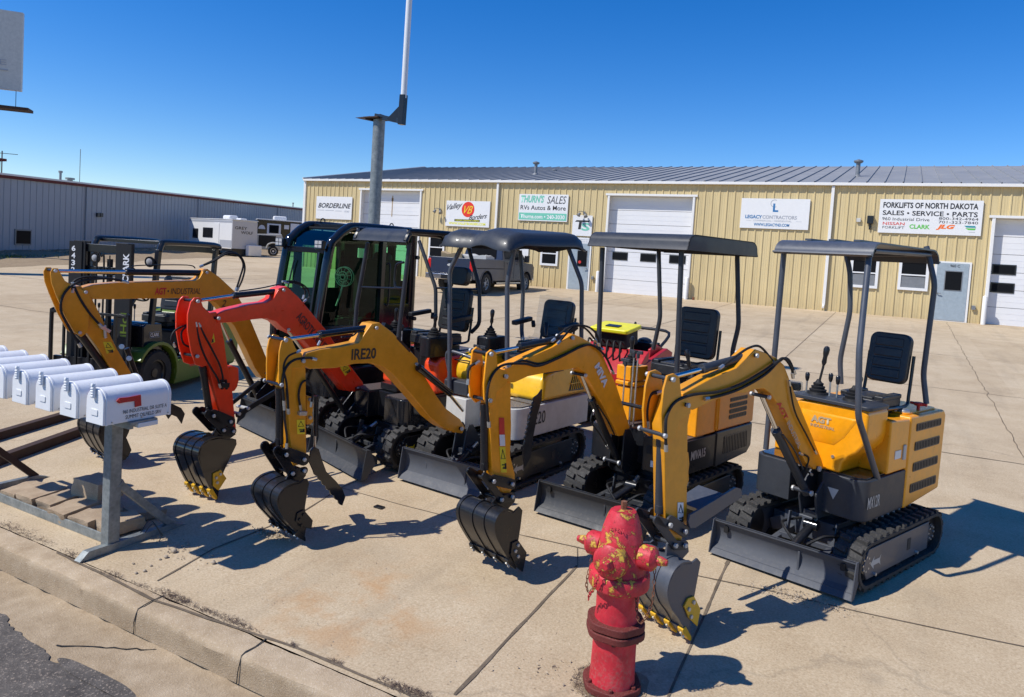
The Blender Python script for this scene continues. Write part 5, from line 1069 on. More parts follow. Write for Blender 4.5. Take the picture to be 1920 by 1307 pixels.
# ================================================================== C: IRE20 white base and yellow hood
fC = Fr(-3.33, 6.2, -98); rC = empty('mini_excavator', fC)
tag(rC, 'middle excavator: ochre IRE20 boom, white base, bulging yellow hood and moulded black canopy', 'excavator', GRP)
chassis(rC, .40, .21, -.80, .72, .40, 'black', (.40, 'silver_letter'), dict(x=.885, w=1.0, ht=.28, mat='blade_slate', yaw=.03, yc=.02, holes=False, end=False), yaw=.02)
def rprism_z(root, name, pts, z0, z1, mat, bev=.02, top=None):
    b_ = MB(); n = len(pts); tp = top or pts; b_.hexa([(x, y, z0) for x, y in pts], [(x, y, z1) for x, y in tp]); return b_.build(name, mat, root, bevel=bev)
base = skirt(rC, -.86, .44, .45, .43, .72, 'cream_white', r=.13, notch=.13, nx=.22)
text('IRE20', (.10, .4515, .60), (-1, 0, 0), (0, 0, 1), .30, .12, 'letter_black', base, bold=.01)

b_ = MB(); b_.prism([(.43, .14), (.40, .38), (.33, .43), (-.10, .43), (-.10, .14)], .722, .732, 'z'); b_.build('floor_mat', 'quilt_mat', rC)
# big rear hood
P = [(.02, .73), (.0, .93), (-.06, 1.0), (-.30, 1.06), (-.75, 1.04), (-.88, .95), (-.92, .73)]
b_ = MB(); b_.prism(P, -.10, .44); hd = b_.build('hood', 'yellow', rC, bevel=.05)
b_ = MB(); b_.prism([(-.46, .79), (-.52, .93), (-.78, .97), (-.82, .77)], .437, .4435); vv = b_.build('vent', 'charcoal', hd, bevel=.004)
b_ = MB()
for k in range(8): b_.bar((-.50-.04*k, .446, .80), (-.53-.035*k, .446, .945), .012, .006)
b_.bar((-.48, .447, .865), (-.82, .447, .865), .018, .008); b_.build('grille', 'yellow', vv)
P = [(.26, .88), (.25, 1.02), (.16, 1.11), (0, 1.14), (-.50, 1.12), (-.62, .73), (.1, .73)]
b_ = MB(); b_.prism(P, -.47, -.16); b_.build('side_hood', 'yellow', rC, bevel=.06)
b_ = MB(); b_.tube([(.24, -.475, 1.04), (.25, -.30, 1.05), (.24, -.16, 1.04)], .007, 6); b_.build('hood_seam', 'black_matt', rC)
b_ = MB(); b_.prism([(.40, .74), (.40, .86), (.36, .88), (.30, .88), (.30, .74)], -.46, -.16); b_.build('front_guard', 'charcoal', rC, bevel=.01)
b_ = MB(); b_.box((-.32, .12, 1.09), (.5, .5, .07)); b_.build('seat_base', 'black_matt', rC, bevel=.02)
b_ = MB(); b_.rbox((.02, -.20, 1.22), (.30, .17, .16), .04); b_.build('side_console', 'black', rC, bevel=.02); b_ = MB(); b_.rbox((-.10, .44, 1.10), (.34, .14, .16), .04); b_.build('side_console', 'black', rC, bevel=.02)
st = seat(rC, -.30, .20, 1.15, .36, .40, mat='seat_vinyl', arm_=True)
# crumpled plastic film over the seat
b_ = MB(); n = 14; vs = []
for i in range(n+1):
    for j in range(n+1):
        u, v = i/n, j/n; yy = .20+(v-.5)*.40
        if u < .55: p = Vector((-.10-.36*u/.55, yy, 1.285))
        else: p = Vector((-.46-.06*(u-.55)/.45, yy, 1.29+.42*(u-.55)/.45))
        k = mnoise.noise(p*14)*.022; vs.append(p+Vector((k+.03, 0, k+.012)))
b_.add(vs, [(i*(n+1)+j, (i+1)*(n+1)+j, (i+1)*(n+1)+j+1, i*(n+1)+j+1) for i in range(n) for j in range(n)]); b_.build('plastic_film', 'clear_plastic', st, ang=60)
stickl(rC, .04, -.20, 1.29, .24, (-.01, 0)); stickl(rC, -.06, .40, 1.19, .26, (-.10, -.08)); lever(rC, .26, -.18, .95, .26, 'T'); lever(rC, .26, -.12, .95, .26, 'T')
b_ = MB(); b_.tube([(.36, -.44, .95), (.40, -.44, 1.12), (.40, -.30, 1.14), (.36, .10, 1.06), (.34, .34, 1.0)], .017, 10); b_.build('guard_rail', 'slate', rC)
# moulded canopy
b_ = MB(); nx, ny = 28, 26; vs = []; x0, x1, y0, y1 = -.68, .60, -.44, .40
def cz(u, v):
    x = x0+(x1-x0)*u; y = y0+(y1-y0)*v
    e = min(u, 1-u, v, 1-v); ed = max(0, 1-e/.07); z = 2.33-.09*ed**2
    z += .045*math.exp(-((v-.58-.25*(1-u))/.20)**2)+.018*math.exp(-((v-.12)/.14)**2)-.014*math.exp(-((v-.42+.1*(1-u))/.035)**2)-.02*u
    return Vector((x+.03*math.sin(v*9)*(u > .8), y, z-.06*max(0, u-.82)/.18-.05*max(0, .12-u)/.12))
for lay in (0, 1):
    for i in range(nx+1):
        for j in range(ny+1):
            p = cz(i/nx, j/ny); vs.append(p-Vector((0, 0, .022*lay+(.03 if lay and 1 < i < nx-1 and 1 < j < ny-1 else 0))))
m_ = (nx+1)*(ny+1); fs = []
for l in (0, 1): fs += [(l*m_+i*(ny+1)+j, l*m_+(i+1)*(ny+1)+j, l*m_+(i+1)*(ny+1)+j+1, l*m_+i*(ny+1)+j+1) for i in range(nx) for j in range(ny)]
for i in range(nx): fs += [(i*(ny+1), (i+1)*(ny+1), m_+(i+1)*(ny+1), m_+i*(ny+1)), (i*(ny+1)+ny, (i+1)*(ny+1)+ny, m_+(i+1)*(ny+1)+ny, m_+i*(ny+1)+ny)]
for j in range(ny): fs += [(j, j+1, m_+j+1, m_+j), (nx*(ny+1)+j, nx*(ny+1)+j+1, m_+nx*(ny+1)+j+1, m_+nx*(ny+1)+j)]
b_.add(vs, fs); b_.build('canopy', 'charcoal', rC, ang=70)
tubes(rC, 'canopy_post', [PX(fC, [(866, 462, .40), (843, 507, .42), (843, 735, .42)]), PX(fC, [(964, 468, .40), (951, 531, .42), (951, 700, .42)]), PX(fC, [(975, 470, -.50), (981, 539, -.50), (978, 622, -.50), (982, 650, -.40)]), PX(fC, [(1066, 466, -.50), (1091, 531, -.55), (1090, 640, -.55)])], .022, 'slate')
bC = BP(fC, (871, 803), .48, (552, 1004), .0)
arm(rC, fC, bC, dict(paint='ochre', dark='gloss_black', bw=.13, sw=.11,
    boom=[(568, 686), (566, 676), (575, 662), (603, 655), (640, 650), (673, 643), (687, 622), (698, 607), (712, 605), (737, 624), (761, 649), (783, 672), (788, 692), (817, 740), (836, 766), (863, 786), (872, 802), (867, 813), (851, 811), (828, 800), (807, 783), (772, 741), (737, 702), (719, 688), (695, 681), (665, 682), (631, 690), (582, 692)],
    stick=[(538, 668), (566, 662), (573, 685), (574, 716), (574, 797), (575, 843), (574, 868), (552, 874), (547, 843), (543, 811), (540, 740), (530, 726)],
    ear=[(527, 641), (535, 631), (545, 634), (553, 652), (566, 668), (572, 684), (560, 690), (547, 690), (543, 722), (532, 730), (522, 722), (522, 690), (523, 660)],
    pins=[(536, 638), (569, 677), (528, 722), (706, 615, .08, .08), (781, 683, .072, .072), (537, 853), (571, 862), (549, 888), (571, 883), (866, 804, .09, .09, .02)],
    cyls=[('dipper_cylinder', (540, 636), (606, 627), (601, 627), (696, 614), .014, .027, 0, [(640, 632), (660, 630), (672, 622), (690, 622)]), ('boom_cylinder', (868, 770), (838, 734), (786, 690), (842, 736), .014, .030, .10), ('bucket_cylinder', (523, 825), (523, 840), (524, 730), (524, 828), .013, .028), ('thumb_cylinder', (592, 806), (590, 842), (593, 745), (592, 812), .010, .019)],
    links=[((537, 853), (521, 845), .05), ((571, 862), (537, 850), .09), ((521, 845), (549, 888), .07), ((549, 888), (571, 883), .06)],
    bucket=dict(w=.33, mat='black', side=[(571, 898), (577, 899), (580, 906), (576, 925), (572, 952), (575, 985), (571, 1010), (560, 1000), (545, 984), (530, 965), (522, 945), (524, 928), (536, 915), (552, 908), (562, 906)],
        arc=[(562, 904), (550, 907), (536, 914), (524, 927), (521, 944), (529, 964), (545, 984), (566, 1006)], teeth='black', cutter=[(558, 962), (570, 956), (587, 976), (584, 992), (572, 990), (555, 978)],
        cbolts=[(569, 965), (562, 974), (565, 985)], bm='black', hang=[(535, 900), (545, 884), (574, 879), (574, 892), (560, 910), (538, 914)]),
    hoses=[(.08, .009, [(533, 760, .09), (530, 715, .09), (536, 690, .09), (552, 675, .085), (580, 671), (592, 674)]), (.075, .009, [(541, 775, .08), (537, 720, .08), (531, 690, .08), (540, 668, .08), (562, 658)]), (.07, .008, [(564, 768), (560, 740), (566, 718), (578, 715), (586, 735), (583, 762)]), (.09, .008, [(533, 760), (534, 790), (538, 820), (537, 840)]), (-.06, .007, [(600, 640), (590, 660), (575, 668), (566, 676)])],
    thumb=[dict(poly=[(583, 846), (589, 838), (598, 842), (604, 862)]+[(612, 884), (630, 902), (642, 916), (648, 932), (642, 948)]+serr((642, 948), (588, 884), 7, -2.4)+[(580, 866)], offs=(.045, -.05))]))
plane_text(bC, rC, 'IRE20', (659, 665), (705, 662), .088, .0665, 'letter_black', fC, bold=.022)
sticker(bC, rC, [(556, 787), (571, 787), (571, 814), (557, 814)], .056, 'sticker_yellow', fC)
b_ = MB(); bC.plate(b_, [(575, 742), (585, 744), (588, 760), (586, 775), (588, 790), (582, 796), (575, 796)], .03, .06); br = b_.build('thumb_bracket', 'ochre', rC, fC, bevel=.003)
b_ = MB(); bC.pin(b_, (564, 775), .07, .075, .014, 8); bC.pin(b_, (583, 750), .05, .05, .014, 8); bC.pin(b_, (583, 784), .05, .05, .014, 8); b_.bar(bC.P((560, 775), .07), bC.P((574, 775), .07), .03); b_.build('valve_block', 'zinc', rC, fC, bevel=.003)
b_ = MB(); bC.link(b_, (745, 634), (768, 658), .02, .0665, .001, read=.065); b_.build('boom_slot', 'rust_dark', rC, fC)
# ================================================================== B: orange-red
fB = Fr(-4.43, 6.13, -103); rB = empty('mini_excavator', fB)
tag(rB, 'excavator with bright red AGROTK INDUSTRIAL boom, black skirt and orange tanks beside its seat', 'excavator', GRP)
chassis(rB, .41, .20, -.80, .70, .40, 'black', (.42, 'sticker_yellow'), dict(x=.85, w=1.08, ht=.27, mat='blade_black', yaw=-.135, yc=.135, holes=False, end=False), yaw=.03)
sk = skirt(rB, -.80, .44, .45, .38, .64, 'gloss_black', r=.12, notch=.13)
b_ = MB(); b_.prism([(.42, .14), (.40, .38), (.33, .42), (-.30, .42), (-.30, .14)], .642, .652, 'z'); b_.prism([(.42, -.14), (.40, -.38), (.33, -.42), (-.30, -.42), (-.30, -.14)], .642, .652, 'z'); b_.build('floor_mat', 'tread_plate', sk)
b_ = MB(); n = 24; b_.add([(.30+.0, .4515, .0)]*0+[(.22+.045*math.cos(2*PI*i/n), .4515, .53+.028*math.sin(2*PI*i/n)) for i in range(n)], [tuple(range(n))]); b_.build('oval_sticker', 'paper', sk)
text('MINI', (-.08, .4515, .50), (-1, 0, 0), (0, 0, 1), .2, .07, 'silver_letter', sk, bold=.02)
for s_ in (-1, 1): b_ = MB(); b_.prism([(.04, .66), (.04, .98), (-.02, 1.04), (-.60, 1.06), (-.78, 1.0), (-.82, .66)], min(s_*.22, s_*.43), max(s_*.22, s_*.43)); b_.build('side_tank', 'orange_red', rB, bevel=.05)
b_ = MB(); b_.box((-.45, 0, .86), (.6, .44, .40)); b_.build('engine_cover', 'black', rB, bevel=.02)
b_ = MB(); b_.box((.16, -.05, .68), (.18, .26, .07)); b_.cyl((.16, -.10, .7), (.16, -.10, .80), .012, 6); b_.cyl((.16, 0, .7), (.16, 0, .80), .012, 6); b_.build('pedal_block', 'black', rB, bevel=.006)
for yy in (-.30, .34): b_ = MB(); b_.rbox((-.02, yy, 1.14), (.34, .15, .20), .03); b_.build('side_console', 'black', rB, bevel=.012)
seat(rB, -.30, .05, 1.12, .44, .46, arm_=True, head=True, lean=.12)
stickl(rB, .02, .34, 1.24, .20, (0, .01)); stickl(rB, -.0, -.30, 1.24, .20, (0, .01))
for k in range(2): lever(rB, .30, -.22+.11*k, .90, .22, 'T', mat='zinc')
lever(rB, .10, -.06, 1.0, .3, 'ball'); b_ = MB(); b_.bar((.02, -.30, 1.24), (.16, -.30, 1.30), .06, .04); b_.build('dash', 'black', rB)
b_ = MB(); b_.tube([(.10, .18, 1.0), (.14, .02, 1.12), (.10, -.12, 1.0)], .008, 6); b_.build('cable', 'black_matt', rB)
roofsheet(rB, -.70, .56, -.36, .46, 2.30, .13, 'charcoal', r=.14, side=0)
b_ = MB()
for yy in (-.34, .44): b_.tube([(.54, yy, 2.18), (.50, yy, 2.25), (.42, yy, 2.28), (-.55, yy, 2.28), (-.64, yy, 2.25)], .028, 8, 3)
b_.build('canopy_frame', 'black', rB)
tubes(rB, 'canopy_post', [PX(fB, [(690, 455, .45), (669, 571, .45), (664, 640, .45)]), PX(fB, [(768, 455, .45), (758, 541, .45), (746, 640, .45), (742, 700, .45)]), PX(fB, [(786, 452, -.60), (817, 540, -.60), (817, 600, -.60)]), PX(fB, [(878, 462, -.60), (899, 539, -.60), (899, 608, -.60), (884, 623, -.60)])], .022, 'charcoal')
b_ = MB(); q = PX(fB, [(672, 538, .45), (758, 541, .45)]); b_.cyl(q[0], q[1], .010, 8); q = PX(fB, [(817, 540, -.60), (899, 543, -.60)]); b_.cyl(q[0], q[1], .012, 8); b_.build('cross_rail', 'black', rB)
b_ = MB(); b_.tube(PX(fB, [(757, 492, .45), (747, 494, .45), (742, 502, .45), (740, 535, .45), (748, 540, .45), (755, 540, .45)]), .012, 8, 3); b_.build('grab_handle', 'black', rB)
bB = BP(fB, (677, 730), .60, (388, 930), .0)
arm(rB, fB, bB, dict(paint='red_paint', bw=.12, sw=.10,
    boom=[(409, 606), (405, 597), (409, 588), (423, 582), (470, 571), (500, 567), (513, 560), (524, 541), (538, 537), (560, 557), (586, 588), (611, 618), (632, 649), (658, 687), (680, 716), (684, 728), (672, 735), (650, 733), (637, 716), (620, 697), (594, 666), (572, 640), (555, 628), (534, 618), (518, 603), (500, 597), (482, 598), (440, 604)],
    stick=[(372, 590), (406, 585), (414, 605), (421, 640), (425, 674), (431, 705), (436, 734), (440, 777), (443, 803), (436, 812), (422, 800), (412, 773), (401, 726), (391, 687), (372, 670)],
    ear=[(357, 566), (364, 558), (374, 558), (380, 575), (396, 590), (404, 606), (396, 640), (390, 684), (378, 688), (366, 684), (357, 657), (351, 622), (351, 590)],
    pins=[(371, 565), (410, 597), (370, 668), (532, 544, .075, .075), (541, 618, .066, .066), (401, 780), (433, 791), (420, 807), (438, 809), (671, 728, .085, .085)],
    cyls=[('dipper_cylinder', (377, 563), (445, 553), (440, 554), (530, 545), .014, .026, 0, [(448, 546), (490, 540), (526, 532)]), ('boom_cylinder', (540, 620), (585, 680), (580, 672), (648, 775), .014, .026, .035), ('boom_cylinder', (540, 620), (585, 680), (580, 672), (648, 775), .014, .026, -.06), ('bucket_cylinder', (391, 765), (393, 776), (380, 690), (392, 768), .013, .028)],
    links=[((401, 780), (391, 776), .06), ((433, 791), (401, 778), .09), ((391, 776), (420, 807), .07), ((420, 807), (438, 809), .06)],
    bucket=dict(w=.31, mat='gloss_black', side=[(436, 822), (443, 824), (444, 833), (432, 858), (420, 884), (412, 910), (408, 938), (400, 925), (388, 902), (379, 880), (373, 855), (378, 836), (392, 826), (412, 822), (426, 824)],
        arc=[(424, 822), (410, 820), (392, 825), (378, 836), (372, 855), (379, 880), (388, 902), (402, 928)], teeth='tooth_yellow', cutter=[(400, 888), (414, 881), (425, 897), (410, 920), (400, 911)],
        cbolts=[(413, 889), (405, 896), (407, 905)], hang=[(398, 815), (408, 800), (440, 800), (442, 815), (424, 828), (400, 832)]),
    hoses=[(.08, .008, [(367, 605, .07), (374, 640), (384, 668), (396, 690), (408, 710), (413, 726)]), (.08, .008, [(372, 606, .07), (384, 630), (400, 660), (414, 690), (420, 724)]), (-.03, .008, [(367, 605), (350, 612), (340, 625), (345, 645), (365, 655), (385, 675)]), (-.04, .008, [(367, 607), (348, 610), (328, 620), (321, 636), (328, 650)]), (.05, .008, [(530, 528), (555, 528), (575, 540), (580, 556), (570, 566)]), (.05, .008, [(535, 530), (560, 532), (572, 545), (568, 560)])]))
plane_text(bB, rB, 'AGROTK INDUSTRIAL', (559, 590), (626, 672), .085, .0615, 'letter_black', fB, bold=.012)
sticker(bB, rB, [(384, 621), (399, 617), (403, 641), (387, 649)], .0515, 'sticker_yellow', fB); sticker(bB, rB, [(637, 689), (650, 681), (658, 694), (647, 705)], .0615, 'sticker_yellow', fB)
b_ = MB(); bB.plate(b_, [(424, 690), (436, 686), (447, 690), (448, 712), (445, 725), (440, 733), (430, 735)], .03, .06); b_.build('thumb_bracket', 'red_paint', rB, fB, bevel=.003)
b_ = MB(); b_.bar(bB.P((413, 722), .07), bB.P((427, 722), .07), .05, .04); b_.bar(bB.P((415, 712), .07), bB.P((417, 730), .07), .018); b_.bar(bB.P((423, 712), .07), bB.P((425, 730), .07), .018); b_.build('valve_block', 'black', rB, fB, bevel=.003)
b_ = MB(); bB.link(b_, (446, 778), (515, 735), .045, .06, .014, read=.05); bB.link(b_, (448, 762), (500, 720), .035, -.05, .014, read=.05); th = b_.build('thumb_link', 'black', rB, fB)
b_ = MB(); bB.pin(b_, (449, 776), .07, .075, .015, 8); bB.pin(b_, (466, 766), .07, .075, .015, 8); b_.build('bolt', 'pin_cap', th, fB)
# ================================================================== A: cab machine
fA = Fr(-5.80, 6.50, -98); rA = empty('mini_excavator', fA)
tag(rA, 'biggest excavator with enclosed black cab, green tinted glass and AGT INDUSTRIAL on its boom', 'excavator', GRP)
chassis(rA, .50, .24, -.95, .78, .44, 'black', None, dict(x=.915, w=1.25, ht=.30, mat='blade_black', yaw=-.15, yc=.22, holes=False, end=False), yaw=.02)
sk = skirt(rA, -.95, .55, .58, .44, .74, 'gloss_black', r=.12, notch=.13)
b_ = MB(); b_.prism([(-.30, .74), (-.30, 1.06), (-.38, 1.12), (-.95, 1.12), (-1.05, 1.0), (-1.05, .50), (-.30, .50)], -.58, .58); b_.build('engine_cover', 'ochre', rA, bevel=.04)
# cab
def q_(px_, py_, x): return Vector(fA.q(px_, py_, x=x))
yl, yr = -.34, .40      # its right and left walls
prof = [(.62, .76), (.62, 1.20), (.50, 2.02), (.42, 2.16), (.28, 2.27), (.10, 2.31), (-.72, 2.31), (-.78, 2.26), (-.80, .76)]
cab = None
def frame_side(yy, nm='cab'):
    b_ = MB(); w = .07
    pts = [Vector((x, yy, z)) for x, z in prof]; n = len(pts)
    P = cr([pts[1], pts[2], pts[3], pts[4], pts[5], pts[6]], 4)
    b_.tube([pts[0], pts[1]]+P[1:]+[pts[7], pts[8]], .052, 10, smooth=False)
    return b_
b_ = MB()
for yy in (yl, yr): f_ = frame_side(yy); b_.add(f_.v, f_.f)
b_.bar((.62, yl, .80), (.62, yr, .80), .08, .12); b_.bar((.505, yl, 2.02), (.505, yr, 2.02), .05, .06); b_.box((-.30, (yl+yr)/2, 2.31), (.95, yr-yl, .04)); b_.bar((-.80, yl, 1.25), (-.80, yr, 1.25), .05, .9); b_.bar((-.8, yl, 2.25), (-.8, yr, 2.25), .05, .1)
for yy in (yl, yr):
    b_.box((-.10, yy, .90), (1.36, .05, .30)); b_.bar((-.28, yy, .9), (-.28, yy, 2.28), .08, .06)
    b_.box((-.54, yy, 1.20), (.5, .05, .46)); b_.box((.16, yy, 1.08), (.84, .04, .24)); b_.bar((.60, yy, 1.15), (-.28, yy, .98), .05, .1)
cab = b_.build('cab_frame', 'gloss_black', rA, bevel=.008)
def pane(name, pts, mat):
    b_ = MB(); b_.add(pts, [tuple(range(len(pts)))]); return b_.build(name, mat, cab, smooth=False)
pane('windscreen', [(.615, yl+.03, 1.20), (.615, yr-.03, 1.20), (.505, yr-.03, 2.0), (.505, yl+.03, 2.0)], 'green_glass')
pane('lower_windscreen', [(.615, yl+.03, .86), (.615, yr-.03, .86), (.615, yr-.03, 1.19), (.615, yl+.03, 1.19)], 'green_glass')
b_ = MB(); rp = [(.50, 2.04), (.44, 2.14), (.36, 2.215), (.25, 2.275), (.10, 2.315)]
b_.add([(x, y, z) for x, z in rp for y in (yl+.02, yr-.02)], [(2*i, 2*i+1, 2*i+3, 2*i+2) for i in range(4)]); b_.build('roof_window', 'blue_glass', cab)
b_ = MB(); t_ = .03
b_.box((-.10, yl+.02, 1.32), (1.30, t_, .50)); b_.box((-.16, yl+.02, 2.16), (1.1, t_, .18))
for xx, ww in ((.36, .10), (.02, .12), (-.42, .22), (-.76, .1)): b_.box((xx, yl+.02, 1.75), (ww, t_, .75))
b_.box((-.79, 0, 1.35), (t_, .66, .40)); b_.box((-.79, 0, 2.2), (t_, .66, .12)); b_.box((-.79, .03, 1.8), (t_, .12, .7))
b_.box((-.55, 0, 1.5), (.30, .62, .9)); b_.box((-.25, (yl+yr)/2, 2.275), (1.0, .66, .03)); b_.build('cab_lining', 'black_matt', cab)
for yy in (yl, yr):
    pane('side_window', [(.56, yy, 1.20), (.46, yy, 1.98), (.38, yy, 2.14), (.24, yy, 2.22), (-.24, yy, 2.24), (-.24, yy, 1.20), (.40, yy, 1.20)], 'green_glass')
    pane('rear_side_window', [(-.32, yy, 1.43), (-.32, yy, 2.20), (-.74, yy, 2.20), (-.74, yy, 1.43)], 'green_glass')
pane('rear_window', [(-.80, yl+.04, 1.72), (-.80, yr-.04, 1.72), (-.80, yr-.04, 2.2), (-.80, yl+.04, 2.2)], 'green_glass')
b_ = MB(); b_.bar((.60, yl+.05, 1.20), (.60, yr-.05, 1.20), .03, .035); b_.bar((.52, yr-.13, 2.0), (.61, yr-.13, 1.22), .03); b_.bar((.545, yl+.20, 1.9), (.60, yl+.12, 1.35), .012); b_.build('window_bar', 'black', cab)
b_ = MB(); b_.tube([(-.33, yr+.04, 1.9), (-.35, yr+.07, 1.88), (-.35, yr+.07, 1.45), (-.33, yr+.04, 1.43)], .012, 8, 3); b_.build('door_handle', 'black', cab)
b_ = MB()
for z in (1.25, 2.0): b_.cyl((-.80, yr+.02, z), (-.80, yr+.09, z), .025, 10)
b_.build('hinge', 'black', cab)
for yy in (yl+.02, yr-.03):
    b_ = MB(); b_.rbox((.60, yy, 2.08), (.05, .13, .10), .01, rot=Matrix.Rotation(-.2, 3, 'Y')); b_.bar((.50, yy, 2.02), (.58, yy, 2.05), .02); lm = b_.build('work_lamp', 'black', rA, bevel=.006)
    b_ = MB()
    for k in (-1, 1):
        for j in (-1, 1): b_.rbox((.628, yy+k*.03, 2.085+j*.022), (.006, .05, .036), .001)
    b_.build('lamp_lens', 'lamp', lm, bevel=.002)
for xx, yy in ((.05, yl+.05), (-.6, yr-.2)): b_ = MB(); b_.tube([(xx+.03*math.cos(t), yy, 2.365+.03*math.sin(t)) for t in [k*2*PI/10 for k in range(10)]], .007, 6, 2, closed=True); b_.build('lifting_eye', 'black', rA)
seat(rA, -.30, .03, 1.12, .46, .55, head=True); stickl(rA, .05, -.22, 1.05, .3); stickl(rA, .05, .28, 1.05, .3)
b_ = MB(); b_.box((.10, -.22, .95), (.3, .12, .2)); b_.box((.10, .28, .95), (.3, .12, .2)); b_.box((-.3, 0, .95), (.5, .5, .3)); b_.build('side_console', 'black_matt', rA, bevel=.02)
b_ = MB(); ax = Vector((1, .3, -.1)).normalized(); x_ = ax.orthogonal().normalized(); y_ = ax.cross(x_); fc_ = Vector((.12, .24, 1.74))
for rr_, oo in ((.11, 0), (.11, .04), (.06, .05), (.03, .055)): b_.tube([fc_+ax*oo+(x_*math.cos(k*PI/8)+y_*math.sin(k*PI/8))*rr_ for k in range(16)], .005, 5, 2, closed=True)
for k in range(12): a_ = k*PI/6; dd_ = x_*math.cos(a_)+y_*math.sin(a_); b_.bar(fc_+dd_*.11+ax*.04, fc_+dd_*.03+ax*.055, .004)
for k in range(3): a_ = k*2.09; dd_ = x_*math.cos(a_)+y_*math.sin(a_); b_.bar(fc_+dd_*.02+ax*.02, fc_+dd_*.09+ax*.02, .05, .004)
b_.tube([fc_-x_*.0, fc_+Vector((.05, -.02, -.22)), fc_+Vector((.08, -.04, -.34))], .010, 6); b_.build('fan', 'silver_letter', rA)
bA = BP(fA, (500, 714), .55, (215, 862), .0)
arm(rA, fA, bA, dict(paint='ochre', bw=.13, sw=.11,
    boom=[(160, 557), (153, 548), (155, 540), (176, 534), (220, 530), (300, 528), (367, 526), (374, 522), (382, 508), (389, 504), (411, 519), (441, 547), (455, 570), (470, 600), (491, 650), (508, 692), (506, 708), (492, 710), (478, 690), (462, 655), (440, 612), (429, 600), (418, 583), (405, 568), (386, 561), (330, 559), (260, 560), (217, 561), (176, 561)],
    stick=[(116, 540), (152, 536), (172, 559), (184, 582), (198, 611), (220, 655), (246, 699), (262, 740), (252, 752), (236, 748), (212, 698), (186, 655), (165, 626), (140, 600), (120, 570)],
    ear=[(94, 511), (98, 503), (108, 503), (121, 526), (140, 538), (166, 548), (170, 562), (166, 600), (165, 622), (152, 632), (138, 622), (120, 590), (104, 552), (96, 530)],
    pins=[(104, 508), (161, 548), (150, 624), (388, 511, .08, .08), (245, 741), (232, 735), (420, 590, .07, .07), (500, 700, .085, .085)],
    cyls=[('dipper_cylinder', (108, 508), (245, 510), (238, 510), (386, 512), .016, .030, 0, [(253, 505), (256, 498), (350, 497), (366, 503)]), ('boom_cylinder', (412, 600), (432, 645), (430, 640), (482, 740), .015, .032), ('bucket_cylinder', (198, 690), (215, 714), (150, 626), (200, 694), .014, .032), ('thumb_cylinder', (255, 700), (268, 735), (238, 655), (256, 704), .012, .022, .0)],
    links=[((232, 735), (214, 712), .06), ((245, 741), (228, 775), .07), ((214, 712), (214, 780), .06)],
    bucket=dict(w=.46, mat='black', side=[(238, 790), (246, 796), (242, 810), (236, 823), (246, 844), (236, 862), (224, 866), (208, 855), (194, 835), (187, 815), (190, 798), (204, 788), (222, 785)],
        arc=[(222, 784), (204, 787), (190, 797), (186, 815), (194, 835), (206, 854), (222, 866)], teeth='black', cutter=[(228, 822), (238, 822), (247, 844), (240, 858), (228, 850)], cbolts=[], hang=[(206, 790), (214, 765), (238, 765), (240, 785), (225, 795)]),
    hoses=[(.09, .011, [(151, 650, .10), (130, 615, .10), (114, 580, .10), (122, 548, .10), (150, 528), (200, 522), (235, 528)]), (.085, .011, [(136, 530, .08), (150, 560, .09), (170, 590, .09), (190, 612, .09)]), (.08, .010, [(136, 548, .08), (138, 528), (165, 519), (210, 523), (240, 530)]), (.05, .010, [(375, 500), (400, 490), (425, 476), (445, 478), (456, 495), (450, 520), (442, 545)]), (.02, .010, [(375, 500), (402, 487), (428, 472), (450, 480), (459, 500), (454, 525), (444, 545)])],
    thumb=[dict(poly=[(262, 742), (280, 745), (325, 758), (340, 765), (347, 776), (341, 795), (332, 782), (322, 778), (316, 786), (310, 776), (268, 765)], offs=(.05, -.05))]))
plane_text(bA, rA, 'AGT', (290, 546), (312, 546), .07, .0665, 'letter_red', fA, bold=.04, shear=.1); plane_text(bA, rA, '\u2022 INDUSTRIAL', (314, 546), (376, 546), .06, .0665, 'letter_black', fA, bold=.0, shear=.2)
plane_text(bA, rA, '2', (415, 569), (424, 569), .07, .0665, 'letter_black', fA, shear=.3)
sticker(bA, rA, [(193, 641), (208, 641), (216, 656), (200, 664)], .056, 'sticker_yellow', fA)
b_ = MB(); b_.bar(bA.P((188, 612), .08), bA.P((206, 622), .08), .03); b_.cyl(bA.P((196, 610), .08), bA.P((198, 634), .08), .014, 8); b_.cyl(bA.P((228, 650), .02), bA.P((228, 650), .10), .025, 10); b_.cyl(bA.P((242, 672), .02), bA.P((242, 672), .10), .025, 10); b_.build('valve_block', 'zinc', rA, fA, bevel=.003)
post(rE, fE, bE, .36, (1521, 925)); post(rD, fD, bD, .36, (1160, 868), mat='black'); post(rC, fC, bC, .24, mat='charcoal'); post(rB, fB, bB, .34, (648, 775), mat='black'); post(rA, fA, bA, .34, (482, 740), mat='black')
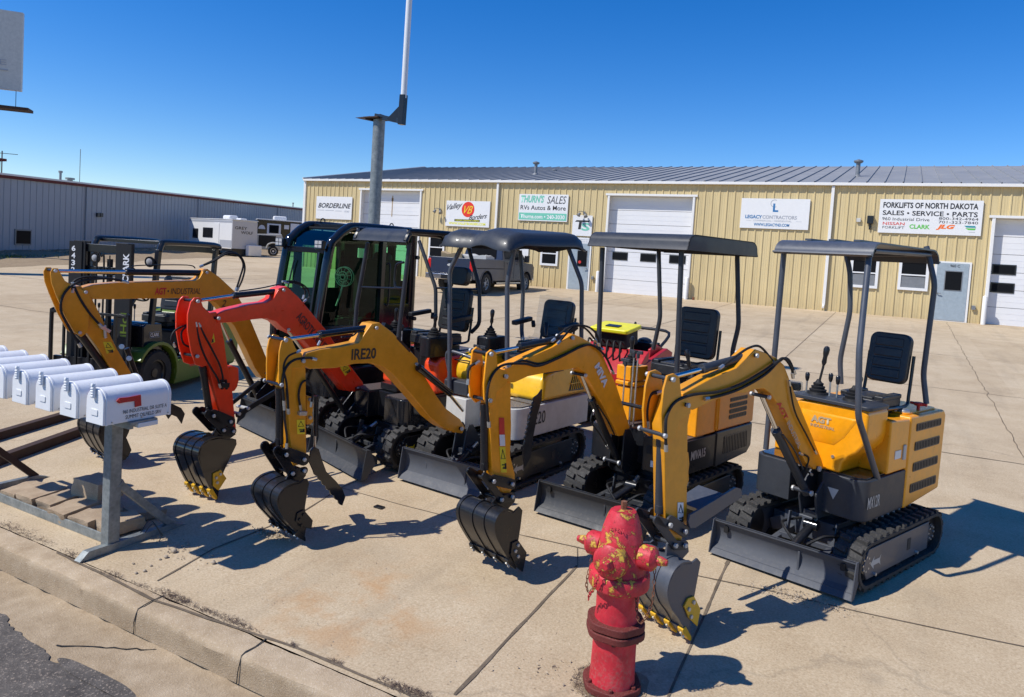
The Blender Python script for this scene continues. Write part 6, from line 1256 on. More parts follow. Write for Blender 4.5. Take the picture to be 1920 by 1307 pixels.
# ------------------------------------------------------------------ fire hydrant
HX, HY = -1.15, 3.5; fH = Fr(HX, HY, 0); rH = empty('fire_hydrant', fH); tag(rH, 'worn red fire hydrant with chipped yellow paint and rusty chains near the kerb', 'fire hydrant')
b_ = MB(); b_.lathe([(.118, .03), (.114, .10), (.112, .22), (.115, .29)], n=36); b_.build('lower_barrel', 'hydrant_red', rH)
b_ = MB(); b_.lathe([(.112, .36), (.108, .40), (.109, .49), (.118, .54)], n=36); b_.build('upper_barrel', 'hydrant_red', rH)
def flange(name, z0, z1, r, mat, nb=6, sq=1.0):
    n = 36; P = [(r*(1+.035*math.cos(6*2*PI*i/n))*math.cos(2*PI*i/n), r*(1+.035*math.cos(6*2*PI*i/n))*math.sin(2*PI*i/n)) for i in range(n)]
    b_ = MB(); b_.prism(P, z0, z1, 'z'); fl = b_.build(name, mat, rH, bevel=.006)
    for k in range(nb): t = 2*PI*(k+.5)/nb+.3; b_ = MB(); c_ = (r*.86*math.cos(t), r*.86*math.sin(t)); b_.cyl((c_[0], c_[1], z0-.012), (c_[0], c_[1], z1+.014), .012, 6); b_.build('bolt', 'hydrant_flange', fl, bevel=.002)
    return fl
flange('base_flange', .0, .035, .150, 'hydrant_flange'); flange('lower_flange', .285, .320, .150, 'hydrant_flange', 6); flange('upper_flange', .326, .365, .147, 'hydrant_flange', 0)
b_ = MB(); n = 40; prof = [(.118, .520), (.128, .530), (.152, .538), (.156, .546), (.156, .604), (.151, .612), (.134, .620), (.124, .66), (.117, .72), (.108, .78), (.096, .84), (.078, .90), (.064, .925), (.030, .932)]; vs = []
for r, z in prof:
    for j in range(n):
        t = 2*PI*j/n; k = 1+(.07*abs(math.cos(2.5*t+.4))-.04)*max(0, min(1, (z-.62)/.08)); vs.append((r*k*math.cos(t), r*k*math.sin(t), z))
b_.add(vs, [(i*n+j, i*n+(j+1) % n, (i+1)*n+(j+1) % n, (i+1)*n+j) for i in range(len(prof)-1) for j in range(n)]+[tuple(range(n))[::-1], tuple((len(prof)-1)*n+j for j in range(n))]); bon = b_.build('bonnet', 'hydrant_upper', rH, ang=40)
b_ = MB(); b_.lathe([(.030, .915), (.026, .93), (.0185, .932), (.0175, .972)], n=5); b_.build('operating_nut', 'rust', rH, bevel=.002)
ta = R(-93); pd = Vector((math.cos(ta), math.sin(ta), 0)); sdv = Vector((-pd.y, pd.x, 0))
def cap(c_, d, R1, name, r0, ln):
    a = Vector(d); b_ = MB(); b_.lathe([(r0*1.02, 0), (r0*1.02, ln*.45), (r0*1.1, ln*.5)], c_, a, 28); nz = b_.build(name, 'hydrant_upper', rH)
    b_ = MB(); b_.lathe([(r0*1.16, ln*.54), (r0*1.20, ln*.60), (r0*1.16, ln*.86), (r0*.95, ln*.93), (r0*.5, ln*.99), (r0*.42, ln*1.0)], c_, a, 28); cp = b_.build('nozzle_cap', 'hydrant_chipped' if name[0] == 'f' else 'hydrant_upper', nz, ang=30)
    b_ = MB(); b_.lathe([(r0*.52, ln*.97), (r0*.50, ln*1.06), (r0*.34, ln*1.22), (r0*.30, ln*1.24)], c_, a, 6); b_.build('cap_nut', 'hydrant_chipped', cp, bevel=.003)
    return nz
cap((0, 0, .715), sdv, 0, 'side_nozzle', .053, .20); cap((0, 0, .715), -sdv, 0, 'side_nozzle', .053, .20); cap((0, 0, .70), pd, 0, 'front_nozzle', .074, .175)
text('OPEN', tuple(pd*.097+Vector((.006, 0, .855))), sdv, Vector((0, 0, 1))-pd*.35, .075, .020, 'hydrant_chipped', bon, bold=.02, d=.003)
def chain(pts, name='chain', mat='rust'):
    P = cr(pts, 14); L = [P[0]]; b_ = MB(); acc = 0; last = P[0]; k = 0
    for p in P[1:]:
        if (p-last).length >= .0165:
            t = (p-last).normalized(); s = t.orthogonal().normalized(); s = Matrix.Rotation(k*PI/2+.3*k, 3, t) @ s; c_ = (p+last)/2
            b_.tube([c_+t*.0135*math.cos(a)+s*.0068*math.sin(a) for a in [j*2*PI/10 for j in range(10)]], .0024, 5, 1, smooth=False, closed=True); last = p; k += 1
    return b_.build(name, mat, rH)
chain([sdv*.185+Vector((0, 0, .67)), sdv*.19+pd*.02+Vector((0, 0, .50)), sdv*.15+pd*.06+Vector((0, 0, .40)), sdv*.12+pd*.05+Vector((0, 0, .50)), sdv*.11+pd*.02+Vector((0, 0, .57))])
chain([-sdv*.15+Vector((0, 0, .67)), -sdv*.17+pd*.02+Vector((0, 0, .50)), -sdv*.14+pd*.03+Vector((0, 0, .46)), -sdv*.12+Vector((0, 0, .55))])
chain([pd*.18+Vector((-.03, 0, .67)), pd*.17-sdv*.06+Vector((0, 0, .56)), pd*.13-sdv*.10+Vector((0, 0, .50)), pd*.12-sdv*.11+Vector((0, 0, .455))], mat='hydrant_chipped')
# ------------------------------------------------------------------ mailboxes and their stand
MZ = 1.0
side_txt = {0: True}
names = ['nearest of the white mailboxes, its side lettered in black beside a red flag', 'second white mailbox from the lettered one, right behind it in the row', 'third white mailbox counted from the lettered one, with a red flag', 'fourth white mailbox counted from the lettered one', 'fifth white mailbox in the row, partly cut by the left edge', 'sixth white mailbox in the row, seen mostly as a rounded top', 'seventh mailbox in the row, its white top streaked with dirt', 'farthest mailbox of the row at the left edge']
def mailbox(i):
    fr = Fr(-4.345-.283*i, 2.71, random.uniform(-1.2, 1.2) if i else 0, z=gz(2.71)+MZ); r_ = empty('mailbox', fr); tag(r_, names[i], 'mailbox', 'white mailboxes in a row on a steel stand')
    w, h, L = .178, .225, .455; cz_ = h-w/2
    arc_ = [(w/2, 0)]+[(w/2*math.cos(PI*k/16), cz_+w/2*math.sin(PI*k/16)) for k in range(17)]+[(-w/2, 0)]
    b_ = MB(); b_.prism(arc_, .012, L); body = b_.build('body', 'mailbox_white', r_, bevel=.003)
    b_ = MB(); a2 = [(x*1.035, (z-cz_)*1.03+cz_ if z > 0 else -.003) for x, z in arc_]; b_.prism(a2, L-.012, L+.008); b_.prism(a2, .010, .024); b_.build('rim', 'mailbox_white', r_, bevel=.003)
    b_ = MB(); b_.prism([(x*.99, (z-cz_)*.99+cz_ if z > 0 else 0) for x, z in arc_], -.006, .010); dr = b_.build('door', 'mailbox_white', r_, bevel=.004)
    b_ = MB(); b_.rbox((0, -.018, .205), (.032, .020, .075), .009, 5); b_.lathe([(.012, 0), (.009, .02)], (0, -.012, .245), (0, -1, .3), 10)
    for k in range(4): b_.rbox((0, -.029, .178+.016*k), (.026, .006, .007), .002)
    b_.build('latch', 'mailbox_white', dr, bevel=.004)
    b_ = MB(); b_.prism(rpoly_off(0, .075, .07, .04, .008), -.011, -.0062); b_.build('embossed_panel', 'mailbox_white', dr, bevel=.002)
    # red flag on its right side
    b_ = MB(); x = w/2+.004; zf = .135
    b_.prism([(.09, zf-.006), (.07, zf+.012), (.09, zf+.030), (.15, zf+.026), (.235, zf+.030), (.242, zf-.042), (.198, zf-.045), (.194, zf-.006), (.13, zf-.004)], x, x+.006, 'x'); b_.cyl((x, .09, zf+.012), (x+.012, .09, zf+.012), .008, 8); b_.build('flag', 'flag_red', r_, bevel=.001)
    b_ = MB()
    for yy in (.05, .25, .44): b_.cyl((w/2-.002, yy, .014), (w/2+.006, yy, .014), .005, 8)
    b_.build('rivet', 'zinc', r_)
    return r_
def rpoly_off(cx, cz_, w, h, r): return [(x+cx, y+cz_) for x, y in rpoly(w, h, r)]
for i in range(8):
    r_ = mailbox(i)
    if i == 0:
        text('960 INDUSTRIAL DR SUITE A', (.0902, .275, .068), (0, 1, 0), (0, 0, 1), .31, .024, 'letter_black', r_); text('SUMMIT OILFIELD SRV', (.0902, .265, .032), (0, 1, 0), (0, 0, 1), .25, .024, 'letter_black', r_)
fS = Fr(-4.66, 3.04, 0); rS = empty('mailbox_stand', fS); tag(rS, 'galvanised steel stand of posts, rails and braces that carries the mailboxes', 'stand')
def PS(x, y, z): return (x+4.66, y-3.04, z)
for x in (-4.66, -6.45):
    b_ = MB(); b_.box(PS(x, 3.04, .485), (.085, .085, .97)); b_.build('post', 'galvanised', rS, bevel=.006)
    b_ = MB(); b_.prism([(2.80, -.0), (2.86, .055), (3.50, .055), (3.62, .012), (3.62, 0)], x+4.66+.045, x+4.66+.053, 'x'); b_.prism([(2.80, .0), (2.86, .05), (3.50, .05), (3.62, .01), (3.62, 0)], x+4.66-.012, x+4.66+.045, 'x')
    o = b_.build('foot', 'galvanised', rS, bevel=.002); 
    for v in o.data.vertices: v.co.y -= 3.04
    b_ = MB(); b_.bar(PS(x+.02, 3.07, .46), PS(x+.02, 3.50, .04), .05, .05); b_.build('brace', 'galvanised' if x > -5 else 'rust_dark', rS, bevel=.003)
b_ = MB(); b_.box(PS(-5.55, 3.075, .035), (1.72, .012, .065)); b_.box(PS(-5.55, 3.09, .006), (1.72, .04, .010)); b_.build('bottom_rail', 'galvanised', rS, bevel=.002)
b_ = MB(); b_.box(PS(-5.40, 2.965, .978), (2.34, .19, .022)); b_.build('shelf', 'galvanised', rS, bevel=.003)
for y in (2.89, 3.03): b_ = MB(); b_.box(PS(-5.5, y, .952), (2.5, .03, .028)); b_.build('top_rail', 'galvanised', rS, bevel=.003)
b_ = MB(); b_.box(PS(-4.30, 2.99, .960), (.15, .14, .03)); b_.build('end_plate', 'white_paint', rS, bevel=.003)
b_ = MB(); b_.tube([PS(-4.60, 3.26, .06), PS(-4.57, 3.30, .12), PS(-4.52, 3.33, .04), PS(-4.50, 3.30, .01)], .0035, 5); b_.tube([PS(-4.62, 3.24, .06), PS(-4.60, 3.30, .14), PS(-4.54, 3.36, .02)], .003, 5); b_.build('tie_wire', 'black', rS)
# paving blocks laid in the stand
random.seed(3)
lbls = ['nearest tan paving block inside the stand, next to the post', 'second paving block from the post inside the mailbox stand', 'third paving block from the post inside the mailbox stand', 'fourth paving block from the post inside the mailbox stand', 'fifth paving block from the post inside the mailbox stand', 'paving block at the far left of the row in the stand', 'paving block lying beyond the row, left of the grey block']
def block(x, y, z, s, yaw, tilt, lb, mat='paver', nm='paving_block', g='paving blocks weighing down the mailbox stand'):
    me = bmesh.new(); bmesh.ops.create_cube(me, size=1); bmesh.ops.subdivide_edges(me, edges=me.edges[:], cuts=5, use_grid_fill=True)
    M3 = Matrix.Rotation(yaw, 3, 'Z') @ Matrix.Rotation(tilt, 3, 'X'); vs = []
    for v in me.verts:
        p = Vector((v.co.x*s[0], v.co.y*s[1], v.co.z*s[2])); k = mnoise.noise(p*14+Vector((x*9, y*9, 0)))*.016+mnoise.noise(p*45+Vector((x*9, 0, 0)))*.008
        if abs(v.co.x) > .49 or abs(v.co.y) > .49: p *= 1+k*7
        else: p.z += k*.4
        vs.append(M3 @ p+Vector((x, y, gz(y)+z)))
    me.verts.index_update(); b_ = MB(); b_.add(vs, [tuple(q.index for q in f.verts) for f in me.faces]); me.free(); o = b_.build(nm, mat, bevel=0, ang=35)
    tag(o, lb, 'paving block', g)
for i in range(6): block(-4.88-.238*i+random.uniform(-.012, .012), 3.25-.012*i+random.uniform(-.03, .03), .062+random.uniform(-.012, .016), (.20+random.uniform(-.02, .015), .27+random.uniform(-.03, .03), .085), random.uniform(-.22, .16)-.08, random.uniform(.02, .16), lbls[i])
block(-5.75, 3.50, .045, (.2, .26, .07), .25, 0, lbls[6])
block(-4.98, 3.51, .040, (.2, .24, .06), -.25, -.06, 'loose paving block in the shade behind the post of the mailbox stand')
block(-5.42, 3.42, .17, (.30, .21, .13), .05, -.04, 'grey concrete block sitting on the paving blocks of the mailbox stand', 'curb_concrete', 'concrete_block')
# two steel beams on the ground
for (a, c_, lb) in (((-60, 833), (150, 771), 'rusty brown steel beam on the concrete behind the mailboxes, farther one'), ((-60, 883), (215, 785), 'rusty brown steel beam on the concrete just behind the mailboxes, nearer one')):
    p, q = gnd(*a, .045), gnd(*c_, .045); b_ = MB(); b_.bar(p, q, .085, .085); tag(b_.build('steel_beam', 'rust_dark', bevel=.004), lb, 'beam')
# ------------------------------------------------------------------ forklift
lf = Vector((-math.sin(R(-72)), math.cos(R(-72)), 0)); o_ = Vector((-8.85, 6.0, 0))-lf*.10
fF = Fr(o_.x, o_.y, -72); rF = empty('forklift', fF); tag(rF, 'black and lime green forklift with a raised mast behind the mailboxes', 'forklift')
for s_ in (-1, 1):
    b_ = MB(); y = s_*.36; b_.box((.46, y, 1.02), (.10, .05, 1.88)); b_.box((.41, y-s_*.05, 1.02), (.02, .15, 1.88)); b_.box((.51, y-s_*.06, 1.02), (.02, .17, 1.88)); ms = b_.build('mast_channel', 'black_matt', rF, bevel=.004)
    b_ = MB(); b_.box((.46, s_*.27, 1.0), (.10, .04, 1.86)); b_.build('inner_channel', 'black', rF, bevel=.004)
for q_c, q_d in (((.44, 0, 1.88), (.10, .70, .10)), ((.44, 0, .35), (.10, .70, .12)), ((.44, -.1, 1.6), (.06, .5, .10))): b_ = MB(); b_.box(q_c, q_d); b_.build('mast_crossbar', 'black', rF, bevel=.006)
b_ = MB(); b_.cyl((.42, .06, .3), (.42, .06, 1.75), .035, 14); b_.tube([(.50, -.06, .4), (.50, -.06, 1.7), (.50, .0, 1.78), (.50, .04, 1.7), (.50, .04, .6)], .012, 6); b_.cyl((.50, .12, .4), (.50, .12, 1.8), .008, 6); b_.build('lift_cylinder', 'black_matt', rF)
b_ = MB(); b_.box((.525, -.345, 1.02), (.012, .18, 1.86)); b_.box((.525, .37, 1.02), (.012, .14, 1.86)); b_.build('mast_face', 'black_matt', rF)
for k, ch in enumerate('6432'): text(ch, (.5325, -.37, 1.86-.09*k), (0, 1, 0), (0, 0, 1), .055, .07, 'letter_white', rF, bold=.03)
text('CLARK', (.5325, .375, 1.66), (0, 0, 1), (0, -1, 0), .36, .085, 'letter_white', rF, bold=.03); text('iHol', (.5325, .375, .95), (0, 0, 1), (0, -1, 0), .30, .10, 'lime', rF, bold=.02)
b_ = MB(); 
for y in (-.54, .54): b_.tube([(.66, y, .10), (.66, y, 1.02), (.66, y*.94, 1.07), (.66, y*.7, 1.08)], .026, 6, 4)
b_.bar((.66, -.45, 1.08), (.66, .45, 1.08), .03)
for y in (-.36, -.18, 0, .18, .36): b_.bar((.66, y, .15), (.66, y, 1.08), .026)
b_.bar((.66, -.54, .14), (.66, .54, .14), .05); b_.bar((.60, -.54, .45), (.60, .54, .45), .04, .12); b_.build('load_backrest', 'black', rF, bevel=.003)
def wheel(root, c_, r, w, ax=(0, 1, 0), rim='white_paint', rr=.55, spokes=0, name='wheel'):
    a = Vector(ax).normalized(); c_ = Vector(c_); b_ = MB(); b_.lathe([(r*.6, -w/2), (r*.93, -w/2), (r, -w*.36), (r, w*.36), (r*.93, w/2), (r*.6, w/2), (r*.6, w*.3)], c_, a, 36)
    x = a.orthogonal().normalized(); y = a.cross(x)
    for k in range(30):
        t = 2*PI*k/30; d = x*math.cos(t)+y*math.sin(t); e = a.cross(d); q = c_+d*r
        for s_ in (-1, 1): b_.hexa([q+a*s_*w*.06-e*r*.04, q+a*s_*w*.06+e*r*.03, q+a*s_*w*.46+e*r*.07, q+a*s_*w*.46], [v+d*.012 for v in (q+a*s_*w*.06-e*r*.03, q+a*s_*w*.06+e*r*.02, q+a*s_*w*.44+e*r*.06, q+a*s_*w*.44+e*r*.01)])
    ty = b_.build(name, 'tyre', root, ang=30)
    b_ = MB(); b_.lathe([(r*rr, -w*.30), (r*rr*1.1, w*.42), (r*rr*.95, w*.40), (r*rr*.8, w*.12), (r*.22, w*.16), (r*.2, w*.34), (r*.1, w*.36)], c_, a, 30)
    for k in range(spokes):
        t = 2*PI*k/spokes; d = x*math.cos(t)+y*math.sin(t); b_.bar(c_+d*r*.16+a*w*.34, c_+d*r*rr+a*w*.36, r*.09, w*.08)
    b_.build('rim', rim, ty, ang=40); return ty
for s_ in (-1, 1): wheel(rF, (.12, s_*.45, .30), .30, .22, (0, s_, 0), 'black'); wheel(rF, (-1.38, s_*.42, .26), .26, .18, (0, s_, 0), 'cream_white')
for s_ in (-1, 1):
    b_ = MB(); n = 12; A_ = [(.12+.37*math.cos(R(150-170*i/n)), .30+.37*math.sin(R(150-170*i/n))) for i in range(n+1)]; A_ = [(x, z) for x, z in A_]; B2 = [(.12+(x-.12)*1.12, .30+(z-.30)*1.12) for x, z in A_]
    # fender opens forwards: mirror so that its long skirt lies behind the wheel
    A2 = [(.24-x, z) for x, z in A_]; B3 = [(.24-x, z) for x, z in B2]; b_.prism(A2+B3[::-1], s_*.34-.0, s_*.58) if s_ > 0 else b_.prism(A2+B3[::-1], -.58, -.34); b_.build('fender', 'lime', rF, bevel=.006)
    b_ = MB(); b_.prism([(-.24, .10), (-.24, .30), (-.32, .42), (-1.05, .46), (-1.12, .12)], s_*.30 if s_ > 0 else -.56, .56 if s_ > 0 else -.30); b_.build('step_panel', 'lime', rF, bevel=.015)
b_ = MB(); b_.prism([(-1.06, .20), (-1.06, .95), (-1.15, 1.02), (-1.72, .98), (-1.86, .80), (-1.86, .30), (-1.74, .16)], -.52, .52); b_.build('counterweight', 'lime', rF, bevel=.06)
b_ = MB(); b_.prism([(.32, .30), (.34, .92), (.28, .96), (-.02, .94), (-.06, .60), (-.32, .46), (-1.0, .46), (-1.0, .30)], -.48, .50); b_.build('body', 'gloss_black', rF, bevel=.02)
b_ = MB(); b_.prism([(-.55, .46), (-.55, .80), (-1.10, .86), (-1.10, .46)], -.42, .44); b_.build('engine_hood', 'black', rF, bevel=.03)
text('CLARK', (.12, .5025, .80), (-1, 0, 0), (0, 0, 1), .17, .045, 'letter_white', rF, bold=.02); b_ = MB(); b_.tube([(.22, .5035, .765), (.02, .5035, .765), (.02, .5035, .835), (.22, .5035, .835)], .003, 4, smooth=False, closed=True); b_.build('badge_frame', 'silver_letter', rF)
b_ = MB(); b_.box((-.62, .5615, .34), (.12, .003, .09)); b_.build('red_sticker', 'letter_red', rF); text('S25', (-.80, .562, .34), (-1, 0, 0), (0, 0, 1), .16, .07, 'letter_black', rF, bold=.03)
b_ = MB(); b_.tube([(.12, -.02, .94), (-.02, -.02, 1.10), (-.16, -.02, 1.26)], .055, 10, r2=.04); b_.build('steering_column', 'black', rF)
b_ = MB(); cc = Vector((-.18, -.02, 1.28)); ax = Vector((-.6, 0, .8)).normalized(); x = ax.orthogonal().normalized(); y = ax.cross(x); b_.tube([cc+(x*math.cos(t)+y*math.sin(t))*.16 for t in [k*2*PI/16 for k in range(16)]], .013, 8, 2, closed=True)
for k in range(3): t = 2*PI*k/3; b_.bar(cc, cc+(x*math.cos(t)+y*math.sin(t))*.16, .02)
b_.build('steering_wheel', 'black_matt', rF); lever(rF, .15, .22, .96, .2); lever(rF, .18, -.28, .96, .18)
seat(rF, -.72, .02, .88, .44, .50)
for q0, q1 in (((.16, .47, .92), (.06, .47, 1.90)), ((.16, -.47, .92), (.06, -.47, 1.90)), ((-1.12, .47, .90), (-1.20, .47, 1.92)), ((-1.12, -.47, .90), (-1.20, -.47, 1.92))): b_ = MB(); b_.bar(q0, q1, .055, .07); b_.build('guard_post', 'black', rF, bevel=.006)
b_ = MB()
for y in (-.48, .48): b_.tube([(.06, y, 1.88), (.02, y, 1.97), (-.10, y, 2.0), (-1.15, y, 1.99), (-1.26, y, 1.93)], .04, 8, 4)
for k in range(7): b_.bar((-.05-.17*k, -.46, 1.985), (-.05-.17*k, .46, 1.985), .03, .04)
b_.bar((-1.24, -.48, 1.93), (-1.24, .48, 1.93), .05, .12); b_.build('overhead_guard', 'black', rF, bevel=.004)
for y in (-.40, .40): b_ = MB(); b_.lathe([(.03, -.04), (.07, 0), (.07, .02)], (.12, y, 1.74), (1, 0, -.1), 18); lm = b_.build('headlight', 'black', rF); b_ = MB(); b_.lathe([(.045, 0), (.03, .01)], (.142, y, 1.738), (1, 0, -.1), 18); b_.build('lamp_lens', 'lamp', lm)
# ------------------------------------------------------------------ red walk-behind loader behind the middle machines
fK = Fr(-3.02, 8.6, -98); rK = empty('compact_loader', fK); tag(rK, 'small red walk-behind loader with a black box and bright yellow lid', 'loader')
for s_ in (-1, 1): track(rK, s_*.38, -.65, .45, .20, .36, lugs=24)
b_ = MB(); b_.prism([(.35, .25), (.38, .62), (.20, .80), (-.40, .86), (-.60, .80), (-.60, .25)], -.30, .30); b_.build('body', 'black_matt', rK, bevel=.02)
for s_ in (-1, 1):
    b_ = MB(); b_.prism([(.75, .30), (.72, .42), (.30, .80), (-.45, .98), (-.62, .92), (-.58, .80), (.20, .62), (.60, .28)], s_*.40-.03, s_*.40+.03); b_.build('loader_arm', 'engine_red', rK, bevel=.01)
    b_ = MB(); b_.prism([(-.10, .45), (-.15, .98), (-.35, 1.02), (-.60, .95), (-.62, .45)], s_*.32-.02, s_*.32+.02); b_.build('side_plate', 'engine_red', rK, bevel=.01)
b_ = MB(); b_.prism([(.40, .50), (.40, .70), (.16, .92), (.06, .98), (.06, .60)], -.38, .42); b_.build('front_guard', 'engine_red', rK, bevel=.01)
b_ = MB(); b_.rbox((-.05, -.10, 1.09), (.34, .46, .20), .04, rot=Matrix.Rotation(.15, 3, 'Y')); b_.build('front_box', 'black_matt', rK, bevel=.02)
b_ = MB(); b_.rbox((-.02, -.10, 1.21), (.42, .54, .055), .05, rot=Matrix.Rotation(.15, 3, 'Y')); ld_ = b_.build('box_lid', 'toolbox_yellow', rK, bevel=.018)
b_ = MB(); b_.box((.04, -.10, 1.233), (.10, .18, .02), Matrix.Rotation(.15, 3, 'Y')); b_.build('latch', 'black', ld_)
for k in range(6): b_ = MB(); yy = -.34+.09*k; b_.tube([(.13, yy, 1.02), (.22, yy, 1.06), (.27, yy+.02, .92), (.20, yy+.01, .70)], .012, 6); b_.build('hose', 'black_matt', rK)
b_ = MB(); b_.tube([(-.45, -.32, .98), (-.66, -.34, 1.16), (-.70, 0, 1.18), (-.66, .34, 1.16), (-.45, .32, .98)], .02, 8, 4); b_.build('handle_bar', 'black', rK)
for y in (-.12, .22): lever(rK, -.60, y, 1.14, .10)
b_ = MB(); b_.lathe([(.09, 0), (.10, .03), (.08, .07), (.03, .09)], (-.42, .12, 1.0)); b_.box((-.38, .16, .98), (.2, .3, .12)); b_.build('engine', 'black', rK, bevel=.01)
b_ = MB(); b_.cyl((-.30, -.52, .88), (-.30, -.40, .88), .15, 26); rl = b_.build('hose_reel', 'black', rK, bevel=.01); b_ = MB(); b_.cyl((-.20, -.53, .88), (-.20, -.42, .88), .10, 26); b_.build('reel_disc', 'engine_red', rl)
# ------------------------------------------------------------------ pickup
fT = Fr(-15.15, 24.2, 93); rT = empty('pickup_truck', fT); tag(rT, 'dark blue crew cab pickup parked facing the tan building', 'pickup truck')
def arch(cx, r, z0, n=12): return [(cx+r*math.cos(PI-PI*i/n), z0+r*math.sin(PI-PI*i/n)) for i in range(n+1)]
W_ = .98; wb = 3.75; r = .41
low = [(-1.18, .62), (-1.15, .55)]+[(x, max(z, .52)) for x, z in arch(0, .50, .42)]+[(.55, .50), (3.2, .50)]+[(x, max(z, .52)) for x, z in arch(wb, .50, .42)]+[(4.45, .55), (4.55, .70), (4.55, 1.10), (4.40, 1.24), (3.15, 1.32), (1.45, 1.32), (1.45, 1.00), (-1.18, 1.00)]
b_ = MB(); b_.prism(low, -W_, W_); body = b_.build('body', 'truck_blue', rT, bevel=.035)
b_ = MB(); b_.box((.13, W_-.05, 1.18), (2.66, .10, .36)); b_.box((.13, -W_+.05, 1.18), (2.66, .10, .36)); b_.box((1.40, 0, 1.18), (.08, 2*W_-.2, .36)); b_.build('bed_wall', 'truck_blue', rT, bevel=.025)
b_ = MB(); b_.box((-1.16, 0, 1.06), (.07, 2*W_-.22, .60)); tg = b_.build('tailgate', 'truck_blue', rT, bevel=.02)
b_ = MB(); b_.box((-1.205, 0, 1.22), (.02, .22, .05)); b_.build('handle', 'black', tg); b_ = MB(); n = 24; b_.add([(-1.212, .12*math.cos(2*PI*i/n), 1.07+.05*math.sin(2*PI*i/n)) for i in range(n)], [tuple(range(n))]); b_.build('oval_badge', 'silver_letter', tg)
cabp = [(1.42, 1.30), (1.52, 1.84), (1.70, 1.93), (3.05, 1.93), (3.25, 1.86), (3.80, 1.36), (3.80, 1.30)]
b_ = MB(); n = len(cabp); b_.hexa([(x, -W_+.04+(z-1.3)*.22, z) for x, z in cabp], [(x, W_-.04-(z-1.3)*.22, z) for x, z in cabp]); cb = b_.build('cab', 'truck_blue', rT, bevel=.04)
def yw(z): return W_-.036-(z-1.3)*.22+.006
for s_ in (-1, 1):
    for nm, P in (('side_window', [(1.62, 1.40), (1.66, 1.80), (1.75, 1.86), (2.38, 1.86), (2.38, 1.40)]), ('side_window', [(2.48, 1.40), (2.48, 1.86), (3.0, 1.86), (3.18, 1.80), (3.58, 1.40)])):
        b_ = MB(); b_.add([(x, s_*yw(z), z) for x, z in P], [tuple(range(len(P)))]); b_.build(nm, 'dark_glass', cb)
    b_ = MB(); b_.box((2.43, s_*(W_+.002), .95), (.012, .006, .75)); b_.box((1.52, s_*(W_+.002), .95), (.012, .006, .75)); b_.box((3.2, s_*(W_+.002), .95), (.012, .006, .7)); b_.build('door_seam', 'rubber', body)
    for x in (1.85, 2.75): b_ = MB(); b_.box((x, s_*(W_+.015), 1.22), (.20, .03, .04)); b_.build('door_handle', 'truck_blue', body, bevel=.01)
    b_ = MB(); b_.rbox((3.30, s_*(W_+.18), 1.45), (.12, .22, .30), .04); b_.build('mirror', 'black', rT, bevel=.02)
    b_ = MB(); b_.cyl((.75, s_*(W_+.02), .42), (3.0, s_*(W_+.02), .42), .05, 10); b_.build('side_step', 'chrome', rT)
    b_ = MB(); b_.box((-1.14, s_*(W_-.06), 1.08), (.14, .15, .42)); b_.build('tail_light', 'tail_red', rT, bevel=.03)
    for x in (0, wb): wheel(rT, (x, s_*(W_-.14), r), r, .28, (0, s_, 0), 'silver_letter', .60, 6)
    b_ = MB()
    for cx in (0, wb):
        A_ = arch(cx, .50, .42); B2 = [(cx+(x-cx)*1.09, .42+(z-.42)*1.09) for x, z in A_]; b_.prism(A_+B2[::-1], s_*(W_+.001)-.012, s_*(W_+.001)+.02)
    b_.build('arch_flare', 'truck_blue', rT, bevel=.008)
b_ = MB(); b_.add([(1.45, -.62, 1.40), (1.45, .62, 1.40), (1.51, .58, 1.80), (1.51, -.58, 1.80)], [(0, 1, 2, 3)]); 
for v in range(4): b_.v[v].x -= .02
b_.build('rear_window', 'dark_glass', cb); b_ = MB(); b_.add([(3.74, -.8, 1.40), (3.74, .8, 1.40), (3.33, .72, 1.82), (3.33, -.72, 1.82)], [(0, 1, 2, 3)]); b_.build('windscreen', 'dark_glass', cb)
b_ = MB(); b_.rbox((-1.30, 0, .62), (.20, 1.96, .20), .06); b_.build('rear_bumper', 'chrome', rT, bevel=.02); b_ = MB(); b_.box((-1.40, 0, .62), (.03, .5, .16)); b_.box((-1.3, 0, .45), (.2, .2, .1)); b_.build('plate_recess', 'black', rT)
b_ = MB(); b_.rbox((4.60, 0, .62), (.18, 1.9, .22), .05); b_.box((4.56, 0, .95), (.05, 1.2, .3)); b_.build('front_bumper', 'chrome', rT, bevel=.02)
b_ = MB(); b_.box((.1, 0, .75), (2.4, 1.7, .2)); b_.box((1.8, 0, .45), (4.6, .9, .16)); b_.build('underbody', 'rubber', rT)
for (x, y, z, s, yw_, lb) in ((-.5, .35, 1.42, (.8, .5, .22), .5, 'brown folded tarp piled on the left of the pickup bed'), (.4, -.3, 1.40, (1.1, .9, .14), .15, 'pale flattened boards stacked in the pickup bed')):
    p = fT.m @ Vector((x, y, z)); me = bmesh.new(); bmesh.ops.create_cube(me, size=1); bmesh.ops.subdivide_edges(me, edges=me.edges[:], cuts=6, use_grid_fill=True); vs = []
    for v in me.verts: q = Vector((v.co.x*s[0], v.co.y*s[1], v.co.z*s[2])); q += Vector((0, 0, mnoise.noise(q*4+p)*.12)); vs.append(p+Matrix.Rotation(yw_, 3, 'Z') @ q)
    me.verts.index_update(); b_ = MB(); b_.add(vs, [tuple(q.index for q in f.verts) for f in me.faces]); me.free(); tag(b_.build('cargo', 'sand_wood' if x < 0 else 'cream_white'), lb, 'cargo')
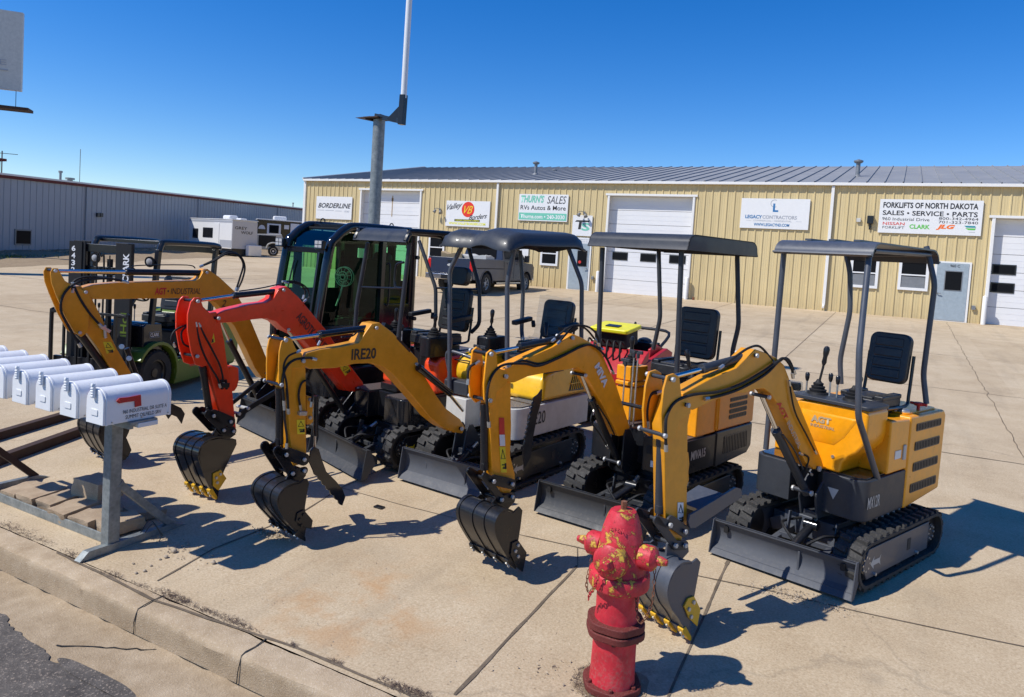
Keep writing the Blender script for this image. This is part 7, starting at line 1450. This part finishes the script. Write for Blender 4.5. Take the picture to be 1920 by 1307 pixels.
# ------------------------------------------------------------------ travel trailers
s0 = Vector((-.98, .20, 0)).normalized(); c0 = Vector((.20, .98, 0)).normalized(); K0 = gnd(433, 481); K0 = Vector((K0.x, K0.y, gz(K0.y)))
fR = Fr(K0.x, K0.y, math.degrees(math.atan2(s0.y, s0.x)), z=K0.z); rR = empty('travel_trailer', fR); tag(rR, 'white travel trailer with a grey end lettered GREY WOLF', 'trailer')
LR = 6.1; sg = 1 if fR.l.dot(c0) > 0 else -1
def Y(y): return sg*y
def bx(b_, x0, x1, y0, y1, z0, z1): return b_.box(((x0+x1)/2, Y((y0+y1)/2), (z0+z1)/2), (abs(x1-x0), abs(y1-y0), z1-z0))
b_ = MB(); bx(b_, .02, LR, 0, 1.9, .5, 2.5); b_.build('body', 'white_paint', rR, bevel=.05)
b_ = MB(); bx(b_, -.012, .03, .02, 1.88, .45, 2.42); fc = b_.build('front_cap', 'galv_light', rR, bevel=.01)
b_ = MB(); bx(b_, -.05, LR+.05, -.03, 1.93, 2.5, 2.55); b_.build('roof', 'white_paint', rR, bevel=.02)
b_ = MB(); bx(b_, 1.5, 2.5, .6, 1.3, 2.55, 2.85); b_.build('air_conditioner', 'white_paint', rR, bevel=.12); b_ = MB(); bx(b_, .2, .8, .7, 1.2, 2.55, 2.66); b_.build('roof_hatch', 'white_paint', rR, bevel=.05)
for (x0_, x1_, z0_, z1_) in ((4.7, 5.5, 1.1, 1.8), (2.6, 4.0, 1.2, 1.9)): b_ = MB(); bx(b_, x0_, x1_, -.03, .01, z0_, z1_); w_ = b_.build('window', 'black', rR, bevel=.03); b_ = MB(); bx(b_, x0_+.1, x1_-.1, -.045, -.03, z0_+.1, z1_-.1); b_.build('pane', 'dark_glass', w_)
b_ = MB(); bx(b_, 1.7, 2.4, -.03, .01, .7, 2.25); b_.build('entry_door', 'white_paint', rR, bevel=.02); b_ = MB(); bx(b_, .05, LR, -.008, .0, 2.3, 2.44); bx(b_, .05, 1.6, -.008, 0, .6, 1.1); b_.build('stripe', 'letter_grey', rR)
b_ = MB(); bx(b_, -.008, LR, .05, 2.0, .35, .58); b_.build('underbody', 'black', rR); b_ = MB(); bx(b_, -.03, .02, .02, 2.08, .12, .55); b_.build('skirt_panel', 'black', rR)
for x in (2.2, 3.0): wheel(rR, (x, Y(.12), .34), .34, .2, (0, -sg, 0), 'white_paint')
for x in (.4, 5.7):
    b_ = MB(); b_.cyl((x, Y(.2), 0), (x, Y(.2), .5), .03, 6); b_.build('jack', 'black', rR)
d_ = -s0
def rvt(s, y, z, w, h): p = K0+c0*y+d_*.02+Vector((0, 0, z)); return text(s, p, c0, (0, 0, 1), w, h, 'letter_black', rR, fR, bold=.01)
rvt('GREY', .65, 1.98, .9, .20); rvt('WOLF', 1.10, 1.68, .9, .20)
b_ = MB(); bx(b_, -.5, -.08, 1.0, 2.0, .1, .85); tag_o = b_.build('propane_cover', 'white_paint', rR, bevel=.05)
# black toy hauler
K1 = gnd(481, 470); K1 = Vector((K1.x, K1.y, gz(K1.y))); rt2 = Vector((.62, .785, 0)).normalized(); fR2 = Fr(K1.x, K1.y, math.degrees(math.atan2(rt2.y, rt2.x)), z=K1.z); r2 = empty('travel_trailer', fR2); tag(r2, 'black trailer with white door and big window beside the white one', 'trailer')
b_ = MB(); b_.box((3.2, 1.1, 1.55), (6.4, 2.2, 2.3)); b_.build('body', 'gloss_black', r2, bevel=.04); b_ = MB(); b_.box((3.2, 1.1, 2.74), (6.5, 2.3, .09)); b_.build('roof', 'white_paint', r2, bevel=.02)
b_ = MB(); b_.box((1.9, 1.1, 2.95), (1.1, .9, .36)); b_.build('air_conditioner', 'white_paint', r2, bevel=.1); b_ = MB(); b_.box((1.35, -.02, 1.95), (1.15, .06, .95)); w_ = b_.build('window', 'white_paint', r2, bevel=.02); b_ = MB(); b_.box((1.35, -.055, 1.95), (.8, .02, .7)); b_.build('pane', 'dark_glass', w_)
b_ = MB(); b_.box((3.1, -.02, 1.55), (.75, .05, 2.0)); b_.build('entry_door', 'white_paint', r2, bevel=.02)
b_ = MB(); n = 14; b_.add([(.35+.28*math.cos(PI*i/n), -.012, 1.9+.35*math.sin(PI*i/n)) for i in range(n+1)], [tuple(range(n+1))]); b_.box((.32, -.01, 1.25), (.5, .02, .35)); b_.box((2.4, -.01, 2.2), (.4, .02, .35)); b_.build('graphic', 'paper', r2)
for x in (2.4, 3.3): wheel(r2, (x, .15, .34), .34, .2, (0, -1, 0), 'white_paint')
# small utility trailer in front of it
K2 = gnd(505, 479); fU = Fr(K2.x+.5, K2.y-.6, math.degrees(math.atan2(rt2.y, rt2.x)), z=gz(K2.y-.6)); rU = empty('utility_trailer', fU); tag(rU, 'low grey open-sided utility trailer parked before the black trailer', 'trailer')
b_ = MB(); b_.prism([(-1.0, .45), (-1.0, 1.55), (.9, 1.65), (1.05, 1.2), (1.7, 1.1), (1.75, .45)], 0, 1.3); b_.build('body', 'cream_white', rU, bevel=.04); b_ = MB(); b_.box((-.1, -.01, 1.08), (1.2, .03, .8)); b_.build('opening', 'black_matt', rU)
wheel(rU, (.35, .0, .36), .36, .2, (0, -1, 0), 'white_paint'); b_ = MB(); b_.tube([(-.15, -.03, .55), (-.02, -.03, .85), (.35, -.03, .98), (.72, -.03, .85), (.85, -.03, .55)], .06, 8); b_.build('mudguard', 'cream_white', rU)
# ------------------------------------------------------------------ light
SA, SE = R(48), R(51)
w = bpy.data.worlds.new('World'); sc.world = w; w.use_nodes = True; nt = w.node_tree; bg = nt.nodes['Background']
sky = nt.nodes.new('ShaderNodeTexSky'); sky.sky_type = 'NISHITA'; sky.sun_disc = False; sky.sun_elevation = SE
sd = Vector((-math.cos(SA)*math.cos(SE), -math.sin(SA)*math.cos(SE), math.sin(SE)))
sky.sun_rotation = math.atan2(sd.x, sd.y); sky.air_density = 1.0; sky.dust_density = .05; sky.ozone_density = 5.0; sky.altitude = 500
hs = nt.nodes.new('ShaderNodeHueSaturation'); hs.inputs['Hue'].default_value = .511; hs.inputs['Saturation'].default_value = 1.36; hs.inputs['Value'].default_value = 1.0; nt.links.new(sky.outputs[0], hs.inputs['Color'])
nt.links.new(hs.outputs[0], bg.inputs[0]); bg.inputs[1].default_value = .15
ld = bpy.data.lights.new('sun', 'SUN'); ld.energy = 5.0; ld.angle = R(.5); ld.color = (1, .965, .90); lo = bpy.data.objects.new('sun', ld); col.objects.link(lo)
lo.rotation_euler = (-sd).to_track_quat('-Z', 'Y').to_euler()
sc.view_settings.view_transform = 'Standard'; sc.view_settings.look = 'None'; sc.view_settings.exposure = 0
